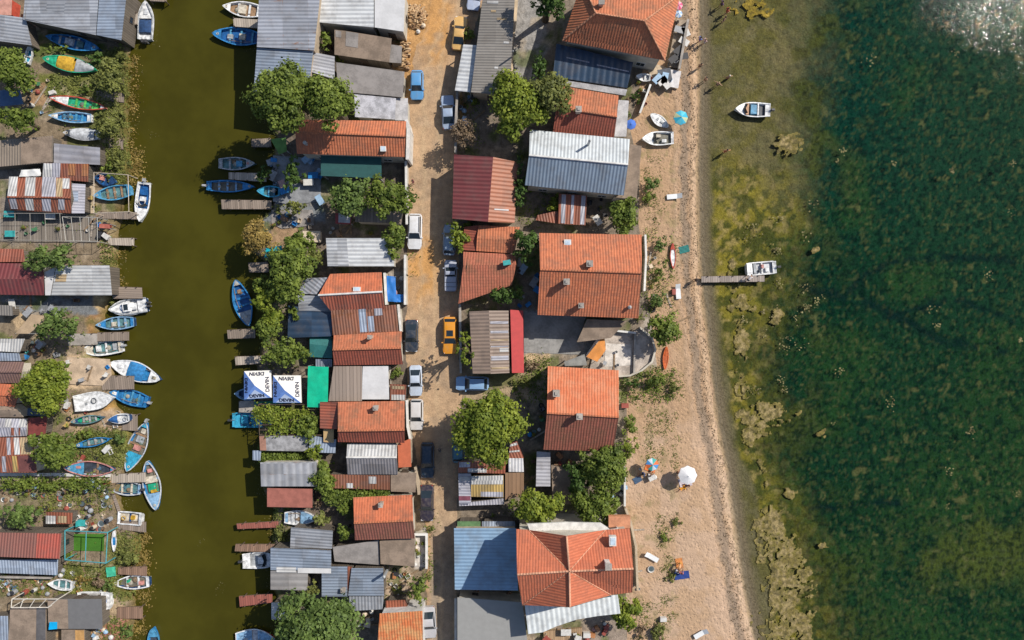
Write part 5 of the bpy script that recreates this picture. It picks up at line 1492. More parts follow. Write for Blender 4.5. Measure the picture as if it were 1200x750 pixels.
boat("orange kayak lying upright below the round bush", (779, 433), (781, 406), 6, (.6, .13, .03), (.6, .13, .03), (.5, .11, .03), (.6, .13, .03), z=0, ends='double', seats=1, dk=.4, sterndk=.35, motor=False, name='kayak', cat='kayak', h=.3)
boat("white motorboat with turquoise and dark wells anchored off the beach at the top right", (902, 129.5), (861, 128), 17, 'white', 'white', 'dark', 'white', z=SEA_Z, ends='speed', seats=0, dk=.30, sterndk=.14, motor=1, extra=(('box', .47, 0, .85, 1.25, .42, 'sky'), ('box', .66, 0, .4, 1.55, .5, (.45, .25, .14)), ('box', .355, 0, .16, 1.6, .5, 'white'), ('screen', .72)), name='motorboat')
boat("square white motorboat moored at the end of the wooden jetty", (909, 313), (874, 316), 15, 'white', 'white', 'lgrey', 'white', z=SEA_Z, ends='square', seats=1, dk=.2, sterndk=.12, motor=1, thw='white', extra=(('box', .72, 0, .35, 1.4, .45, 'grey'), ('box', .55, .4, .3, .3, .5, 'dark'), ('box', .45, -.3, .3, .5, .4, 'pink'), ('box', .3, .3, .5, .5, .3, 'white')), name='motorboat')


# ================================================================== DOCKS, PERGOLAS
DOCKM = plank((0.27, 0.215, 0.175), .28); DOCKL = plank((0.42, 0.36, 0.30), .3); DOCKR = plank((.30, .10, .075), .3, .3); DOCKB = plank((.26, .16, .11), .25)
def dock(label, q, z=.12, mat=None, along='y', water=None, name='plank_dock', cat='dock', th=.08, group=None):
    pts = [P(x, y, z) for x, y in q]
    cx = sum(p.x for p in pts) / 4; cy = sum(p.y for p in pts) / 4
    wz = CANAL_Z - .9 if water is None else water
    root = thing(name, label, cat, Vector((cx, cy, CANAL_Z if water is None else SEA_Z)), group)
    m = MB(); slab(m, pts, th, along); m.build('deck', mat or DOCKM, root)
    L01 = (pts[1] - pts[0]).length; n = max(2, int(L01 / 1.8) + 1)
    for i in range(n):
        t = (i + .5) / n if n > 2 else (.04, .96)[i]
        for a, b in ((pts[0], pts[1]), (pts[3], pts[2])):
            p = a.lerp(b, t)
            m = MB(); m.tube([(p.x, p.y, wz), (p.x, p.y, z + .22)], .07, 6); m.build('post', DARKWOOD, root)
    m = MB()
    for a, b in ((pts[0], pts[1]), (pts[3], pts[2])):
        m.tube([a - Vector((0, 0, th + .05)), b - Vector((0, 0, th + .05))], .05, 4)
    m.build('beam', DARKWOOD, root)
    return root
dock("beige plank dock left of the white motorboat with navy cover", [(142, 14), (161, 15), (161, 29), (142, 27)], mat=DOCKL)
dock("short grey dock end in the top canal corner", [(175, -8), (196, -8), (195, 2), (175, 1)])
dock("weathered grey dock below the lawn of the left bank", [(112, 106), (145, 109), (145, 120), (113, 117)])
dock("tiny plank landing beside the weathered grey metal roof", [(127, 166), (144, 164), (144, 175), (128, 175)])
dock("brown plank dock under the bright sky blue rowing boat", [(111, 248), (160, 249), (160, 257), (112, 256)], mat=DOCKM)
dock("pale narrow dock below the cluttered blue and red stack", [(126, 279), (157, 279), (157, 288), (127, 287)], mat=DOCKL)
dock("square plank dock with crossed lines above the white decked motorboat", [(131, 336), (166, 337), (167, 350), (132, 350)], mat=DOCKM, along='x')
dock("plank dock between the medium blue boat and the white rimmed motorboat", [(114, 390), (151, 389), (151, 399), (114, 400)])
dock("grey concrete landing leading to the second plank dock", [(78, 391), (114, 391), (114, 404), (80, 405)], z=.1, mat=CONC)
dock("plank dock above the azure open boat", [(118, 440), (157, 441), (157, 456), (120, 457)])
dock("square grey dock carrying the small navy covered tender", [(143, 485), (161, 486), (161, 505), (143, 504)])
dock("pale plank walkway above the pale blue and white open boat", [(131, 556), (170, 554), (171, 565), (131, 566)], mat=DOCKL)
dock("narrow slanting gangplank between the rubbish and the canal", [(131, 580), (134, 579), (142, 600), (138, 601)], mat=DOCKM, along='x')
dock("grey dock under the boxy white boat", [(137, 611), (171, 612), (171, 624), (137, 620)])
dock("reddish plank dock above the weedy green rowing boat", [(138, 665), (172, 664), (172, 675), (138, 673)], mat=DOCKB)
dock("brown plank dock with an orange left end near the bottom", [(137, 712), (167, 711), (167, 725), (137, 725)], mat=DOCKB)
dock("plank landing between the white and the azure boats at the top", [(273, 21), (305, 23), (305, 33), (274, 31)], mat=DOCKL)
dock("shaded beige dock between the teal grey and royal blue boats", [(268, 202), (312, 203), (312, 213), (268, 210)], mat=DOCKL)
dock("shaded long grey dock below the royal blue boat", [(259, 234), (318, 235), (318, 245), (260, 245)], mat=DOCKM)
dock("grey dock beside the lime green awning in the shade", [(294, 163), (317, 162), (318, 172), (295, 172)])
dock("short dock with twigs above the slim blue double ended boat", [(291, 308), (314, 307), (315, 319), (292, 319)])
dock("plank dock with beige left end below the slim blue double ended boat", [(266, 387), (299, 385), (299, 396), (267, 397)], mat=DOCKM)
dock("pale plank dock just above the printed pavilions", [(275, 418), (306, 417), (306, 426), (276, 428)], mat=DOCKL)
dock("grey flat dock between the printed pavilions and the cyan boat", [(280, 470), (302, 470), (302, 484), (280, 483)], mat=CONC)
dock("narrow red and cream plank dock above the brown one", [(277, 614), (326, 611), (326, 618), (278, 620)], mat=DOCKR)
dock("brown plank dock above the white motorboat of the wide boathouse", [(276, 638), (322, 638), (320, 647), (275, 646)], mat=DOCKB)
dock("brick red plank dock near the bottom of the canal", [(280, 699), (319, 696), (319, 706), (281, 711)], mat=DOCKR)
dock("long narrow grey wooden jetty reaching into the sea", [(822, 324), (896, 323), (896, 330), (822, 331)], z=.25, mat=plank((.33, .28, .25), .3), water=-1.6, name='jetty', cat='jetty', along='y')


def pergola(label, q, z, beams, mat=DARKWOOD, along='v', name='pergola', rad=.05):
    pts = [P(x, y, z) for x, y in q]
    c = (pts[0] + pts[2]) / 2
    root = thing(name, label, 'pergola', Vector((c.x, c.y, 0)))
    m = MB()
    for i in range(4): m.tube([pts[i], pts[(i + 1) % 4]], rad * 1.2, 4)
    m.build('frame', mat, root)
    for i in range(beams):
        t = (i + 1) / (beams + 1)
        a, b = (pts[0].lerp(pts[1], t), pts[3].lerp(pts[2], t)) if along == 'v' else (pts[0].lerp(pts[3], t), pts[1].lerp(pts[2], t))
        m = MB(); m.tube([a, b], rad, 4); m.build('rafter', mat, root)
    for p in pts:
        m = MB(); m.tube([(p.x, p.y, -.1), p], rad * 1.3, 6); m.build('post', mat, root)
    return root
pergola("pale metal frame pergola over the terrace with turquoise tables", [(0, 250), (70, 250), (72, 282), (0, 281)], 2.3, 3, plain((.33, .31, .28), .7), rad=.028)
pergola("white grid pergola left of the cluttered blue and red stack", [(73, 254), (114, 255), (114, 283), (77, 282)], 2.4, 3, plain((.42, .41, .38), .7), rad=.03)
pergola("white crossbar frame over the grey terrace by the canal near the rowing boat", [(110, 202), (150, 205), (151, 248), (110, 250)], 2.2, 0, plain((.5, .42, .34), .7), rad=.04)
pergola("teal sided metal frame over the artificial lawn", [(76, 622), (126, 624), (124, 660), (76, 656)], 2.4, 1, plain((.06, .28, .32), .6), rad=.06)
pergola("white slanting rafters above the brown felt roof at the bottom left", [(14, 702), (68, 702), (56, 712), (13, 712)], 3.0, 3, plain((.6, .56, .5), .7))
pergola("brown pole arbour carrying the vine rows beside the printed pavilions", [(303, 474), (378, 474), (378, 510), (304, 510)], 2.1, 5, DARKWOOD, 'h')
tm = MB(); q = [P(x, y, .12) for x, y in ((80, 626), (122, 626), (121, 646), (80, 645))]; slab(tm, q, .1)
tag(tm.build('artificial_lawn', plain((.045, .15, .010), .95, .2, 1.0), None, Vector((q[0].x, q[0].y, 0))), "bright green artificial lawn mat inside the teal sided frame", 'lawn')


# ================================================================== PRINTED PAVILIONS
def text_mesh(txt, size):
    cu = bpy.data.curves.new('lettering', 'FONT'); cu.body = txt; cu.size = size; cu.align_x = 'CENTER'; cu.align_y = 'CENTER'; cu.extrude = .004; cu.offset = .022
    o = bpy.data.objects.new('t', cu); C.objects.link(o)
    dg = bpy.context.evaluated_depsgraph_get(); dg.update()
    me = bpy.data.meshes.new_from_object(o.evaluated_get(dg))
    bpy.data.objects.remove(o)
    return me
PB = plain((.16, .30, .70), .7, .12, name='blue canvas'); PW = plain((.74, .73, .70), .8, .06, name='white canvas'); PL = plain((.50, .60, .80), .8, .1, name='pale blue canvas'); INK = plain((.012, .015, .05), .7, .1, name='print')
def pavilion(label, q, he=2.5, hr=3.5):
    W = [P(x, y, he) for x, y in q]
    ap = sum(W, Vector()) / 4; ap.z = hr
    root = thing('pavilion', label, 'pavilion', Vector((ap.x, ap.y, 0)))
    mats = [PW, PW, PB, PB]
    for i in range(4):
        a, b = W[i], W[(i + 1) % 4]
        m = MB(); slab(m, [a, b, ap], .02)
        # valance
        m.add([a, b, b - Vector((0, 0, .3)), a - Vector((0, 0, .3))], [[0, 3, 2, 1]])
        pn = m.build('canopy_panel', mats[i], root)
        n, d = plane_eq([a, b, ap])
        e = (b - a).normalized()
        upv = n.cross(e)
        if upv.dot(ap - (a + b) / 2) < 0: upv = -upv
        c = (a + b) / 2 + upv * .42 + n * .035
        # text reads from outside: its 'up' points to the apex
        xr = upv.cross(n)
        me = text_mesh("DEVIN", .66)
        M = Matrix((xr, upv, n)).transposed().to_4x4(); M.translation = c - root.location
        me.transform(M); me.materials.clear(); me.materials.append(INK)
        o = bpy.data.objects.new('lettering', me); C.objects.link(o); o.parent = pn
        if i == 2:
            m = MB(); k = [a.lerp(b, .25) + upv * .1 + n * .012, a.lerp(b, .83) + upv * .1 + n * .012, (a + b) / 2 + upv * 1.25 + n * .012]
            k = [a.lerp(b, .12) + upv * .05 + n * .010, a.lerp(b, .90) + upv * .05 + n * .010, a.lerp(b, .52) + upv * 1.35 + n * .010]
            slab(m, k, .004); m.build('print_wedge', PL, pn)
    for p in W:
        v = (ap - p); v.z = 0; v.normalize(); p2 = p + v * .08
        m = MB(); m.tube([(p2.x, p2.y, -.6), (p2.x, p2.y, he - .02)], .035, 6); m.build('post', CHROME, root)
    return root
pavilion("white and blue printed pavilion nearer the canal, left of its twin", [(286, 435), (317, 434), (318, 466), (286, 468)])
pavilion("white and blue printed pavilion beside the emerald tarpaulin, right of its twin", [(320, 440), (352, 440), (353, 472), (320, 472)])
def tarp(label, q, z, c, name='tarpaulin', bumps=.12, n=10, posts=True, cat='tarpaulin'):
    pts = [P(x, y, z) for x, y in q]; ctr = sum(pts, Vector()) / 4
    zb = hz(ctr.x / S + 600, 375 - ctr.y / S)
    root = thing(name, label, cat, Vector((ctr.x, ctr.y, zb)))
    m = MB(); vs_ = []; fs = []
    for lay in (0, .02):
        for i in range(n + 1):
            for j in range(n + 1):
                s_, t = i / n, j / n
                p = (pts[0] * (1 - s_) + pts[1] * s_) * (1 - t) + (pts[3] * (1 - s_) + pts[2] * s_) * t
                zz = (float(fbm(np.array([p.x * .9]), np.array([p.y * .9]), 5)[0]) - .5) * bumps * 2
                vs_.append((p.x, p.y, p.z + zz - lay))
    q_ = (n + 1) ** 2
    for i in range(n):
        for j in range(n):
            a = i * (n + 1) + j
            fs.append([a, a + 1, a + n + 2, a + n + 1]); fs.append([q_ + a, q_ + a + n + 1, q_ + a + n + 2, q_ + a + 1])
    m.add(vs_, fs); m.build('sheet', plain(c, .55, .18, 1.2, name='tarpaulin'), root, smooth=True)
    if posts:
        for p in pts:
            m = MB(); m.tube([(p.x, p.y, zb - .2), (p.x, p.y, p.z)], .04, 6); m.build('post', GREYM, root)
    return root
tarp("bright emerald green tarpaulin stretched beside the right pavilion", [(361, 429), (385, 430), (384, 478), (360, 477)], 2.7, (.0, .42, .24))
tarp("thin strip of the green ground sheet below the left pavilion", [(298, 471), (333, 469), (330, 475), (298, 474)], .4, (.02, .28, .17), posts=False, bumps=.05)
tarp("crumpled royal blue tarpaulin in the walled yard beside the road", [(453, 323), (463, 324), (465, 354), (453, 353)], 1.3, (.02, .17, .55), bumps=.4)
tarp("second royal blue tarpaulin at the lower edge of the walled yard", [(462, 345), (473, 345), (473, 354), (462, 354)], 1.2, (.02, .17, .55), bumps=.35)
tarp("dark blue tarpaulin shaded by the trees at the upper left edge", [(0, 106), (22, 104), (28, 122), (0, 125)], 1.4, (.06, .12, .24), bumps=.3)
tarp("white crumpled cloth above the patchwork shed", [(24, 199), (47, 198), (48, 206), (22, 207)], 2.2, (.7, .7, .68), bumps=.3, posts=False)
tarp("cyan tarpaulin half under the yellow tree and the green bush", [(312, 290), (330, 288), (332, 301), (310, 302)], 1.4, (.0, .33, .42), bumps=.2)
tarp("bright blue square sheet on the brown felt roof at the bottom left", [(58, 729), (67, 729), (67, 737), (57, 738)], 2.8, (.0, .35, .70), bumps=.03, posts=False)
tarp("teal green net heaped beside the reddish plank dock", [(124, 665), (135, 664), (136, 675), (126, 676)], .35, (.05, .40, .25), bumps=.3, posts=False, name='fishing_net', cat='net')
tarp("pale beige canvas stretched beside the tree below the red metal house", [(37, 368), (58, 371), (34, 391), (18, 391)], 1.8, (.42, .31, .20), bumps=.1)
tarp("orange tiled looking awning cloth over the round cornered terrace", [(708, 392), (710, 410), (700, 424), (687, 418)], 2.3, (.62, .24, .05), bumps=.08)
tarp("red cloth over the cluttered stack by the pale narrow dock", [(116, 262), (129, 263), (129, 268), (116, 267)], 1.2, (.4, .12, .09), bumps=.2)


# ================================================================== CARS
def car(label, cx, cy, L=4.3, Wd=1.75, color=(.5, .5, .5), front='down', kind='hatch', ang=0.0, sunroof=False, h=1.45, roofbars=False, name='parked_car'):
    rz = {'down': -PI / 2, 'up': PI / 2, 'left': PI, 'right': 0}[front] + R(ang)
    q = P(cx, cy, .9); gz = hz(q.x / S + 600, 375 - q.y / S)
    LOCAL[0] = True
    root = thing(name, label, 'car', Vector((q.x, q.y, gz + .03)), "cars parked along the dirt road", rz)
    paint = carpaint(color)
    xs = np.linspace(-L / 2, L / 2, 21)
    if kind == 'saloon': c0, c1, r0, r1 = -.36, .20, -.17, .06
    elif kind == 'wagon': c0, c1, r0, r1 = -.47, .22, -.42, .06
    elif kind == 'pickup': c0, c1, r0, r1 = -.02, .27, .02, .13
    else: c0, c1, r0, r1 = -.45, .23, -.36, .07
    bel = .62 * h
    def hwid(t):  # t -0.5..0.5
        a = abs(t) * 2
        return Wd / 2 * (1 - .16 * max(0, (a - .72) / .28) ** 2.2 - (.03 if a > .9 else 0))
    def deckz(t):
        if t > c1: return bel - (t - c1) / (.5 - c1) * .20 * (1 + .6 * (t - c1))
        if t < c0: return bel - .03 - ((c0 - t) / (.5 + c0 + 1e-6)) * .06
        return bel
    m = MB(); vs_ = []; fs = []
    for xx in xs:
        t = xx / L; w_ = hwid(t); dz = deckz(t)
        pr = [(-w_ * .9, .22), (-w_, .36), (-w_, .55 * bel + .25), (-w_ * .965, dz - .06), (-w_ * .86, dz), (0, dz + .035)]
        pr = pr + [(-y, z) for y, z in pr[-2::-1]]
        vs_ += [(xx, y, z) for y, z in pr]
    K = 11
    for i in range(20):
        for j in range(K - 1):
            a = i * K + j; fs.append([a, a + K, a + K + 1, a + 1][::-1])
        fs.append([i * K, (i + 1) * K, (i + 1) * K + K - 1, i * K + K - 1])
    fs.append(list(range(K))); fs.append([20 * K + j for j in range(K)][::-1])
    m.add(vs_, fs)
    body = m.build('body', paint, root, smooth=False)
    # greenhouse glass
    wb = Wd * .44; wt = Wd * .365
    zb, zt = bel + .01, h
    B4 = [(c0 * L, -wb), (c1 * L, -wb), (c1 * L, wb), (c0 * L, wb)]
    T4 = [(r0 * L, -wt), (r1 * L, -wt), (r1 * L, wt), (r0 * L, wt)]
    def gq(i, j, nm, k=.94):
        m = MB()
        a, b = Vector((*B4[i], zb)), Vector((*B4[j], zb)); c, d = Vector((*T4[j], zt)), Vector((*T4[i], zt))
        m.add([a, b, c, d], [[0, 1, 2, 3]])
        n = (b - a).cross(d - a).normalized()
        ctr = (a + b + c + d) / 4
        m2 = MB(); pts = [ctr + (p - ctr) * k + n * .008 for p in (a, b, c, d)]
        m2.add(pts, [[0, 1, 2, 3]])
        m2.build(nm, GLASS, root)
        return m
    shell = MB()
    for i, j, nm in ((0, 1, 'side_window'), (1, 2, 'windscreen'), (2, 3, 'side_window'), (3, 0, 'rear_window')):
        mm = gq(i, j, nm, .93 if 'side' not in nm else .88)
        shell.add(mm.v, mm.f)
    shell.build('pillar', paint, root)
    # roof panel, softly crowned
    m = MB(); vs_ = []; fs = []; n = 6
    for lay in (0, 1):
        for i in range(n + 1):
            for j in range(n + 1):
                s_, t = i / n, j / n
                xx = (r0 + (r1 - r0) * s_) * L; yy = -wt + 2 * wt * t
                cr = .07 * (1 - (2 * s_ - 1) ** 4) * (1 - (2 * t - 1) ** 4)
                vs_.append((xx * 1.0, yy, zt + (cr if lay else -.03)))
    q_ = (n + 1) ** 2
    for i in range(n):
        for j in range(n):
            a = i * (n + 1) + j
            fs.append([q_ + a, q_ + a + n + 1, q_ + a + n + 2, q_ + a + 1]); fs.append([a, a + 1, a + n + 2, a + n + 1])
    m.add(vs_, fs); rf = m.build('roof', paint, root, smooth=True)
    if sunroof:
        m = MB(); m.box(((r0 * .3 + r1 * .7) * L, 0, zt + .068), (.75, .85, .02)); m.build('sunroof', GLASS, rf)
    if roofbars:
        for sg in (-1, 1):
            m = MB(); m.tube([(r0 * L + .1, sg * wt * .93, zt + .1), (r1 * L - .1, sg * wt * .93, zt + .1)], .03, 5); m.build('roof_rail', RUBBER, rf)
    if kind == 'pickup':
        m = MB(); m.box((-.26 * L, 0, bel + .12), (L * .44, Wd * .86, .26)); m.build('bed_cover', paint, root)
        m = MB()
        for k in (-.36, -.22): m.box((k * L, 0, bel + .26), (.05, Wd * .88, .03))
        m.build('cover_bar', RUBBER, root)
    for sx in (-.31, .31):
        for sy in (-1, 1):
            m = MB(); yy = sy * (Wd / 2 - .12)
            pr = [(math.cos(k * PI / 8) * .31 + sx * L, math.sin(k * PI / 8) * .31 + .31 - .03) for k in range(16)]
            m.add([(x_, yy - .11, z_) for x_, z_ in pr] + [(x_, yy + .125, z_) for x_, z_ in pr],
                  [list(range(16)), list(range(16, 32))[::-1]] + [[k, k + 16, (k + 1) % 16 + 16, (k + 1) % 16] for k in range(16)])
            wh = m.build('wheel', RUBBER, root)
            m = MB(); pr2 = [(math.cos(k * PI / 8) * .19 + sx * L, math.sin(k * PI / 8) * .19 + .28) for k in range(16)]
            y0, y1 = yy - sy * .05, yy + sy * .135
            m.add([(x_, y0, z_) for x_, z_ in pr2] + [(x_, y1, z_) for x_, z_ in pr2],
                  [list(range(16)), list(range(16, 32))[::-1]] + [[k, k + 16, (k + 1) % 16 + 16, (k + 1) % 16] for k in range(16)])
            m.build('rim', CHROME, wh)
    for sy in (-1, 1):
        m = MB(); m.box((.475 * L, sy * Wd * .33, .58), (.16, .34, .14)); m.build('headlight', plain((.7, .72, .75), .15), root)
        m = MB(); m.box((-.487 * L, sy * Wd * .36, .68), (.10, .22, .2)); m.build('tail_light', plain((.4, .02, .02), .3), root)
        m = MB(); m.box(((c1 - .035) * L, sy * (Wd / 2 + .06), bel + .08), (.14, .2, .12)); m.build('mirror', paint, root)
    m = MB(); m.box((.495 * L, 0, .35), (.06, Wd * .8, .16)); m.build('bumper', RUBBER, root)
    for v in (body,):
        pass
    LOCAL[0] = False
    return root

car("old cream yellow saloon with dark rear window at the top of the road", 538.5, 38, 4.3, 1.7, (.62, .38, .13), 'up', 'saloon', -6, h=1.4)
car("sky blue hatchback in the sun beside the log stack", 488.5, 99, 3.7, 1.65, (.10, .30, .58), 'down', 'hatch', 0)
car("pale silver blue saloon in shade near the white ribbed awning strip", 525, 131, 4.3, 1.65, (.30, .38, .52), 'up', 'saloon', 3)
car("clean white wagon in the sun, tall narrow roof, next to the small tree", 486, 271, 4.5, 1.78, (.68, .69, .72), 'down', 'wagon', -1, roofbars=True)
car("grey blue car half overgrown by vines under the dark red roof corner", 526.5, 281, 3.9, 1.6, (.28, .36, .46), 'up', 'hatch', -2)
car("silver lilac pickup with ribbed bed cover in the shade", 528, 323, 4.0, 1.62, (.38, .41, .50), 'up', 'pickup', 0)
car("black saloon beside the orange gable house", 482, 393.5, 4.1, 1.68, (.025, .035, .055), 'down', 'saloon', 0, h=1.4)
car("bright orange yellow taxi coloured car with dark sunroof", 527.5, 393, 4.7, 1.85, (.66, .27, .02), 'down', 'hatch', 0, sunroof=True)
car("white and pale blue small saloon next to the plain white flat roof", 487, 446, 3.9, 1.6, (.48, .55, .66), 'down', 'saloon', 1)
car("light blue car parked crosswise above the big round roadside tree", 553.5, 449.5, 4.2, 1.75, (.22, .38, .62), 'left', 'hatch', -1)
car("silver white wagon beside the worn orange tiled house", 488, 486, 3.9, 1.68, (.56, .55, .55), 'down', 'wagon', 0)
car("dark petrol blue wagon in the shade, front of the dark pair", 500.5, 539.5, 4.5, 1.75, (.015, .035, .065), 'down', 'wagon', 0, roofbars=True)
car("dark violet black saloon in the shade, rear of the dark pair", 500, 590, 4.6, 1.75, (.03, .025, .04), 'down', 'saloon', 0, h=1.4)
car("silver saloon at the bottom of the road beside the weathered orange roof", 503, 730, 4.0, 1.65, (.42, .42, .45), 'down', 'saloon', 4)
car("teal blue car almost hidden under the big round roadside tree", 537, 524, 4.0, 1.6, (.05, .16, .22), 'up', 'hatch', 0)
car("pale blue white car at the top edge of the road by the long dark roof", 556, -8, 4.1, 1.65, (.45, .52, .68), 'down', 'hatch', -6)


# ================================================================== TREES AND SHRUBS
tree(331, 115, 37, 13.6, 'green', "big tree leaning over the tall boathouse, left twin of the pair at the canal", name='broadleaf_tree')
tree(384, 118, 32, 13.2, 'green', "big tree between the tall boathouse and the orange gable house, right twin of the pair")
tree(411, 232, 23, 6.0, 'mid', "left tree of the two under the dark green awning", ry=26)
tree(456, 231, 29, 6.5, 'green', "right tree of the two under the dark green awning, shading the road", ry=24)
tree(463, 282, 17, 4.5, 'green', "small grey green tree between the white ribbed roof and the white wagon", ry=20)
tree(340, 318, 28, 6.0, 'green', "dense green tree right of the slim blue boat and its dock", ry=34)
tree(309, 352, 15, 4.5, 'bright', "light green small tree overhanging the canal beside the slim blue boat", ry=18)
tree(314, 385, 16, 4.5, 'green', "bushy tree at the dock with the beige left end", ry=17)
tree(332, 412, 30, 5.0, 'green', "wide flat tree above the printed pavilions", ry=17)
tree(369, 738, 52, 9.0, 'mid', "very large round tree at the bottom edge beside the canal", ry=42, leaf=.42)
tree(303, 282, 20, 4.5, 'yellow', "golden yellow tree at the canal edge", ry=21, leaf=.3)
tree(492, 690, 12, 4.5, 'green', "slim dark tree at the roadside above the silver saloon", ry=22)
tree(604, 124, 36, 8.0, 'bright', "large bright tree beside the long dark grey roof, left of its olive neighbour", ry=34)
tree(645, 112, 28, 8.5, 'olive', "olive toned tree right of the large bright one, touching the low orange house", ry=25)
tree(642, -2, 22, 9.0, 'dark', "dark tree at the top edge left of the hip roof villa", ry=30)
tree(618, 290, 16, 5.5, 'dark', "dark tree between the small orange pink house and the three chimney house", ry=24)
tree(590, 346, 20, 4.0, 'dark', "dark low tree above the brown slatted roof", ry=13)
tree(572, 498, 41, 9.0, 'bright', "big round roadside tree above the scrap yard", leaf=.38)
tree(627, 594, 33, 6.0, 'bright', "bright green tree above the cross gabled villa, left of its neighbour", ry=23)
tree(697, 594, 32, 6.0, 'green', "green tree above the cross gabled villa terrace, right of its neighbour", ry=24)
tree(707, 548, 31, 6.5, 'green', "dense dark green tree in the garden below the two chimney house", ry=30)
tree(676, 562, 16, 5.0, 'dark', "shaded dark tree between the scrap yard roofs and the dense garden tree", ry=24)
tree(730, 254, 21, 5.0, 'green', "garden tree at the lower corner of the roof terrace", ry=21)
tree(779, 388, 20, 4.5, 'green', "round bush like tree on the sand right of the curved terrace", ry=20)
tree(545, 410, 9, 7.5, 'bright', "tall narrow tree hugging the brown slatted roof beside the orange yellow car", ry=30)
tree(537, 276, 12, 4.0, 'bright', "leafy roadside bush tree covering the grey blue car", ry=24)
tree(541, 155, 16, 5.0, 'dry', "dry leafless looking brown shrub tree on the road above the dark red roof", ry=21, leaf=.24, dens=.55)
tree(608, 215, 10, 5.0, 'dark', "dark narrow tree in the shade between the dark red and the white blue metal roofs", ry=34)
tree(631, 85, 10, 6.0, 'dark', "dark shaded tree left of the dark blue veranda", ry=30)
tree(15, 82, 27, 5.5, 'green', "big tree at the upper left edge beside the turquoise dinghy", ry=27)
tree(24, 141, 28, 5.0, 'green', "tree at the left edge above the brown fibre cement shed", ry=17)
tree(62, 301, 31, 5.0, 'mid', "round tree between the terrace and the white ribbed metal roof", ry=19)
tree(69, 381, 29, 5.0, 'mid', "round green tree below the white ribbed metal roof", ry=19)
tree(55, 452, 32, 5.5, 'bright', "large bright round tree right of the purplish brown bungalow", ry=30)
tree(64, 527, 25, 5.0, 'green', "tree right of the striped cream and maroon shed", ry=25)
tree(25, 603, 30, 4.0, 'mid', "flat tree above the long brown and brick red roof", ry=15)
tree(130, 92, 18, 3.5, 'olive', "greyish green bush tree on the bank right of the green boat", ry=22)
tree(125, 148, 19, 3.0, 'olive', "greyish bush tree on the bank beside the light blue rowing boat", ry=15)
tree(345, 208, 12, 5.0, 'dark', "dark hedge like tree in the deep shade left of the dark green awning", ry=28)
tree(362, 500, 14, 3.2, 'green', "leafy vine tree between the emerald tarpaulin and the red brown annex", ry=18)
tree(380, 560, 16, 3.5, 'green', "green tree left of the flaking rust red roof", ry=24)
tree(376, 608, 12, 3.0, 'olive', "yellowish small tree right of the pale blue decked boat", ry=10)
tree(366, 690, 9, 3.0, 'olive', "yellow green palm like bush below the wide boathouse roof", ry=12, name='small_tree')
tree(405, 622, 10, 3.5, 'green', "small green tree at the lower left of the square orange house", ry=12)
tree(733, 718, 19, 4.0, 'bright', "bright bush tree beside the pale curved awning", ry=21)
tree(383, 48, 9, 3.5, 'green', "small tree between the tall boathouse and the mottled brown roof", ry=13)
tree(347, 243, 14, 3.0, 'olive', "yellow green tree at the end of the shaded long grey dock", ry=9)
tree(352, 285, 22, 4.0, 'green', "loose green tree above the dense tree by the cyan tarpaulin", ry=16)

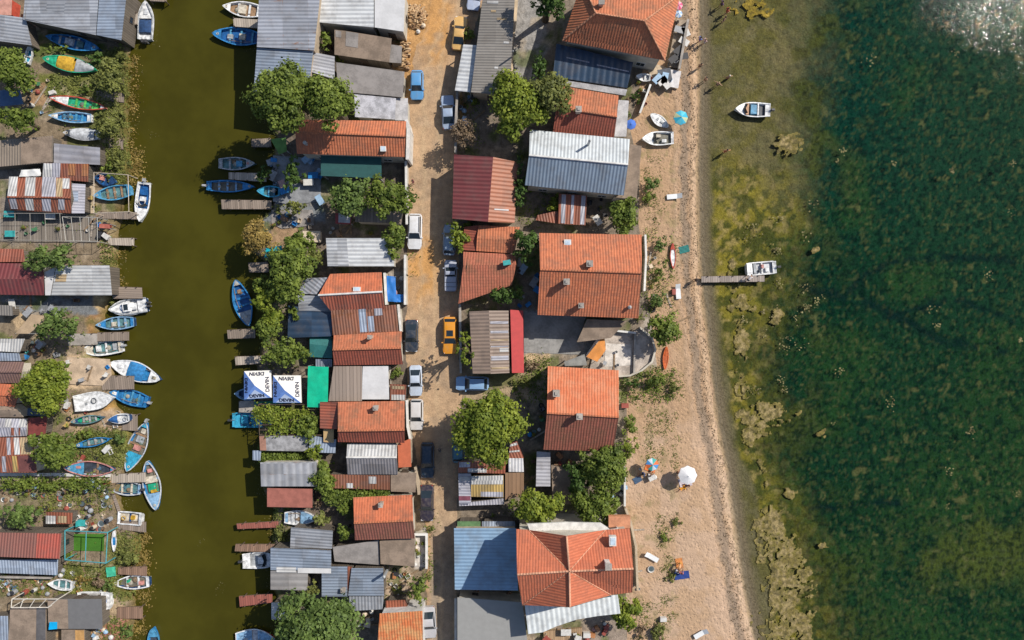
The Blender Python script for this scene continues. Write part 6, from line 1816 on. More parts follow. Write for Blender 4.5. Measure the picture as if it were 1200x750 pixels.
SH = [
    (70, 58, 32, 7, 1.0, 'green', "long green hedge between the blue and the green boat"),
    (111, 68, 16, 9, 1.4, 'dark', "dark bush at the right end of the hedge under the boathouse"),
    (141, 62, 8, 14, 1.2, 'olive', "brownish reed bush on the bank below the bluer lean-to roof"),
    (142, 100, 7, 18, 1.0, 'olive', "brownish reed bush on the bank beside the greyish green bush tree"),
    (100, 106, 12, 6, .8, 'green', "low weed clump above the weathered grey dock"),
    (142, 135, 8, 12, 1.0, 'olive', "reed bush below the weathered grey dock"),
    (139, 190, 12, 10, 1.2, 'olive', "yellowish reed bush right of the weathered grey metal roof"),
    (150, 205, 11, 10, .9, 'yellow', "yellow reed tuft leaning into the canal above the motorboat"),
    (127, 195, 8, 12, 1.2, 'green', "green bush right of the weathered grey metal roof"),
    (127, 352, 6, 10, .9, 'olive', "small yellow green bush left of the white decked motorboat"),
    (104, 508, 16, 7, 1.2, 'green', "bush above the slim blue skiff"),
    (138, 514, 10, 8, 1.2, 'mid', "grey green bush right of the slim blue skiff"),
    (62, 570, 20, 7, 1.0, 'green', "leafy vine clump below the long pale path"),
    (90, 572, 18, 6, 1.0, 'olive', "olive vine clump right of the leafy one below the path"),
    (12, 569, 14, 5, 1.0, 'green', "green clump at the left edge below the path"),
    (148, 652, 14, 14, 1.0, 'olive', "brown green reed bed right of the artificial lawn"),
    (115, 682, 10, 9, 1.0, 'dry', "dry grey bush left of the weedy green rowing boat"),
    (128, 686, 8, 9, .9, 'mid', "grey green bush beside the weedy green rowing boat"),
    (94, 680, 16, 7, .6, 'yellow', "yellow grass clump below the artificial lawn"),
    (146, 698, 14, 7, .8, 'olive', "reed clump between the reddish dock and the orange ended dock"),
    (148, 742, 10, 10, .8, 'mid', "reed clump at the bottom canal corner"),
    (80, 648, 8, 8, 1.0, 'green', "bush left of the artificial lawn"),
    (397, 69, 6, 5, 1.4, 'bright', "small bright bush at the corner of the mottled brown roof"),
    (325, 245, 12, 6, 1.0, 'olive', "yellow shrub on the shaded terrace"),
    (330, 172, 8, 6, 1.0, 'dark', "dark shrub beside the lime green awning"),
    (288, 178, 9, 14, 1.0, 'dark', "dark bush hanging over the canal in the deep shade"),
    (466, 438, 10, 9, 1.4, 'green', "spiky green bush right of the plain white flat roof"),
    (378, 545, 10, 12, 1.6, 'green', "vine bush right of the old grey boathouse"),
    (470, 565, 10, 9, 1.6, 'olive', "weedy bush on the grey brown weedy roof"),
    (372, 588, 8, 8, 1.4, 'dry', "pink flowering bush left of the square orange house"),
    (330, 628, 8, 10, 1.0, 'olive', "olive bush at the canal left of the grey blue canal shed"),
    (503, 622, 5, 16, .8, 'olive', "dry roadside hedge right of the white stone patio"),
    (551, 42, 8, 9, 2.0, 'green', "round bush beside the cream yellow saloon"),
    (556, 120, 6, 5, 1.6, 'bright', "little bright bush below the long dark grey roof"),
    (549, 272, 12, 14, 1.6, 'green', "climber between the road and the dark tiled wing"),
    (650, 240, 10, 14, 2.2, 'bright', "bright vine bush left of the rust and purple carport"),
    (641, 257, 10, 6, 1.4, 'olive', "olive weeds above the large three chimney house"),
    (761, 216, 12, 11, 1.8, 'mid', "upper grey green bush right of the roof terrace rim"),
    (759, 231, 10, 9, 1.6, 'green', "lower green bush right of the roof terrace rim"),
    (774, 288, 9, 12, 1.4, 'mid', "bush on the beach side of the three chimney house, top one"),
    (772, 318, 8, 12, 1.4, 'green', "bush left of the red tipped kayak"),
    (770, 350, 11, 12, 1.4, 'mid', "bush above the round bush like tree"),
    (750, 372, 10, 6, 1.0, 'olive', "low olive bush at the lower corner of the three chimney house"),
    (742, 450, 14, 9, 1.5, 'dark', "dark bush at the top right of the two chimney house"),
    (768, 444, 15, 11, 1.6, 'green', "green bush below the orange kayak"),
    (790, 455, 9, 9, .8, 'olive', "sparse grass bush on the sand right of the green bush"),
    (738, 498, 12, 13, 2.0, 'green', "dark green bush touching the right side of the two chimney house"),
    (736, 524, 12, 14, 1.8, 'bright', "bright bush below the dark green one at the two chimney house"),
    (650, 440, 6, 4, 1.0, 'olive', "small bush above the two chimney house"),
    (625, 428, 14, 8, .9, 'dry', "dry grass bush on the sandy patch left of the two chimney house"),
    (612, 448, 14, 8, .9, 'olive', "weed bush right of the crosswise light blue car"),
    (770, 740, 12, 12, .8, 'olive', "olive beach scrub at the bottom"),
    (750, 738, 9, 12, .8, 'dry', "dry beach scrub at the bottom beside the bright bush tree"),
    (792, 612, 7, 6, .5, 'olive', "small green beach tuft, upper of the two above the lounger"),
    (778, 630, 9, 6, .5, 'green', "small green beach tuft, lower of the two above the lounger"),
    (786, 675, 7, 10, .3, 'olive', "olive tuft left of the bathers on the navy towel"),
    (745, 113, 7, 8, 1.0, 'dark', "dark bush by the little white dinghy of the villa"),
    (736, 118, 7, 4, .8, 'dry', "flower bed right of the pale strip roof"),
    (735, 135, 5, 5, 1.0, 'green', "green plant beside the blue beach parasol"),
    (882, 9, 16, 8, .25, 'yellow', "bright yellow weed clump floating at the top of the shallows"),
]
for px, py, rx, ry, hh, kd, lb in SH:
    nm = 'vine' if 'vine' in lb or 'climber' in lb else ('hedge' if 'hedge' in lb else ('reed_clump' if 'reed' in lb else 'shrub'))
    if 'floating' in lb: continue
    shrub(px, py, rx, hh, kd, lb, ry=ry, name=nm, dens=2.4 if nm == 'vine' or 'strip' in lb else 1.0)

weeds('bank_weeds', [(60, 86, 118, 112, 700), (112, 60, 150, 160, 3500), (125, 165, 155, 215, 2200), (120, 280, 140, 312, 500), (84, 506, 150, 550, 3500),
                     (40, 562, 130, 600, 1600), (70, 662, 165, 700, 3500), (135, 625, 168, 700, 2500), (118, 725, 150, 758, 900), (0, 670, 60, 695, 800),
                     (300, 290, 345, 432, 1500), (300, 590, 340, 650, 1200), (296, 150, 330, 260, 600)], LEAF['olive'], leaf=.24)
for vi, (rg_, zz_, lb) in enumerate([([(303, 476, 366, 488, 1300)], (1.9, 2.5), "upper yellow green vine row over the pole arbour"), ([(322, 490, 372, 504, 1000)], (1.9, 2.5), "middle vine row over the pole arbour"),
                        ([(305, 530, 362, 538, 1500)], (.7, 1.5), "long green vine strip above the old grey boathouse"), ([(388, 571, 458, 584, 2600)], (1.5, 2.7), "vine spreading along the lower edge of the flaking rust red roof"),
                        ([(2, 560, 128, 570, 1500)], (.5, 1.3), "vine row running below the long pale path of the left bank")]):
    o = weeds('vine', rg_, LEAF['bright' if vi < 2 else 'green'], leaf=.3, seed=40 + vi, zs=zz_); del o['kind']; tag(o, lb, 'vine')
for a in [(322, 372, 15, 4.5, 'bright', "leafy tree between the bushy dock tree and the dark navy roof"), (346, 368, 9, 4.0, 'green', "narrow tree touching the left edge of the dark navy roof"),
          (352, 412, 12, 4.2, 'green', "small tree left of the teal canopy"), (306, 333, 11, 3.5, 'green', "little tree hanging over the canal above the light green one"), (371, 300, 11, 3.5, 'olive', "olive tree at the lower left corner of the white ribbed roof"),
          (309, 205, 9, 3.5, 'dark', "dark little tree between the shaded moored boats and the terrace"), (404, 597, 9, 3.5, 'green', "small tree at the upper left of the square orange house"),
          (368, 530, 10, 3.2, 'bright', "bright little tree right of the old grey boathouse roof"), (606, 342, 9, 4, 'green', "green tree at the yard of the concrete forecourt")]:
    tree(*a)
weeds('yard_grass', [(535, 110, 560, 180, 400), (605, 180, 640, 270, 700), (600, 420, 650, 470, 1200), (725, 430, 790, 470, 1500), (540, 262, 560, 300, 300), (612, 530, 650, 600, 500),
                     (300, 470, 390, 600, 1000), (440, 660, 480, 712, 400), (498, 600, 508, 690, 300), (575, 600, 610, 612, 100), (480, 290, 482, 460, 60), (752, 270, 792, 366, 900), (0, 50, 120, 700, 1800)], LEAF['green'], leaf=.2, seed=9)
weeds('beach_grass', [(757, 482, 795, 550, 900), (770, 600, 795, 640, 350), (745, 700, 790, 750, 800), (760, 440, 800, 465, 500), (755, 180, 775, 270, 500), (775, 650, 790, 690, 260)], LEAF['olive'], leaf=.16, seed=11, zs=(.0, .12))
weeds('canal_reeds', [(136, 40, 156, 165, 900), (140, 175, 165, 215, 900), (133, 285, 142, 335, 120), (150, 625, 172, 700, 1100), (148, 695, 170, 745, 500), (300, 255, 315, 300, 200), (318, 595, 330, 660, 400)],
      LEAF['yellow'], leaf=.22, zf=CANAL_Z, seed=15, zs=(.02, .12))


rngw = np.random.default_rng(3)
wy = np.linspace(-10, 760, 150)
weeds('wrack_line', [(float(shore(y)) - 13 + 3 * math.sin(y * .05), y - 3, float(shore(y)) - 10 + 3 * math.sin(y * .05), y + 3, 12) for y in wy] + [(float(shore(y)) - 24 + 3 * math.sin(y * .04), y - 3, float(shore(y)) - 20, y + 3, 6) for y in wy],
      leafmat((.07, .05, .03), (.17, .12, .07)), leaf=.16, seed=31, zs=(.0, .05))
weeds('canal_scum', [(float(cw(y)) + 2, y - 4, float(cw(y)) + 13, y + 4, 7) for y in wy] + [(float(ce(y)) - 12, y - 4, float(ce(y)) - 2, y + 4, 4) for y in wy] + [(160, 30, 290, 740, 110)], leafmat((.12, .11, .04), (.26, .22, .10)), leaf=.14, zf=CANAL_Z, seed=33, zs=(.01, .03))

# ---- seaweed mats lying at the water surface
def mats(name, regs, c, thr, seed, mat, z0=SEA_Z + .015):
    step = .13
    for (x0, y0, x1, y1) in [regs]:
        xs_ = np.arange((x0 - 600) * S, (x1 - 600) * S, step); ys_ = np.arange((375 - y1) * S, (375 - y0) * S, step)
        X, Y = np.meshgrid(xs_, ys_)
        PX, PY = X / S + 600, 375 - Y / S
        cc_ = c(PX, PY)
        f = cc_ + ((fbm(PX * .055, PY * .055, seed, 6) - .5) * 1.9 + (fbm(PX * .22, PY * .22, seed + 9, 5) - .5) * 1.7) * sstep(.02, .5, cc_)
        Z = z0 + np.clip(f - thr, 0, .3) * .06 + (fbm(PX * .6, PY * .6, seed + 3, 2)) * .03
        fc = (f[:-1, :-1] + f[1:, 1:]) / 2
        lum = fbm(PX * .25, PY * .25, seed + 5, 4)
        col = lerpc(np.zeros(PX.shape + (3,)) + np.array((.15, .118, .030)), (.28, .215, .095), sstep(.35, .65, lum))
        col = lerpc(col, (.16, .135, .028), sstep(.3, .0, f - thr) * .9)
        col = lerpc(col, (.07, .06, .02), sstep(.55, .66, fbm(PX * .35, PY * .35, seed + 12, 3)) * .7)
        if name.startswith('yellow'): col = col * np.array((1.25, 1.1, .35))
        grid_sheet(name, X, Y, Z, col, mat, kind='stuff', drop=fc < thr)
matm = vcol_mat("dried seaweed", 3.0, .45, 12.0, .12, 5.0)
def g2(cx, cy, sx, sy, k=1.0): return lambda x, y: k * np.exp(-(((x - cx) / sx) ** 2 + ((y - cy) / sy) ** 2))
def mix_(*fs_): return lambda x, y: np.max([f(x, y) for f in fs_], axis=0)
mats('seaweed_mat', (830, 0, 1010, 760), mix_(g2(926, 168, 22, 13, .95), g2(955, 292, 12, 6, .7), g2(905, 290, 14, 12, .75), g2(870, 355, 22, 14, .75), g2(862, 330, 14, 40, .62), g2(872, 450, 12, 40, .66), g2(890, 500, 18, 30, .7), g2(893, 600, 14, 60, .62), g2(912, 375, 10, 13, .85), g2(868, 400, 12, 26, .8), g2(900, 487, 38, 14, 1.0),
                                              g2(880, 515, 10, 22, .9), g2(966, 508, 12, 6, .8), g2(900, 560, 12, 32, .9), g2(925, 578, 14, 10, .7), g2(905, 620, 28, 28, .95), g2(920, 680, 36, 52, 1.15), g2(925, 735, 45, 30, 1.15), g2(965, 640, 14, 9, .9)), .62, 301, matm)
mats('yellow_seaweed_mat', (840, -20, 960, 40), g2(882, 8, 24, 13, 1.1), .62, 311, matm)
weeds('floating_weed_specks', [(930, 60, 1200, 740, 300), (870, 250, 950, 480, 350)], leafmat((.20, .17, .07), (.35, .3, .14)), leaf=.26, zf=SEA_Z, seed=21, zs=(.02, .05))


# ================================================================== WALLS AND FENCES
def wall_run(label, pts, hgt, th=.2, mat=None, name='garden_wall', cat='wall'):
    W = [P(x, y, hgt * .9) for x, y in pts]
    c = sum(W, Vector()) / len(W)
    root_ = Vector((c.x, c.y, 0))
    m = MB()
    for a, b in zip(W[:-1], W[1:]):
        d = b - a; L = d.length; mid = (a + b) / 2
        m.box((mid.x, mid.y, hgt / 2 - .1), (L + th * .98, th, hgt + .2), math.atan2(d.y, d.x))
    root = thing(name, label, cat, root_)
    m.build('wall', mat or PLASTER, root)
    m = MB()
    for i, (a, b) in enumerate(zip(W[:-1], W[1:])):
        d = b - a; L = d.length; mid = (a + b) / 2
        m.box((mid.x, mid.y, hgt + .03 + .004 * (i % 2)), (L + th * 1.3, th + .1, .06), math.atan2(d.y, d.x))
    m.build('coping', WHITE if mat is None else mat, root)
    return root
wall_run("white plastered end wall along the right side of the orange gable house", [(477, 143), (479, 152), (478, 186)], 3.6, .3, WHITE)
wall_run("pale wall between the right tree and the sandy road", [(476, 190), (477, 262)], 1.6)
wall_run("white roadside wall below the small grey green tree", [(475, 300), (475, 322), (475, 356)], 1.7, .2)
wall_run("white inner wall left of the crumpled blue tarpaulin", [(451, 321), (453, 356)], 1.8)
wall_run("cream wall right of the rusty roof with pale blue patches", [(467, 358), (470, 388)], 1.8)
wall_run("white low wall at the right of the silver white wagon house", [(477, 470), (478, 500), (481, 514)], 1.6)
wall_run("brown wall left of the dark parked pair", [(487, 548), (491, 578)], 1.7, mat=PLASTER2)
wall_run("white roadside wall of the stone patio", [(487, 626), (500, 626), (500, 665)], 1.0)
wall_run("grey garden wall right of the road between the white awning strip and the dark red roof", [(536, 108), (534, 150), (534, 178)], 1.8, mat=CONC)
wall_run("long thin wall left of the narrow roadside tree", [(539, 358), (540, 436)], 1.4, mat=CONC)
wall_run("curved concrete rim of the round cornered terrace", [(750, 384), (764, 396), (768, 410), (764, 424), (752, 434), (738, 440), (724, 441)], .7, .12, PLASTER)
wall_run("low wall between the brown slanted annex and the rough terrace", [(688, 416), (700, 398), (708, 386), (744, 390)], 1.0, .15)
wall_run("straight divider wall across the rough terrace", [(744, 392), (743, 436)], .7, .12, CONC)
wall_run("pale seaside wall along the large three chimney house", [(756, 276), (757, 300), (755, 340)], 1.2, .15)
wall_run("beige boundary wall at the beach edge of the cross gabled villa", [(733, 596), (739, 612), (745, 640), (747, 690)], 1.6, .18, PLASTER2)
wall_run("rim wall of the garden trees facing the beach", [(732, 548), (732, 592)], 1.2, .15)
wall_run("dark sea wall beside the top villa terrace", [(806, 24), (796, 80)], 1.3, .2, CONC)
wall_run("thin beige wall between the villa yard and the beach boats", [(762, 100), (750, 132)], 1.0, .15)
wall_run("stone edged parapet right of the long dark grey roof", [(606, -14), (603, 28), (598, 60), (600, 92)], 1.2, .35, plain((.5, .4, .28), .9))
wall_run("white boundary wall along the grey flat roof at the bottom of the road", [(534, 702), (534, 760)], 1.2)
wall_run("low grey wall between the blue balcony and the rubbish", [(0, 676), (60, 677)], .8, .15, CONC)
wall_run("pale kerb wall along the long pale path", [(0, 556), (60, 556), (128, 557)], .35, .3)

# slabs
def slab_thing(name, label, q, z, mat, th=.25, along='y', cat='terrace', kind=None):
    pts = [P(x, y, z) for x, y in q]; c = sum(pts, Vector()) / len(pts)
    m = MB(); slab(m, pts, th, along)
    o = m.build(name, mat, None, Vector((c.x, c.y, 0)))
    if kind: o['kind'] = kind
    else: tag(o, label, cat)
    return o
slab_thing('terrace', "rough pale concrete terrace with a rounded seaward corner", [(690, 436), (700, 398), (708, 387), (742, 389), (750, 384), (764, 396), (768, 410), (764, 424), (752, 434), (738, 440), (724, 441)], .32, plain((.44, .38, .33), .9, .4, .7), .5)
slab_thing('terrace', "paved sun deck with loungers in front of the top villa", [(793, 22), (806, 24), (796, 80), (782, 78)], .35, plain((.36, .29, .22), .9, .3, 1.0), .5)
slab_thing('terrace', "smooth whitewashed floor patch on the rough terrace", [(710, 402), (740, 404), (740, 428), (708, 430)], .36, plain((.62, .57, .52), .9, .35, 1.2), .1)
slab_thing('terrace', "grey boarded terrace floor of the patchwork shed yard", [(0, 250), (72, 250), (113, 253), (113, 284), (0, 283)], .16, plank((.22, .19, .16), .35), .2)
slab_thing('terrace', "beige tiled patio right of the patchwork shed", [(100, 214), (110, 214), (110, 250), (100, 250)], .16, plain((.46, .37, .26), .9, .2), .2)
slab_thing('terrace', "beige paved landing beside the long white boat with bright blue cover", [(78, 418), (128, 421), (130, 440), (120, 452), (78, 450)], .14, plain((.50, .38, .27), .9, .3, 1.0), .2)
slab_thing('terrace', "white stone patio strewn with rubble beside the road", [(485, 627), (500, 627), (500, 664), (485, 664)], .14, plain((.62, .57, .52), .9, .4, 2.2), .2)
slab_thing('terrace', "wooden deck at the bottom edge below the pale curved awning", [(637, 740), (682, 736), (682, 775), (637, 775)], .5, plank((.40, .27, .16), .25), .4)
slab_thing('terrace', "red brown boarded deck at the bottom of the left bank", [(121, 733), (134, 731), (134, 765), (121, 765)], .12, plank((.33, .13, .10), .3), .2)
slab_thing('terrace', "shaded blue grey paved terrace behind the moored dark boats", [(320, 182), (376, 186), (376, 236), (340, 240), (320, 236)], .12, plain((.24, .25, .27), .9, .35, 1.0), .2)
slab_thing('terrace', "grey paved terrace with planters below the long grey dock", [(318, 246), (366, 246), (368, 264), (330, 268), (318, 262)], .12, plain((.26, .24, .23), .9, .4, 1.4), .2)
slab_thing('concrete_yard', None, [(614, 366), (688, 368), (676, 402), (690, 416), (614, 413)], .05, plain((.27, .265, .26), .95, .3, .5), .2, kind='structure')
slab_thing('terrace', "beige terrace with chairs between the hip roof villa and the beach", [(752, 70), (785, 80), (797, 83), (794, 104), (768, 98)], .2, plain((.50, .40, .29), .9, .3), .3)


# ================================================================== BEACH THINGS
def parasol(label, px, py, r, hh, cols, name='beach_parasol', n=8):
    q = P(px, py, hh); gz = hz(q.x / S + 600, 375 - q.y / S)
    root = thing(name, label, 'parasol', Vector((q.x, q.y, gz)))
    top_ = Vector((q.x, q.y, gz + hh)); rr_ = r * S
    for c_i, c in enumerate(cols):
        m = MB()
        for i in range(c_i, n, len(cols)):
            a0, a1 = 2 * PI * i / n, 2 * PI * (i + 1) / n
            A_ = top_ + Vector((math.cos(a0) * rr_, math.sin(a0) * rr_, -rr_ * .42)); B_ = top_ + Vector((math.cos(a1) * rr_, math.sin(a1) * rr_, -rr_ * .42))
            M_ = (A_ + B_) / 2 + Vector((0, 0, .03)); M_ = top_ + (M_ - top_) * .97
            m.add([top_, A_, M_, B_], [[0, 1, 2], [0, 2, 3]]); m.add([A_, A_ - Vector((0, 0, .12)), B_ - Vector((0, 0, .12)), B_], [[0, 1, 2, 3]])
            low = Vector((0, 0, -.02)); m.add([top_ + low, A_ + low, M_ + low, B_ + low], [[2, 1, 0], [3, 2, 0]])
        m.build('canopy_panel', plain(c, .8, .08, 2, name='parasol cloth'), root)
    m = MB(); m.tube([(q.x, q.y, gz - .1), top_ + Vector((0, 0, .1))], .03, 6); m.build('pole', CHROME, root)
    m = MB()
    for i in range(n):
        a = 2 * PI * i / n; m.tube([top_ + Vector((0, 0, -.04)), top_ + Vector((math.cos(a) * rr_ * .98, math.sin(a) * rr_ * .98, -rr_ * .43))], .012, 3)
    m.build('ribs', CHROME, root)
parasol("pink parasol beside the villa terrace at the top", 796, 5, 5, 2.2, [(.65, .08, .20), (.7, .35, .4)])
parasol("small blue and white parasol just below the pink one", 796, 15, 4.5, 2.0, [(.25, .4, .65), (.6, .65, .7)])
parasol("turquoise and sand coloured globe like parasol on the upper beach", 799, 136.5, 8.5, 2.3, [(.03, .38, .55), (.10, .48, .60), (.05, .40, .58), (.45, .50, .30)])
parasol("plain deep blue parasol beside the low orange house", 740, 145, 6, 2.2, [(.06, .16, .55)])
parasol("white parasol over the bathers on the lower beach", 807, 558, 11, 2.6, [(.74, .74, .76)])
parasol("rainbow coloured parasol by the bicycles on the lower beach", 765, 545, 7.5, 2.4, [(.62, .14, .04), (.05, .35, .33), (.55, .60, .66), (.06, .25, .55)])

def skin_person(joints, edges, rads, root_i=0):
    me = bpy.data.meshes.new('body'); bm = bmesh.new()
    lay = bm.verts.layers.skin.verify()
    vs_ = [bm.verts.new(j) for j in joints]
    for a, b in edges: bm.edges.new((vs_[a], vs_[b]))
    for v, r in zip(vs_, rads):
        v[lay].radius = (r, r); v[lay].use_root = False
    vs_[root_i][lay].use_root = True
    bm.to_mesh(me); bm.free()
    o = bpy.data.objects.new('t', me); C.objects.link(o)
    o.modifiers.new('s', 'SKIN'); sb = o.modifiers.new('b', 'SUBSURF'); sb.levels = 1; sb.render_levels = 1
    dg = bpy.context.evaluated_depsgraph_get(); dg.update()
    out = bpy.data.meshes.new_from_object(o.evaluated_get(dg))
    bpy.data.objects.remove(o)
    return out

def pose(kind):
    """joint positions, facing +X, in metres"""
    J = dict(pel=(0, 0, .95), bel=(0, 0, 1.12), che=(0.01, 0, 1.33), nek=(0, 0, 1.50), hed=(.02, 0, 1.62), top=(.02, 0, 1.72))
    for s, n in ((1, 'L'), (-1, 'R')):
        J['sh' + n] = (0, .19 * s, 1.42); J['el' + n] = (.02, .27 * s, 1.14); J['wr' + n] = (.12, .27 * s, .92); J['ha' + n] = (.16, .26 * s, .84)
        J['hi' + n] = (0, .10 * s, .90); J['kn' + n] = (.03, .11 * s, .50); J['an' + n] = (-.02, .11 * s, .09); J['to' + n] = (.16, .13 * s, .04)
    if kind == 'walk':
        J['knL'] = (.22, .11, .52); J['anL'] = (.30, .11, .10); J['toL'] = (.48, .12, .06)
        J['knR'] = (-.05, -.11, .50); J['anR'] = (-.32, -.11, .16); J['toR'] = (-.18, -.12, .04)
        J['elL'] = (-.15, .26, 1.15); J['wrL'] = (-.12, .26, .92); J['haL'] = (-.08, .26, .85)
        J['elR'] = (.16, -.26, 1.18); J['wrR'] = (.34, -.24, 1.05); J['haR'] = (.42, -.23, 1.02)
    if kind == 'wade':
        for n, s in (('L', 1), ('R', -1)):
            J['el' + n] = (.02, .42 * s, 1.22); J['wr' + n] = (.12, .55 * s, 1.02); J['ha' + n] = (.17, .58 * s, .97)
    if kind == 'bend':
        J.update(pel=(-.15, 0, .82), bel=(.0, 0, .98), che=(.22, 0, 1.08), nek=(.40, 0, 1.12), hed=(.52, 0, 1.10), top=(.61, 0, 1.06))
        for n, s in (('L', 1), ('R', -1)):
            J['sh' + n] = (.32, .19 * s, 1.10); J['el' + n] = (.42, .22 * s, .82); J['wr' + n] = (.56, .18 * s, .60); J['ha' + n] = (.60, .17 * s, .52)
            J['hi' + n] = (-.15, .10 * s, .78)
    if kind == 'sit':
        J.update(pel=(0, 0, .13), bel=(-.04, 0, .30), che=(-.02, 0, .52), nek=(.02, 0, .68), hed=(.06, 0, .80), top=(.07, 0, .90))
        for n, s in (('L', 1), ('R', -1)):
            J['sh' + n] = (0, .19 * s, .61); J['el' + n] = (.12, .28 * s, .38); J['wr' + n] = (.34, .22 * s, .42); J['ha' + n] = (.42, .20 * s, .44)
            J['hi' + n] = (.04, .10 * s, .13); J['kn' + n] = (.42, .16 * s, .42); J['an' + n] = (.66, .12 * s, .10); J['to' + n] = (.82, .13 * s, .05)
    if kind == 'lie':
        J.update(pel=(0, 0, .14), bel=(.18, 0, .13), che=(.40, 0, .15), nek=(.56, 0, .15), hed=(.68, 0, .17), top=(.78, 0, .18))
        for n, s in (('L', 1), ('R', -1)):
            J['sh' + n] = (.48, .19 * s, .13); J['el' + n] = (.30, .34 * s, .08); J['wr' + n] = (.08, .38 * s, .06); J['ha' + n] = (-.02, .38 * s, .05)
            J['hi' + n] = (-.05, .10 * s, .12); J['kn' + n] = (-.45, .12 * s, .12 if s > 0 else .30); J['an' + n] = (-.86, .12 * s, .08); J['to' + n] = (-.95, .14 * s, .18)
    return J

PE = [('pel', 'bel'), ('bel', 'che'), ('che', 'nek'), ('nek', 'hed'), ('hed', 'top')]
for n in 'LR': PE += [('che', 'sh' + n), ('sh' + n, 'el' + n), ('el' + n, 'wr' + n), ('wr' + n, 'ha' + n), ('pel', 'hi' + n), ('hi' + n, 'kn' + n), ('kn' + n, 'an' + n), ('an' + n, 'to' + n)]
RD = dict(pel=.135, bel=.12, che=.135, nek=.055, hed=.10, top=.07, sh=.06, el=.043, wr=.03, ha=.038, hi=.09, kn=.06, an=.038, to=.035)
PBASE = {}
def person(label, px, py, kind, face, skin=(.42, .24, .15), cloth=(.05, .08, .25), hair=(.03, .02, .015), shirt=None, scale=1.0, group=None, z=None):
    if kind not in PBASE:
        J = pose(kind); ks = list(J)
        PBASE[kind] = (J, skin_person([J[k] for k in ks], [(ks.index(a), ks.index(b)) for a, b in PE], [RD[k[:2] if k[:2] in RD and k not in RD else k] for k in ks], 0))
    J, bme = PBASE[kind]
    zc = .9 if kind in ('stand', 'walk', 'wade', 'bend') else .3
    q = P(px, py, zc * scale)
    gz = hz(q.x / S + 600, 375 - q.y / S) if z is None else z
    LOCAL[0] = True
    root = thing('person', label, 'person', Vector((q.x, q.y, gz)), group, R(face)); root.scale = (scale,) * 3
    me = bme.copy(); bm = bmesh.new(); bm.from_mesh(me)
    # fingers and a nose, grown into the same mesh
    for n, s in (('L', 1), ('R', -1)):
        h_ = Vector(J['ha' + n]); w_ = Vector(J['wr' + n]); d = (h_ - w_).normalized()
        sd = d.cross(Vector((0, s, 0))); sd = sd.normalized() if sd.length > .1 else Vector((1, 0, 0))
        for k, (o_, ln) in enumerate(((-.03, .06), (-.01, .075), (.01, .08), (.03, .07), (.045, .045))):
            a = h_ + sd * o_ + d * (.02 if k < 4 else -.02); b = a + d * ln * (1 if k < 4 else .6) + sd * (.03 if k == 4 else 0) + Vector((0, -s * .01, 0))
            bmesh.ops.create_cone(bm, segments=5, radius1=.011, radius2=.007, depth=(b - a).length, cap_ends=True,
                                  matrix=Matrix.Translation((a + b) / 2) @ (b - a).to_track_quat('Z', 'Y').to_matrix().to_4x4())
    hd = Vector(J['hed']); upv = (Vector(J['top']) - hd).normalized()
    fw = Vector((1, 0, 0)) if kind != 'lie' else Vector((0, 0, 1))
    if kind == 'bend': fw = Vector((.3, 0, -1)).normalized()
    bmesh.ops.create_cone(bm, segments=5, radius1=.02, radius2=.006, depth=.04, cap_ends=True, matrix=Matrix.Translation(hd + fw * .11) @ fw.to_track_quat('Z', 'Y').to_matrix().to_4x4())
    bm.to_mesh(me); bm.free()
    me.polygons.foreach_set("use_smooth", [True] * len(me.polygons))
    me.materials.clear(); me.materials.append(plain(skin, .6, .08, name='skin'))
    o = bpy.data.objects.new('body', me); C.objects.link(o); o.parent = root
    m = MB()
    hc = hd + upv * .035 - fw * .018
    for ring in (0,):
        pr = []
        vs_ = []; fs = []
        xa_ = upv.orthogonal().normalized(); ya_ = upv.cross(xa_)
        lv = [(.108, -.02), (.116, .03), (.10, .075), (.06, .105), (.01, .118)]
        for r_, z_ in lv:
            for k in range(10):
                a = 2 * PI * k / 10; vs_.append(hc + (xa_ * math.cos(a) + ya_ * math.sin(a)) * r_ + upv * z_)
        for i in range(4):
            for k in range(10): fs.append([i * 10 + k, i * 10 + (k + 1) % 10, (i + 1) * 10 + (k + 1) % 10, (i + 1) * 10 + k])
        fs.append([40 + k for k in range(10)]); m.add(vs_, fs)
    m.build('hair', plain(hair, .8, .1, name='hair'), root, smooth=True)
    pe, be, ch = Vector(J['pel']), Vector(J['bel']), Vector(J['che'])
    m = MB(); m.tube([pe + (pe - be) * .35, pe, pe.lerp(be, .45)], [.15, .172, .15], 10)
    for n in 'LR':
        a, b = Vector(J['hi' + n]), Vector(J['kn' + n]); m.tube([a + (a - b) * .1, a.lerp(b, .12), a.lerp(b, .38)], [.095, .11, .098], 8)
    m.build('swimwear', plain(cloth, .8, .1, name='cloth'), root, smooth=True)
    if shirt:
        m = MB(); m.tube([be + (be - ch) * .2, be, ch, Vector(J['nek']).lerp(ch, .35)], [.145, .15, .165, .11], 10)
        for n in 'LR':
            a, b = Vector(J['sh' + n]), Vector(J['el' + n]); m.tube([ch.lerp(a, .6), a, a.lerp(b, .5)], [.085, .08, .065], 8)
        m.build('shirt', plain(shirt, .85, .1, name='cloth'), root, smooth=True)
    LOCAL[0] = False
    return root
person("person in dark swimwear wading at the very top of the shallows", 847, 3, 'wade', 200, cloth=(.03, .03, .05), shirt=(.10, .05, .12))
person("person in a red top wading just below the topmost wader", 853.5, 11, 'walk', 10, cloth=(.3, .05, .04), shirt=(.45, .06, .04))
person("bare chested person wading third from the top", 850, 21, 'wade', 160, cloth=(.04, .05, .08))
person("person in a blue and white shirt walking at the water's edge with a companion", 821, 45, 'walk', 20, shirt=(.12, .2, .5), cloth=(.35, .12, .25))
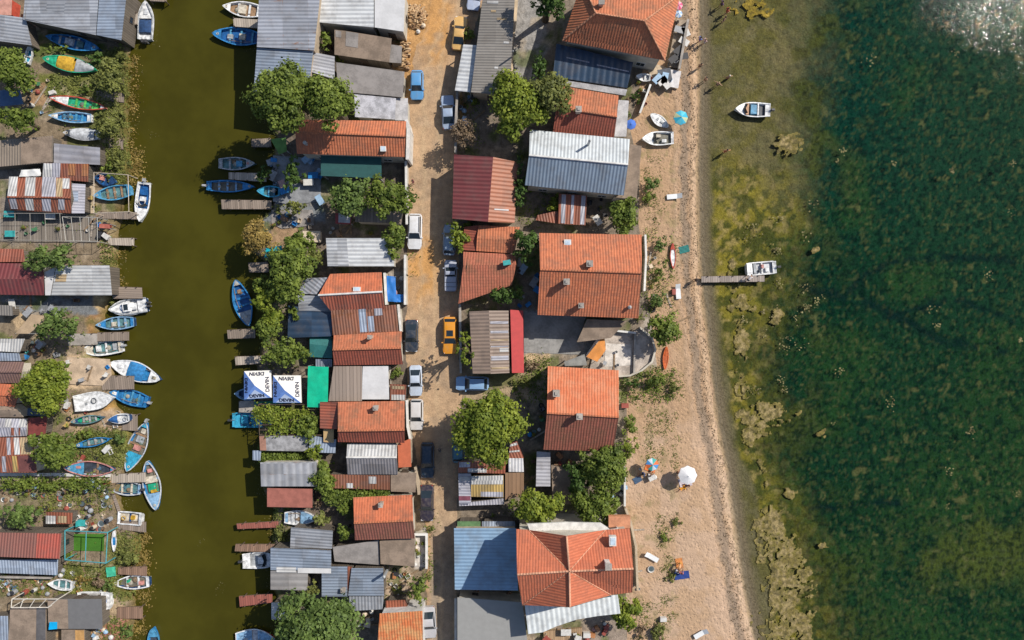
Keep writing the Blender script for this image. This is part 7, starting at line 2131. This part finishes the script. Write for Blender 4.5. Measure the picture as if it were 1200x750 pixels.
person("person with a pink white top at the right of the strolling pair", 827, 47, 'walk', 200, shirt=(.65, .45, .45), cloth=(.55, .5, .5), hair=(.3, .2, .1))
person("slim person standing at the waterline below the strolling pair", 821.5, 76, 'stand', 90, cloth=(.05, .05, .06))
person("lone bather paddling near the sand, upper one of two", 827.5, 92, 'stand', 30, cloth=(.2, .12, .05), skin=(.5, .3, .2))
person("lone bather standing in shallow water, lower one of two", 842, 97.5, 'wade', 60, cloth=(.06, .06, .06), hair=(.4, .3, .16), skin=(.5, .3, .2))
person("bather with a pale hat half under water right of the lower bather", 856, 88, 'wade', 100, hair=(.6, .55, .5), cloth=(.3, .1, .1), z=-.95)
person("orange skinned bather wading below the anchored motorboat", 852, 176, 'wade', 90, skin=(.55, .26, .14), cloth=(.5, .1, .05))
person("person in an orange outfit lying on the sand below the white parasol", 799, 573, 'lie', 25, cloth=(.7, .3, .02), shirt=(.75, .33, .02))
person("person sitting at the left rim of the white parasol", 795, 554, 'sit', 20, skin=(.5, .26, .15), cloth=(.35, .12, .05))
person("person sitting in front of the white parasol beside the orange one", 807, 568, 'sit', 190, cloth=(.4, .03, .03), skin=(.45, .22, .14))
person("sunbather bending over the navy towel", 797, 662, 'bend', 250, skin=(.55, .28, .13), cloth=(.5, .25, .05))
person("person seated on the navy towel in a red and white top", 798, 671, 'sit', 80, shirt=(.55, .15, .15), cloth=(.6, .6, .65))
person("person with pale blue shirt seated at the left end of the navy towel", 793, 669, 'sit', 30, shirt=(.5, .55, .65), cloth=(.2, .2, .4))
person("person in white shirt near the rainbow coloured parasol", 761, 557, 'sit', 45, shirt=(.7, .7, .72), cloth=(.3, .3, .35))
person("person in a blue top left of the rainbow coloured parasol", 754, 555, 'sit', 200, shirt=(.08, .18, .45), cloth=(.1, .1, .12))
person("person standing on the wooden jetty beside the square motorboat", 877, 327, 'bend', 60, shirt=(.6, .55, .55), cloth=(.1, .1, .12), z=.25)
person("dark dressed person on the sand at the foot of the wooden jetty", 816, 328, 'stand', 0, shirt=(.05, .05, .06), cloth=(.04, .04, .05))
person("person in dark clothes on the terrace of the top villa", 793, 27, 'stand', 300, shirt=(.06, .06, .07), cloth=(.1, .1, .12))
person("pedestrian with a pale head on the shaded lower road", 515.5, 527, 'walk', 200, shirt=(.12, .12, .12), cloth=(.08, .08, .1), skin=(.5, .33, .24))
person("person in dark red next to the roadside wall below the orange gable house", 484, 213, 'stand', 10, shirt=(.18, .03, .05), cloth=(.05, .05, .05))

def towel(label, px, py, w_, h_, c, ang=0, z=.03, name='beach_towel', cat='towel'):
    q = P(px, py, z); gz = hz(q.x / S + 600, 375 - q.y / S)
    n = 8; m = MB(); vs_ = []; fs = []
    cs, sn = math.cos(R(ang)), math.sin(R(ang))
    for lay in (0, .025):
        for i in range(n + 1):
            for j in range(n + 1):
                x_, y_ = (i / n - .5) * w_, (j / n - .5) * h_
                vs_.append((q.x + x_ * cs - y_ * sn, q.y + x_ * sn + y_ * cs, gz + z + .05 + .03 * math.sin(i * 1.7 + j) - lay))
    k = (n + 1) ** 2
    for i in range(n):
        for j in range(n):
            a = i * (n + 1) + j; fs.append([a, a + n + 1, a + n + 2, a + 1]); fs.append([k + a, k + a + 1, k + a + n + 2, k + a + n + 1])
    m.add(vs_, fs)
    return tag(m.build(name, plain(c, .95, .15, 3, name='towelling'), None, Vector((q.x, q.y, gz)), smooth=True), label, cat)
towel("navy and white towel under the group of bathers", 799, 674, 1.9, 1.0, (.02, .05, .22), 8)
towel("orange towel above the navy towel", 796, 660, .9, 1.3, (.55, .22, .07), 10)
towel("dark blue cloth left of the bicycles on the beach", 747, 562, 1.1, .8, (.05, .09, .16), 30)
towel("orange towel by the rainbow coloured parasol", 762, 549, 1.4, .8, (.6, .18, .05), -20)
towel("pale towel beneath the white parasol", 803, 565, 1.6, 1.2, (.55, .5, .55), 15)
towel("dark teal flat mat on the sand beside the red tipped kayak", 802, 292, 1.35, .9, (.03, .17, .16), 15, name='beach_mat', cat='mat')
towel("white cloth on the beach terrace tables of the villa", 789, 92, 1.7, 2.2, (.62, .6, .6), -10, z=.75)
towel("shaded dark cloth by the villa terrace tables", 779, 88, 1.7, 1.6, (.10, .11, .13), 10, z=.8)
def lounger(label, px, py, ang, c=(.68, .7, .72)):
    q = P(px, py, .35); gz = hz(q.x / S + 600, 375 - q.y / S)
    LOCAL[0] = True
    root = thing('sun_lounger', label, 'sun lounger', Vector((q.x, q.y, gz)), "white loungers on the sand", R(ang))
    m = MB(); m.box((-.25, 0, .33), (1.3, .62, .05)); m.build('seat', plain(c, .6, .08), root)
    m = MB(); m.add([(.4, -.31, .33), (.4, .31, .33), (1.0, .31, .68), (1.0, -.31, .68), (.4, -.31, .28), (.4, .31, .28), (1.0, .31, .63), (1.0, -.31, .63)], [[0, 3, 2, 1][::-1], [4, 5, 6, 7][::-1], [0, 1, 5, 4][::-1], [2, 3, 7, 6][::-1], [1, 2, 6, 5][::-1], [3, 0, 4, 7][::-1]])
    m.build('backrest', plain(c, .6, .08), root)
    for x_ in (-.8, .35):
        for y_ in (-.27, .27):
            m = MB(); m.box((x_, y_, .15), (.06, .06, .32)); m.build('leg', WHITE, root)
    LOCAL[0] = False
lounger("white sun lounger near the cross gabled villa on the sand", 764, 653, 150)
lounger("white sun lounger at the bottom of the beach", 821, 743, 30)
lounger("white lounger standing alone on the middle beach right of the roof terrace bushes", 790, 230, 5)
lounger("white lounger with its back against the small red box by the jetty path", 795, 342, 95)


# ================================================================== SMALL THINGS
def local(name, label, cat, px, py, z=.0, group=None, ang=None):
    q = P(px, py, z + .2); gz = hz(q.x / S + 600, 375 - q.y / S) if z == 0 else z
    LOCAL[0] = True
    return thing(name, label, cat, Vector((q.x, q.y, gz)), group, R(random.uniform(0, 180)) if ang is None else R(ang))
def done(): LOCAL[0] = False
COL = {'blue': (.02, .20, .50), 'white': (.58, .57, .55), 'red': (.30, .07, .05), 'green': (.06, .18, .09), 'yellow': (.46, .34, .12), 'grey': (.30, .31, .33), 'turquoise': (.04, .33, .33),
       'orange': (.42, .18, .07), 'brown': (.20, .12, .07), 'black': (.03, .03, .035), 'pale blue': (.30, .45, .62), 'cream': (.60, .50, .38), 'pink': (.45, .28, .27)}
def CM(c): return plain(COL[c], .55, .2, 4, name='painted thing')
def mk_crate(o, c):
    m = MB(); m.box((0, 0, .03), (.62, .42, .05)); m.build('base', CM(c), o)
    for x_, y_, a, b in ((0, .2, .62, .03), (0, -.2, .62, .03), (.3, 0, .03, .37), (-.3, 0, .03, .37)):
        m = MB(); m.box((x_, y_, .2), (a, b, .3)); m.build('side_panel', CM(c), o)
def mk_barrel(o, c):
    m = MB(); m.lathe((0, 0, 0), [(.27, 0), (.29, .1), (.29, .28), (.305, .3), (.29, .32), (.29, .58), (.305, .6), (.29, .62), (.28, .84), (.26, .88)], 14); m.build('drum', CM(c), o)
    m = MB(); m.lathe((0, 0, .86), [(.25, 0), (.25, .05), (.1, .06)], 12); m.build('lid', CM('black' if c != 'black' else 'grey'), o)
def mk_bucket(o, c):
    m = MB(); m.lathe((0, 0, 0), [(.13, 0), (.18, .32), (.195, .33), (.17, .32), (.12, .03)], 12); m.build('pail', CM(c), o)
    m = MB(); m.tube([(.18 * math.cos(k * PI / 8), .0 + .02 * k, .33 + .05 * math.sin(k * PI / 8)) for k in range(9)], .01, 4); m.build('handle', GREYM, o)
def mk_table(o, c):
    m = MB(); m.box((0, 0, .74), (1.3, .8, .05)); m.build('table_top', CM(c), o)
    for x_ in (-.58, .58):
        for y_ in (-.33, .33):
            m = MB(); m.box((x_, y_, .36), (.06, .06, .72)); m.build('leg', GREYM, o)
def mk_chair(o, c):
    m = MB(); m.box((0, 0, .43), (.46, .46, .04)); m.build('seat', CM(c), o)
    m = MB(); m.box((-.23, 0, .66), (.05, .44, .44), 0, .92); m.build('backrest', CM(c), o)
    for x_ in (-.2, .2):
        for y_ in (-.2, .2):
            m = MB(); m.box((x_, y_, .21), (.04, .04, .42)); m.build('leg', CM(c), o)
def mk_tyre(o, c):
    m = MB(); pts = [(.25 * math.cos(k * PI / 8), .25 * math.sin(k * PI / 8), .1) for k in range(17)]; m.tube(pts, .1, 8, False); m.build('tread', RUBBER, o)
def mk_box(o, c):
    m = MB(); m.box((0, 0, .3), (.9, .55, .6), 0, .96); m.build('chest', CM(c), o)
    m = MB(); m.box((0, 0, .63), (.94, .6, .06)); m.build('lid', CM(c), o)
def mk_pallet(o, c):
    for k in range(5):
        m = MB(); m.box((0, -.45 + k * .225, .13), (1.2, .12, .025)); m.build('board', WOOD, o)
    for k in (-.5, 0, .5):
        m = MB(); m.box((k, 0, .06), (.1, 1.0, .1)); m.build('bearer', WOOD, o)
def mk_basin(o, c):
    m = MB(); m.lathe((0, 0, 0), [(.25, 0), (.40, .22), (.43, .23), (.38, .2), (.23, .04)], 14); m.build('bowl', CM(c), o)
    m = MB(); m.lathe((0, 0, .14), [(.33, 0), (.33, .005)], 12); m.build('water', plain((.1, .13, .14), .1), o)
def mk_sack(o, c):
    m = MB(); m.lathe((0, 0, 0), [(.18, 0), (.33, .08), (.36, .22), (.28, .38), (.12, .46), (.07, .52), (.11, .56)], 10); m.build('bag', CM(c), o)
    m = MB(); m.lathe((0, 0, .47), [(.09, 0), (.1, .02), (.09, .04)], 8); m.build('tie', DARKWOOD, o)
def mk_board(o, c):
    m = MB(); m.box((0, 0, .06), (random.uniform(1.6, 3.2), .2, .05)); m.build('plank', DOCKL if c in ('cream', 'white', 'yellow') else WOOD, o)
def mk_pot(o, c):
    m = MB(); m.lathe((0, 0, 0), [(.14, 0), (.2, .28), (.22, .3), (.17, .27)], 12); m.build('pot', plain((.45, .16, .07), .9), o)
    rng = np.random.default_rng(int(o.location.x * 100) % 9999 + 3)
    n = 90; d = rng.normal(size=(n, 3)); d /= np.linalg.norm(d, axis=1)[:, None]; d[:, 2] = abs(d[:, 2])
    f = leaf_mesh('leaves', d * rng.uniform(.15, .42, (n, 1)) + np.array((0, 0, .3)), d, rng.uniform(.08, .16, n), LEAF['green'], rng.random(n), (0, 0, 0)); f.parent = o
KINDS = {'crate': ('fish_crate', 'plastic crate', mk_crate), 'barrel': ('barrel', 'barrel', mk_barrel), 'bucket': ('bucket', 'bucket', mk_bucket), 'table': ('garden_table', 'garden table', mk_table),
         'chair': ('garden_chair', 'garden chair', mk_chair), 'tyre': ('car_tyre', 'old tyre', mk_tyre), 'chest': ('storage_chest', 'storage chest', mk_box), 'pallet': ('wooden_pallet', 'wooden pallet', mk_pallet),
         'basin': ('wash_basin', 'round basin', mk_basin), 'sack': ('sack', 'tied sack', mk_sack), 'board': ('loose_plank', 'loose plank', mk_board), 'pot': ('potted_plant', 'potted plant', mk_pot)}
NOCOL = {'tyre': 'black', 'pallet': 'brown', 'pot': 'clay'}
used = set()
def put(kind, c, px, py, label, z=0.0, ang=None, group=None):
    nm, w_, fn = KINDS[kind]
    o = local(nm, label, w_, px, py, z, group, ang)
    fn(o, c if c in COL else 'grey'); done()
    if kind in ('crate', 'chest', 'sack', 'barrel', 'basin', 'pallet'): o.scale = (1, 1, 1) if z > 3 else tuple([random.uniform(.7, 1.05)] * 3)
    return o
# hand placed ones the photo shows clearly
put('table', 'turquoise', 14, 251.5, "turquoise table on the boarded terrace, upper one of two", .16, 0)
put('table', 'turquoise', 15, 274.5, "turquoise table on the boarded terrace, lower one of two", .16, 0)
put('table', 'white', 62, 254, "lilac white table right of the pale metal frame pergola", .16, 0)
put('chest', 'white', 62, 109, "white square chest above the red rimmed boat", 0, 20)
put('chest', 'cream', 367, 278, "large beige chest above the white ribbed roof by the road", 0, 0).scale = (2.4, 2.4, 1.4)
put('chest', 'blue', 419, 656, "bright blue chest in the shaded yard left of the brown felt roof", 0, 0).scale = (.9, 1.2, 1)
put('chest', 'red', 789.5, 342, "small red cool box beside the lone beach lounger", 0, 90)
put('chair', 'turquoise', 98, 612, "turquoise chair in the clutter above the artificial lawn", 0, 0).scale = (1.8, 1.8, 1.3)
put('chest', 'turquoise', 594, 308, "bright blue water tank on the roof edge of the wide brick coloured house", 4.0, 10)
put('table', 'white', 663, 739, "white table on the wooden deck at the bottom", .5, 0)
put('sack', 'white', 490, 37, "white sack at the foot of the big log heap", 0)
put('sack', 'cream', 496, 30, "cream sack at the right foot of the big log heap", 0)
put('board', 'white', 784, 352, "white board leaning near the bush on the beach", 0, -70)
put('board', 'brown', 800, 375, "driftwood log shaped plank on the sand right of the round bush like tree", 0, 25)
put('chest', 'red', 732, 475, "red box at the right wall of the two chimney house", 0, 0)
put('chest', 'white', 777, 725, "white box on the sand near the bottom scrub", 0, 0)
put('basin', 'white', 763, 667, "round white basin below the upper sun lounger", 0)
put('tyre', 'black', 764, 362, "pale ringed tyre among the bushes by the beach", 0).scale = (1.5, 1.5, 1)
put('chest', 'cream', 457, 250, "cream chest near the right tree trunk", 0, 0)
# furniture round the tables on the left bank etc.; labels built from the nearest landmark
LM += [(14, 262, "the turquoise tables"), (160, 236, "the royal blue cockpit motorboat"), (100, 560, "the long pale path"), (102, 636, "the artificial lawn"), (106, 548, "the pink rimmed boat"),
       (92, 76, "the yellow covered green boat"), (92, 121, "the red rimmed boat"), (340, 484, "the vine rows"), (300, 450, "the left printed pavilion"), (336, 456, "the right printed pavilion"),
       (488, 20, "the big log heap"), (475, 66, "the log stack"), (492, 646, "the white stone patio"), (730, 415, "the rough seaside terrace"), (770, 155, "the beached white motorboat"), (660, 750, "the bottom wooden deck"),
       (790, 50, "the villa sun deck"), (80, 686, "the grounded teal dinghy"), (152, 492, "the navy covered tender"), (285, 205, "the shaded beige dock"), (572, 498, "the big round roadside tree"),
       (64, 527, "the tree of the maroon striped shed"), (55, 452, "the large bright round tree"), (640, 395, "the concrete yard"), (465, 340, "the blue tarpaulin yard"), (372, 490, "the emerald tarpaulin")]
def rel(px, py):
    d = sorted(((px - x) ** 2 + ((py - y) * 1.2) ** 2, x, y, p) for x, y, p in LM)
    out = []
    for _, x, y, p in d[:3]:
        dx, dy = px - x, py - y
        dr = ('right of' if dx > 0 else 'left of') if abs(dx) > abs(dy) else ('below' if dy > 0 else 'above')
        out.append(f"{dr} {p}")
    return out
ALLC = ['blue', 'white', 'white', 'grey', 'grey', 'brown', 'brown', 'black', 'cream', 'cream', 'pale blue', 'red', 'green', 'yellow', 'turquoise', 'orange']
def scatter(rect, n, kinds, cols=None, z=0.0):
    n = int(n * 1.35 + .5)
    x0, y0, x1, y1 = rect
    for i in range(n):
        for tr_ in range(40):
            px, py = random.uniform(x0, x1), random.uniform(y0, y1)
            k = random.choice(kinds); c = NOCOL.get(k) or random.choice(cols or ALLC)
            w_ = KINDS[k][1]
            lab = None
            for r_ in rel(px, py):
                cand = f"{c} {w_} {r_}"
                if k == 'board': cand = f"{'pale' if c in ('cream', 'white', 'yellow') else 'brown'} {w_} {r_}"
                if k == 'tyre': cand = f"black old tyre {r_}"
                if cand not in used and len(cand.split()) <= 16: lab = cand; break
            if lab: break
        if not lab: continue
        used.add(lab)
        put(k, c, px, py, lab, z)
MIX = ['crate', 'barrel', 'bucket', 'chest', 'basin', 'sack', 'board', 'board', 'pallet', 'tyre', 'chair', 'bucket', 'pot']
JUNK = ['crate', 'bucket', 'basin', 'sack', 'board', 'board', 'tyre', 'barrel', 'pot', 'pallet']
DULL = ['white', 'grey', 'brown', 'brown', 'cream', 'black', 'pale blue', 'red', 'grey']
scatter((30, 88, 56, 132), 9, MIX); scatter((56, 92, 62, 128), 2, ['bucket', 'board'])
scatter((0, 350, 110, 366), 7, ['table', 'chair', 'chest', 'crate', 'board'], ['grey', 'brown', 'blue', 'white']); scatter((28, 400, 76, 424), 9, MIX)
scatter((78, 420, 126, 448), 6, ['board', 'crate', 'bucket', 'chair', 'chest'], ['white', 'grey', 'cream', 'blue'], .14)
scatter((56, 468, 84, 505), 8, MIX); scatter((95, 480, 150, 505), 5, ['board', 'bucket', 'crate'])
scatter((84, 524, 132, 543), 7, ['board', 'tyre', 'crate', 'chest'], ['black', 'grey', 'white', 'brown', 'red'])
scatter((0, 562, 46, 588), 16, JUNK, DULL); scatter((46, 564, 130, 600), 46, JUNK, DULL)
scatter((88, 600, 136, 622), 16, JUNK, DULL); scatter((60, 655, 76, 676), 5, MIX); scatter((0, 674, 56, 696), 26, JUNK, DULL + ['orange', 'yellow', 'blue'])
scatter((60, 668, 130, 696), 7, ['board', 'bucket', 'crate', 'sack'], ['white', 'orange', 'cream', 'yellow', 'grey']); scatter((100, 738, 132, 752), 7, ['sack', 'crate', 'chair', 'board'], ['white', 'cream', 'red', 'pale blue'])
scatter((0, 250, 112, 282), 8, ['chair', 'crate', 'board', 'pot', 'bucket'], ['white', 'grey', 'green', 'orange', 'brown'], .16); scatter((112, 262, 130, 282), 6, ['crate', 'board', 'bucket', 'chest'], ['red', 'blue', 'white', 'black'])
scatter((20, 198, 50, 206), 4, ['board', 'crate', 'chest'], ['white', 'grey']); scatter((100, 214, 112, 248), 3, ['chair', 'bucket'], None, .16)
scatter((305, 186, 336, 232), 9, ['chest', 'chair', 'bucket', 'basin', 'table', 'barrel'], ['pale blue', 'blue', 'white', 'pink', 'grey'], .0); scatter((360, 184, 378, 236), 6, ['table', 'chair', 'chest'], ['pale blue', 'white', 'blue'], .12)
scatter((320, 248, 366, 266), 8, ['pot', 'chest', 'basin', 'crate'], ['grey', 'brown', 'cream', 'blue'], .12); scatter((380, 262, 440, 277), 6, ['board', 'pot', 'bucket', 'chest'], ['brown', 'white', 'grey'])
scatter((302, 480, 370, 508), 10, ['crate', 'board', 'chair', 'basin'], ['brown', 'grey', 'pink', 'blue', 'cream']); scatter((455, 322, 473, 352), 4, ['chest', 'bucket', 'sack'], ['white', 'red', 'pink'])
scatter((392, 640, 440, 662), 8, MIX, ['white', 'red', 'cream', 'grey', 'orange']); scatter((415, 716, 440, 735), 9, ['board', 'crate', 'sack', 'chest'], ['cream', 'brown', 'white', 'orange'])
scatter((452, 668, 479, 704), 10, ['board', 'chest', 'bucket', 'pot', 'tyre', 'crate'], ['white', 'cream', 'grey', 'black', 'orange']); scatter((486, 628, 500, 662), 6, ['pot', 'sack', 'bucket'], ['white', 'cream'], .14)
scatter((537, 112, 558, 150), 9, MIX, ['grey', 'white', 'pale blue', 'black']); scatter((604, 306, 632, 364), 9, ['table', 'chair', 'chest', 'barrel', 'crate'], ['blue', 'pale blue', 'white', 'grey'])
scatter((612, 470, 640, 530), 8, MIX, ['blue', 'grey', 'white', 'green']); scatter((614, 540, 630, 590), 4, ['board', 'crate'], ['grey', 'brown']); scatter((646, 530, 668, 545), 3, ['chest', 'sack'], ['red', 'orange', 'brown'])
scatter((690, 232, 710, 262), 6, ['chair', 'table', 'pot', 'crate'], ['black', 'white', 'brown']); scatter((748, 90, 764, 122), 7, ['pot', 'pot', 'bucket', 'chair'], ['white', 'red']); scatter((786, 26, 803, 74), 5, ['chair', 'table'], ['white', 'grey', 'black'], .35)
scatter((758, 280, 770, 368), 6, ['pot', 'bucket', 'chair', 'board'], ['white', 'cream']); scatter((768, 92, 795, 102), 4, ['chair', 'table'], ['white', 'pale blue'], .2); scatter((700, 395, 742, 430), 4, ['chair', 'board', 'bucket'], ['white', 'grey'], .36)
scatter((640, 742, 684, 752), 4, ['chair', 'pot', 'table'], ['white', 'red', 'cream'], .5); scatter((686, 728, 712, 750), 7, ['pot', 'chair', 'sack', 'chest'], ['red', 'white', 'pink', 'orange']); scatter((745, 548, 770, 562), 4, ['bucket', 'sack', 'chest'], ['white', 'blue', 'black'])
scatter((540, 694, 600, 700), 5, ['board', 'crate', 'chest'], ['orange', 'brown', 'cream']); scatter((395, 574, 455, 582), 3, ['crate', 'board'], ['white']); scatter((715, 560, 732, 592), 4, ['chest', 'sack', 'chair'], ['white', 'pale blue'])
scatter((296, 300, 318, 420), 4, ['board', 'bucket', 'crate'], ['white', 'brown', 'blue']); scatter((740, 600, 750, 690), 3, ['board', 'bucket'], ['white'])

# ---- split logs: heap and stack
lg = MB()
LOCAL[0] = True
lm_ = []
for v in range(4):
    m = MB(); L_ = random.uniform(.45, .7); r_ = random.uniform(.10, .15)
    m.tube([(-L_ / 2, 0, r_), (0, .02, r_ * 1.05), (L_ / 2, 0, r_)], [r_, r_ * 1.04, r_ * .94], 7)
    o = m.build('firewood_log', plain([(.50, .33, .18), (.42, .26, .13), (.55, .40, .24), (.30, .18, .10)][v], .9, .35, 6, name='split wood')); lm_.append(o)
LOCAL[0] = False
def logs(n, fn, label, group):
    for i in range(n):
        s_ = lm_[i % 4]; o = s_.copy(); C.objects.link(o)
        x_, y_, z_, rz = fn(i)
        o.location = P(x_, y_, 0) + Vector((0, 0, z_)); o.rotation_euler = (random.uniform(-.3, .3), random.uniform(-.35, .35), rz)
        tag(o, label, 'log', group)
def heap(i):
    a = random.uniform(0, 2 * PI); r = math.sqrt(random.random())
    return 487.5 + 12 * r * math.cos(a), 20 + 14 * r * math.sin(a), max(.02, (1 - r) * 1.1 * random.uniform(.6, 1)), random.uniform(0, PI)
logs(150, heap, "split firewood log in the big heap beside the top of the road", "firewood logs in the heap")
logs(70, lambda i: (475 + random.uniform(-5, 5), 52 + (i % 24) * 1.3 + random.uniform(-.5, .5), (i // 24) * .28, random.uniform(-.2, .2)), "split firewood log in the long stack above the blue hatchback", "firewood logs in the stack")
for o in lm_: bpy.data.objects.remove(o)
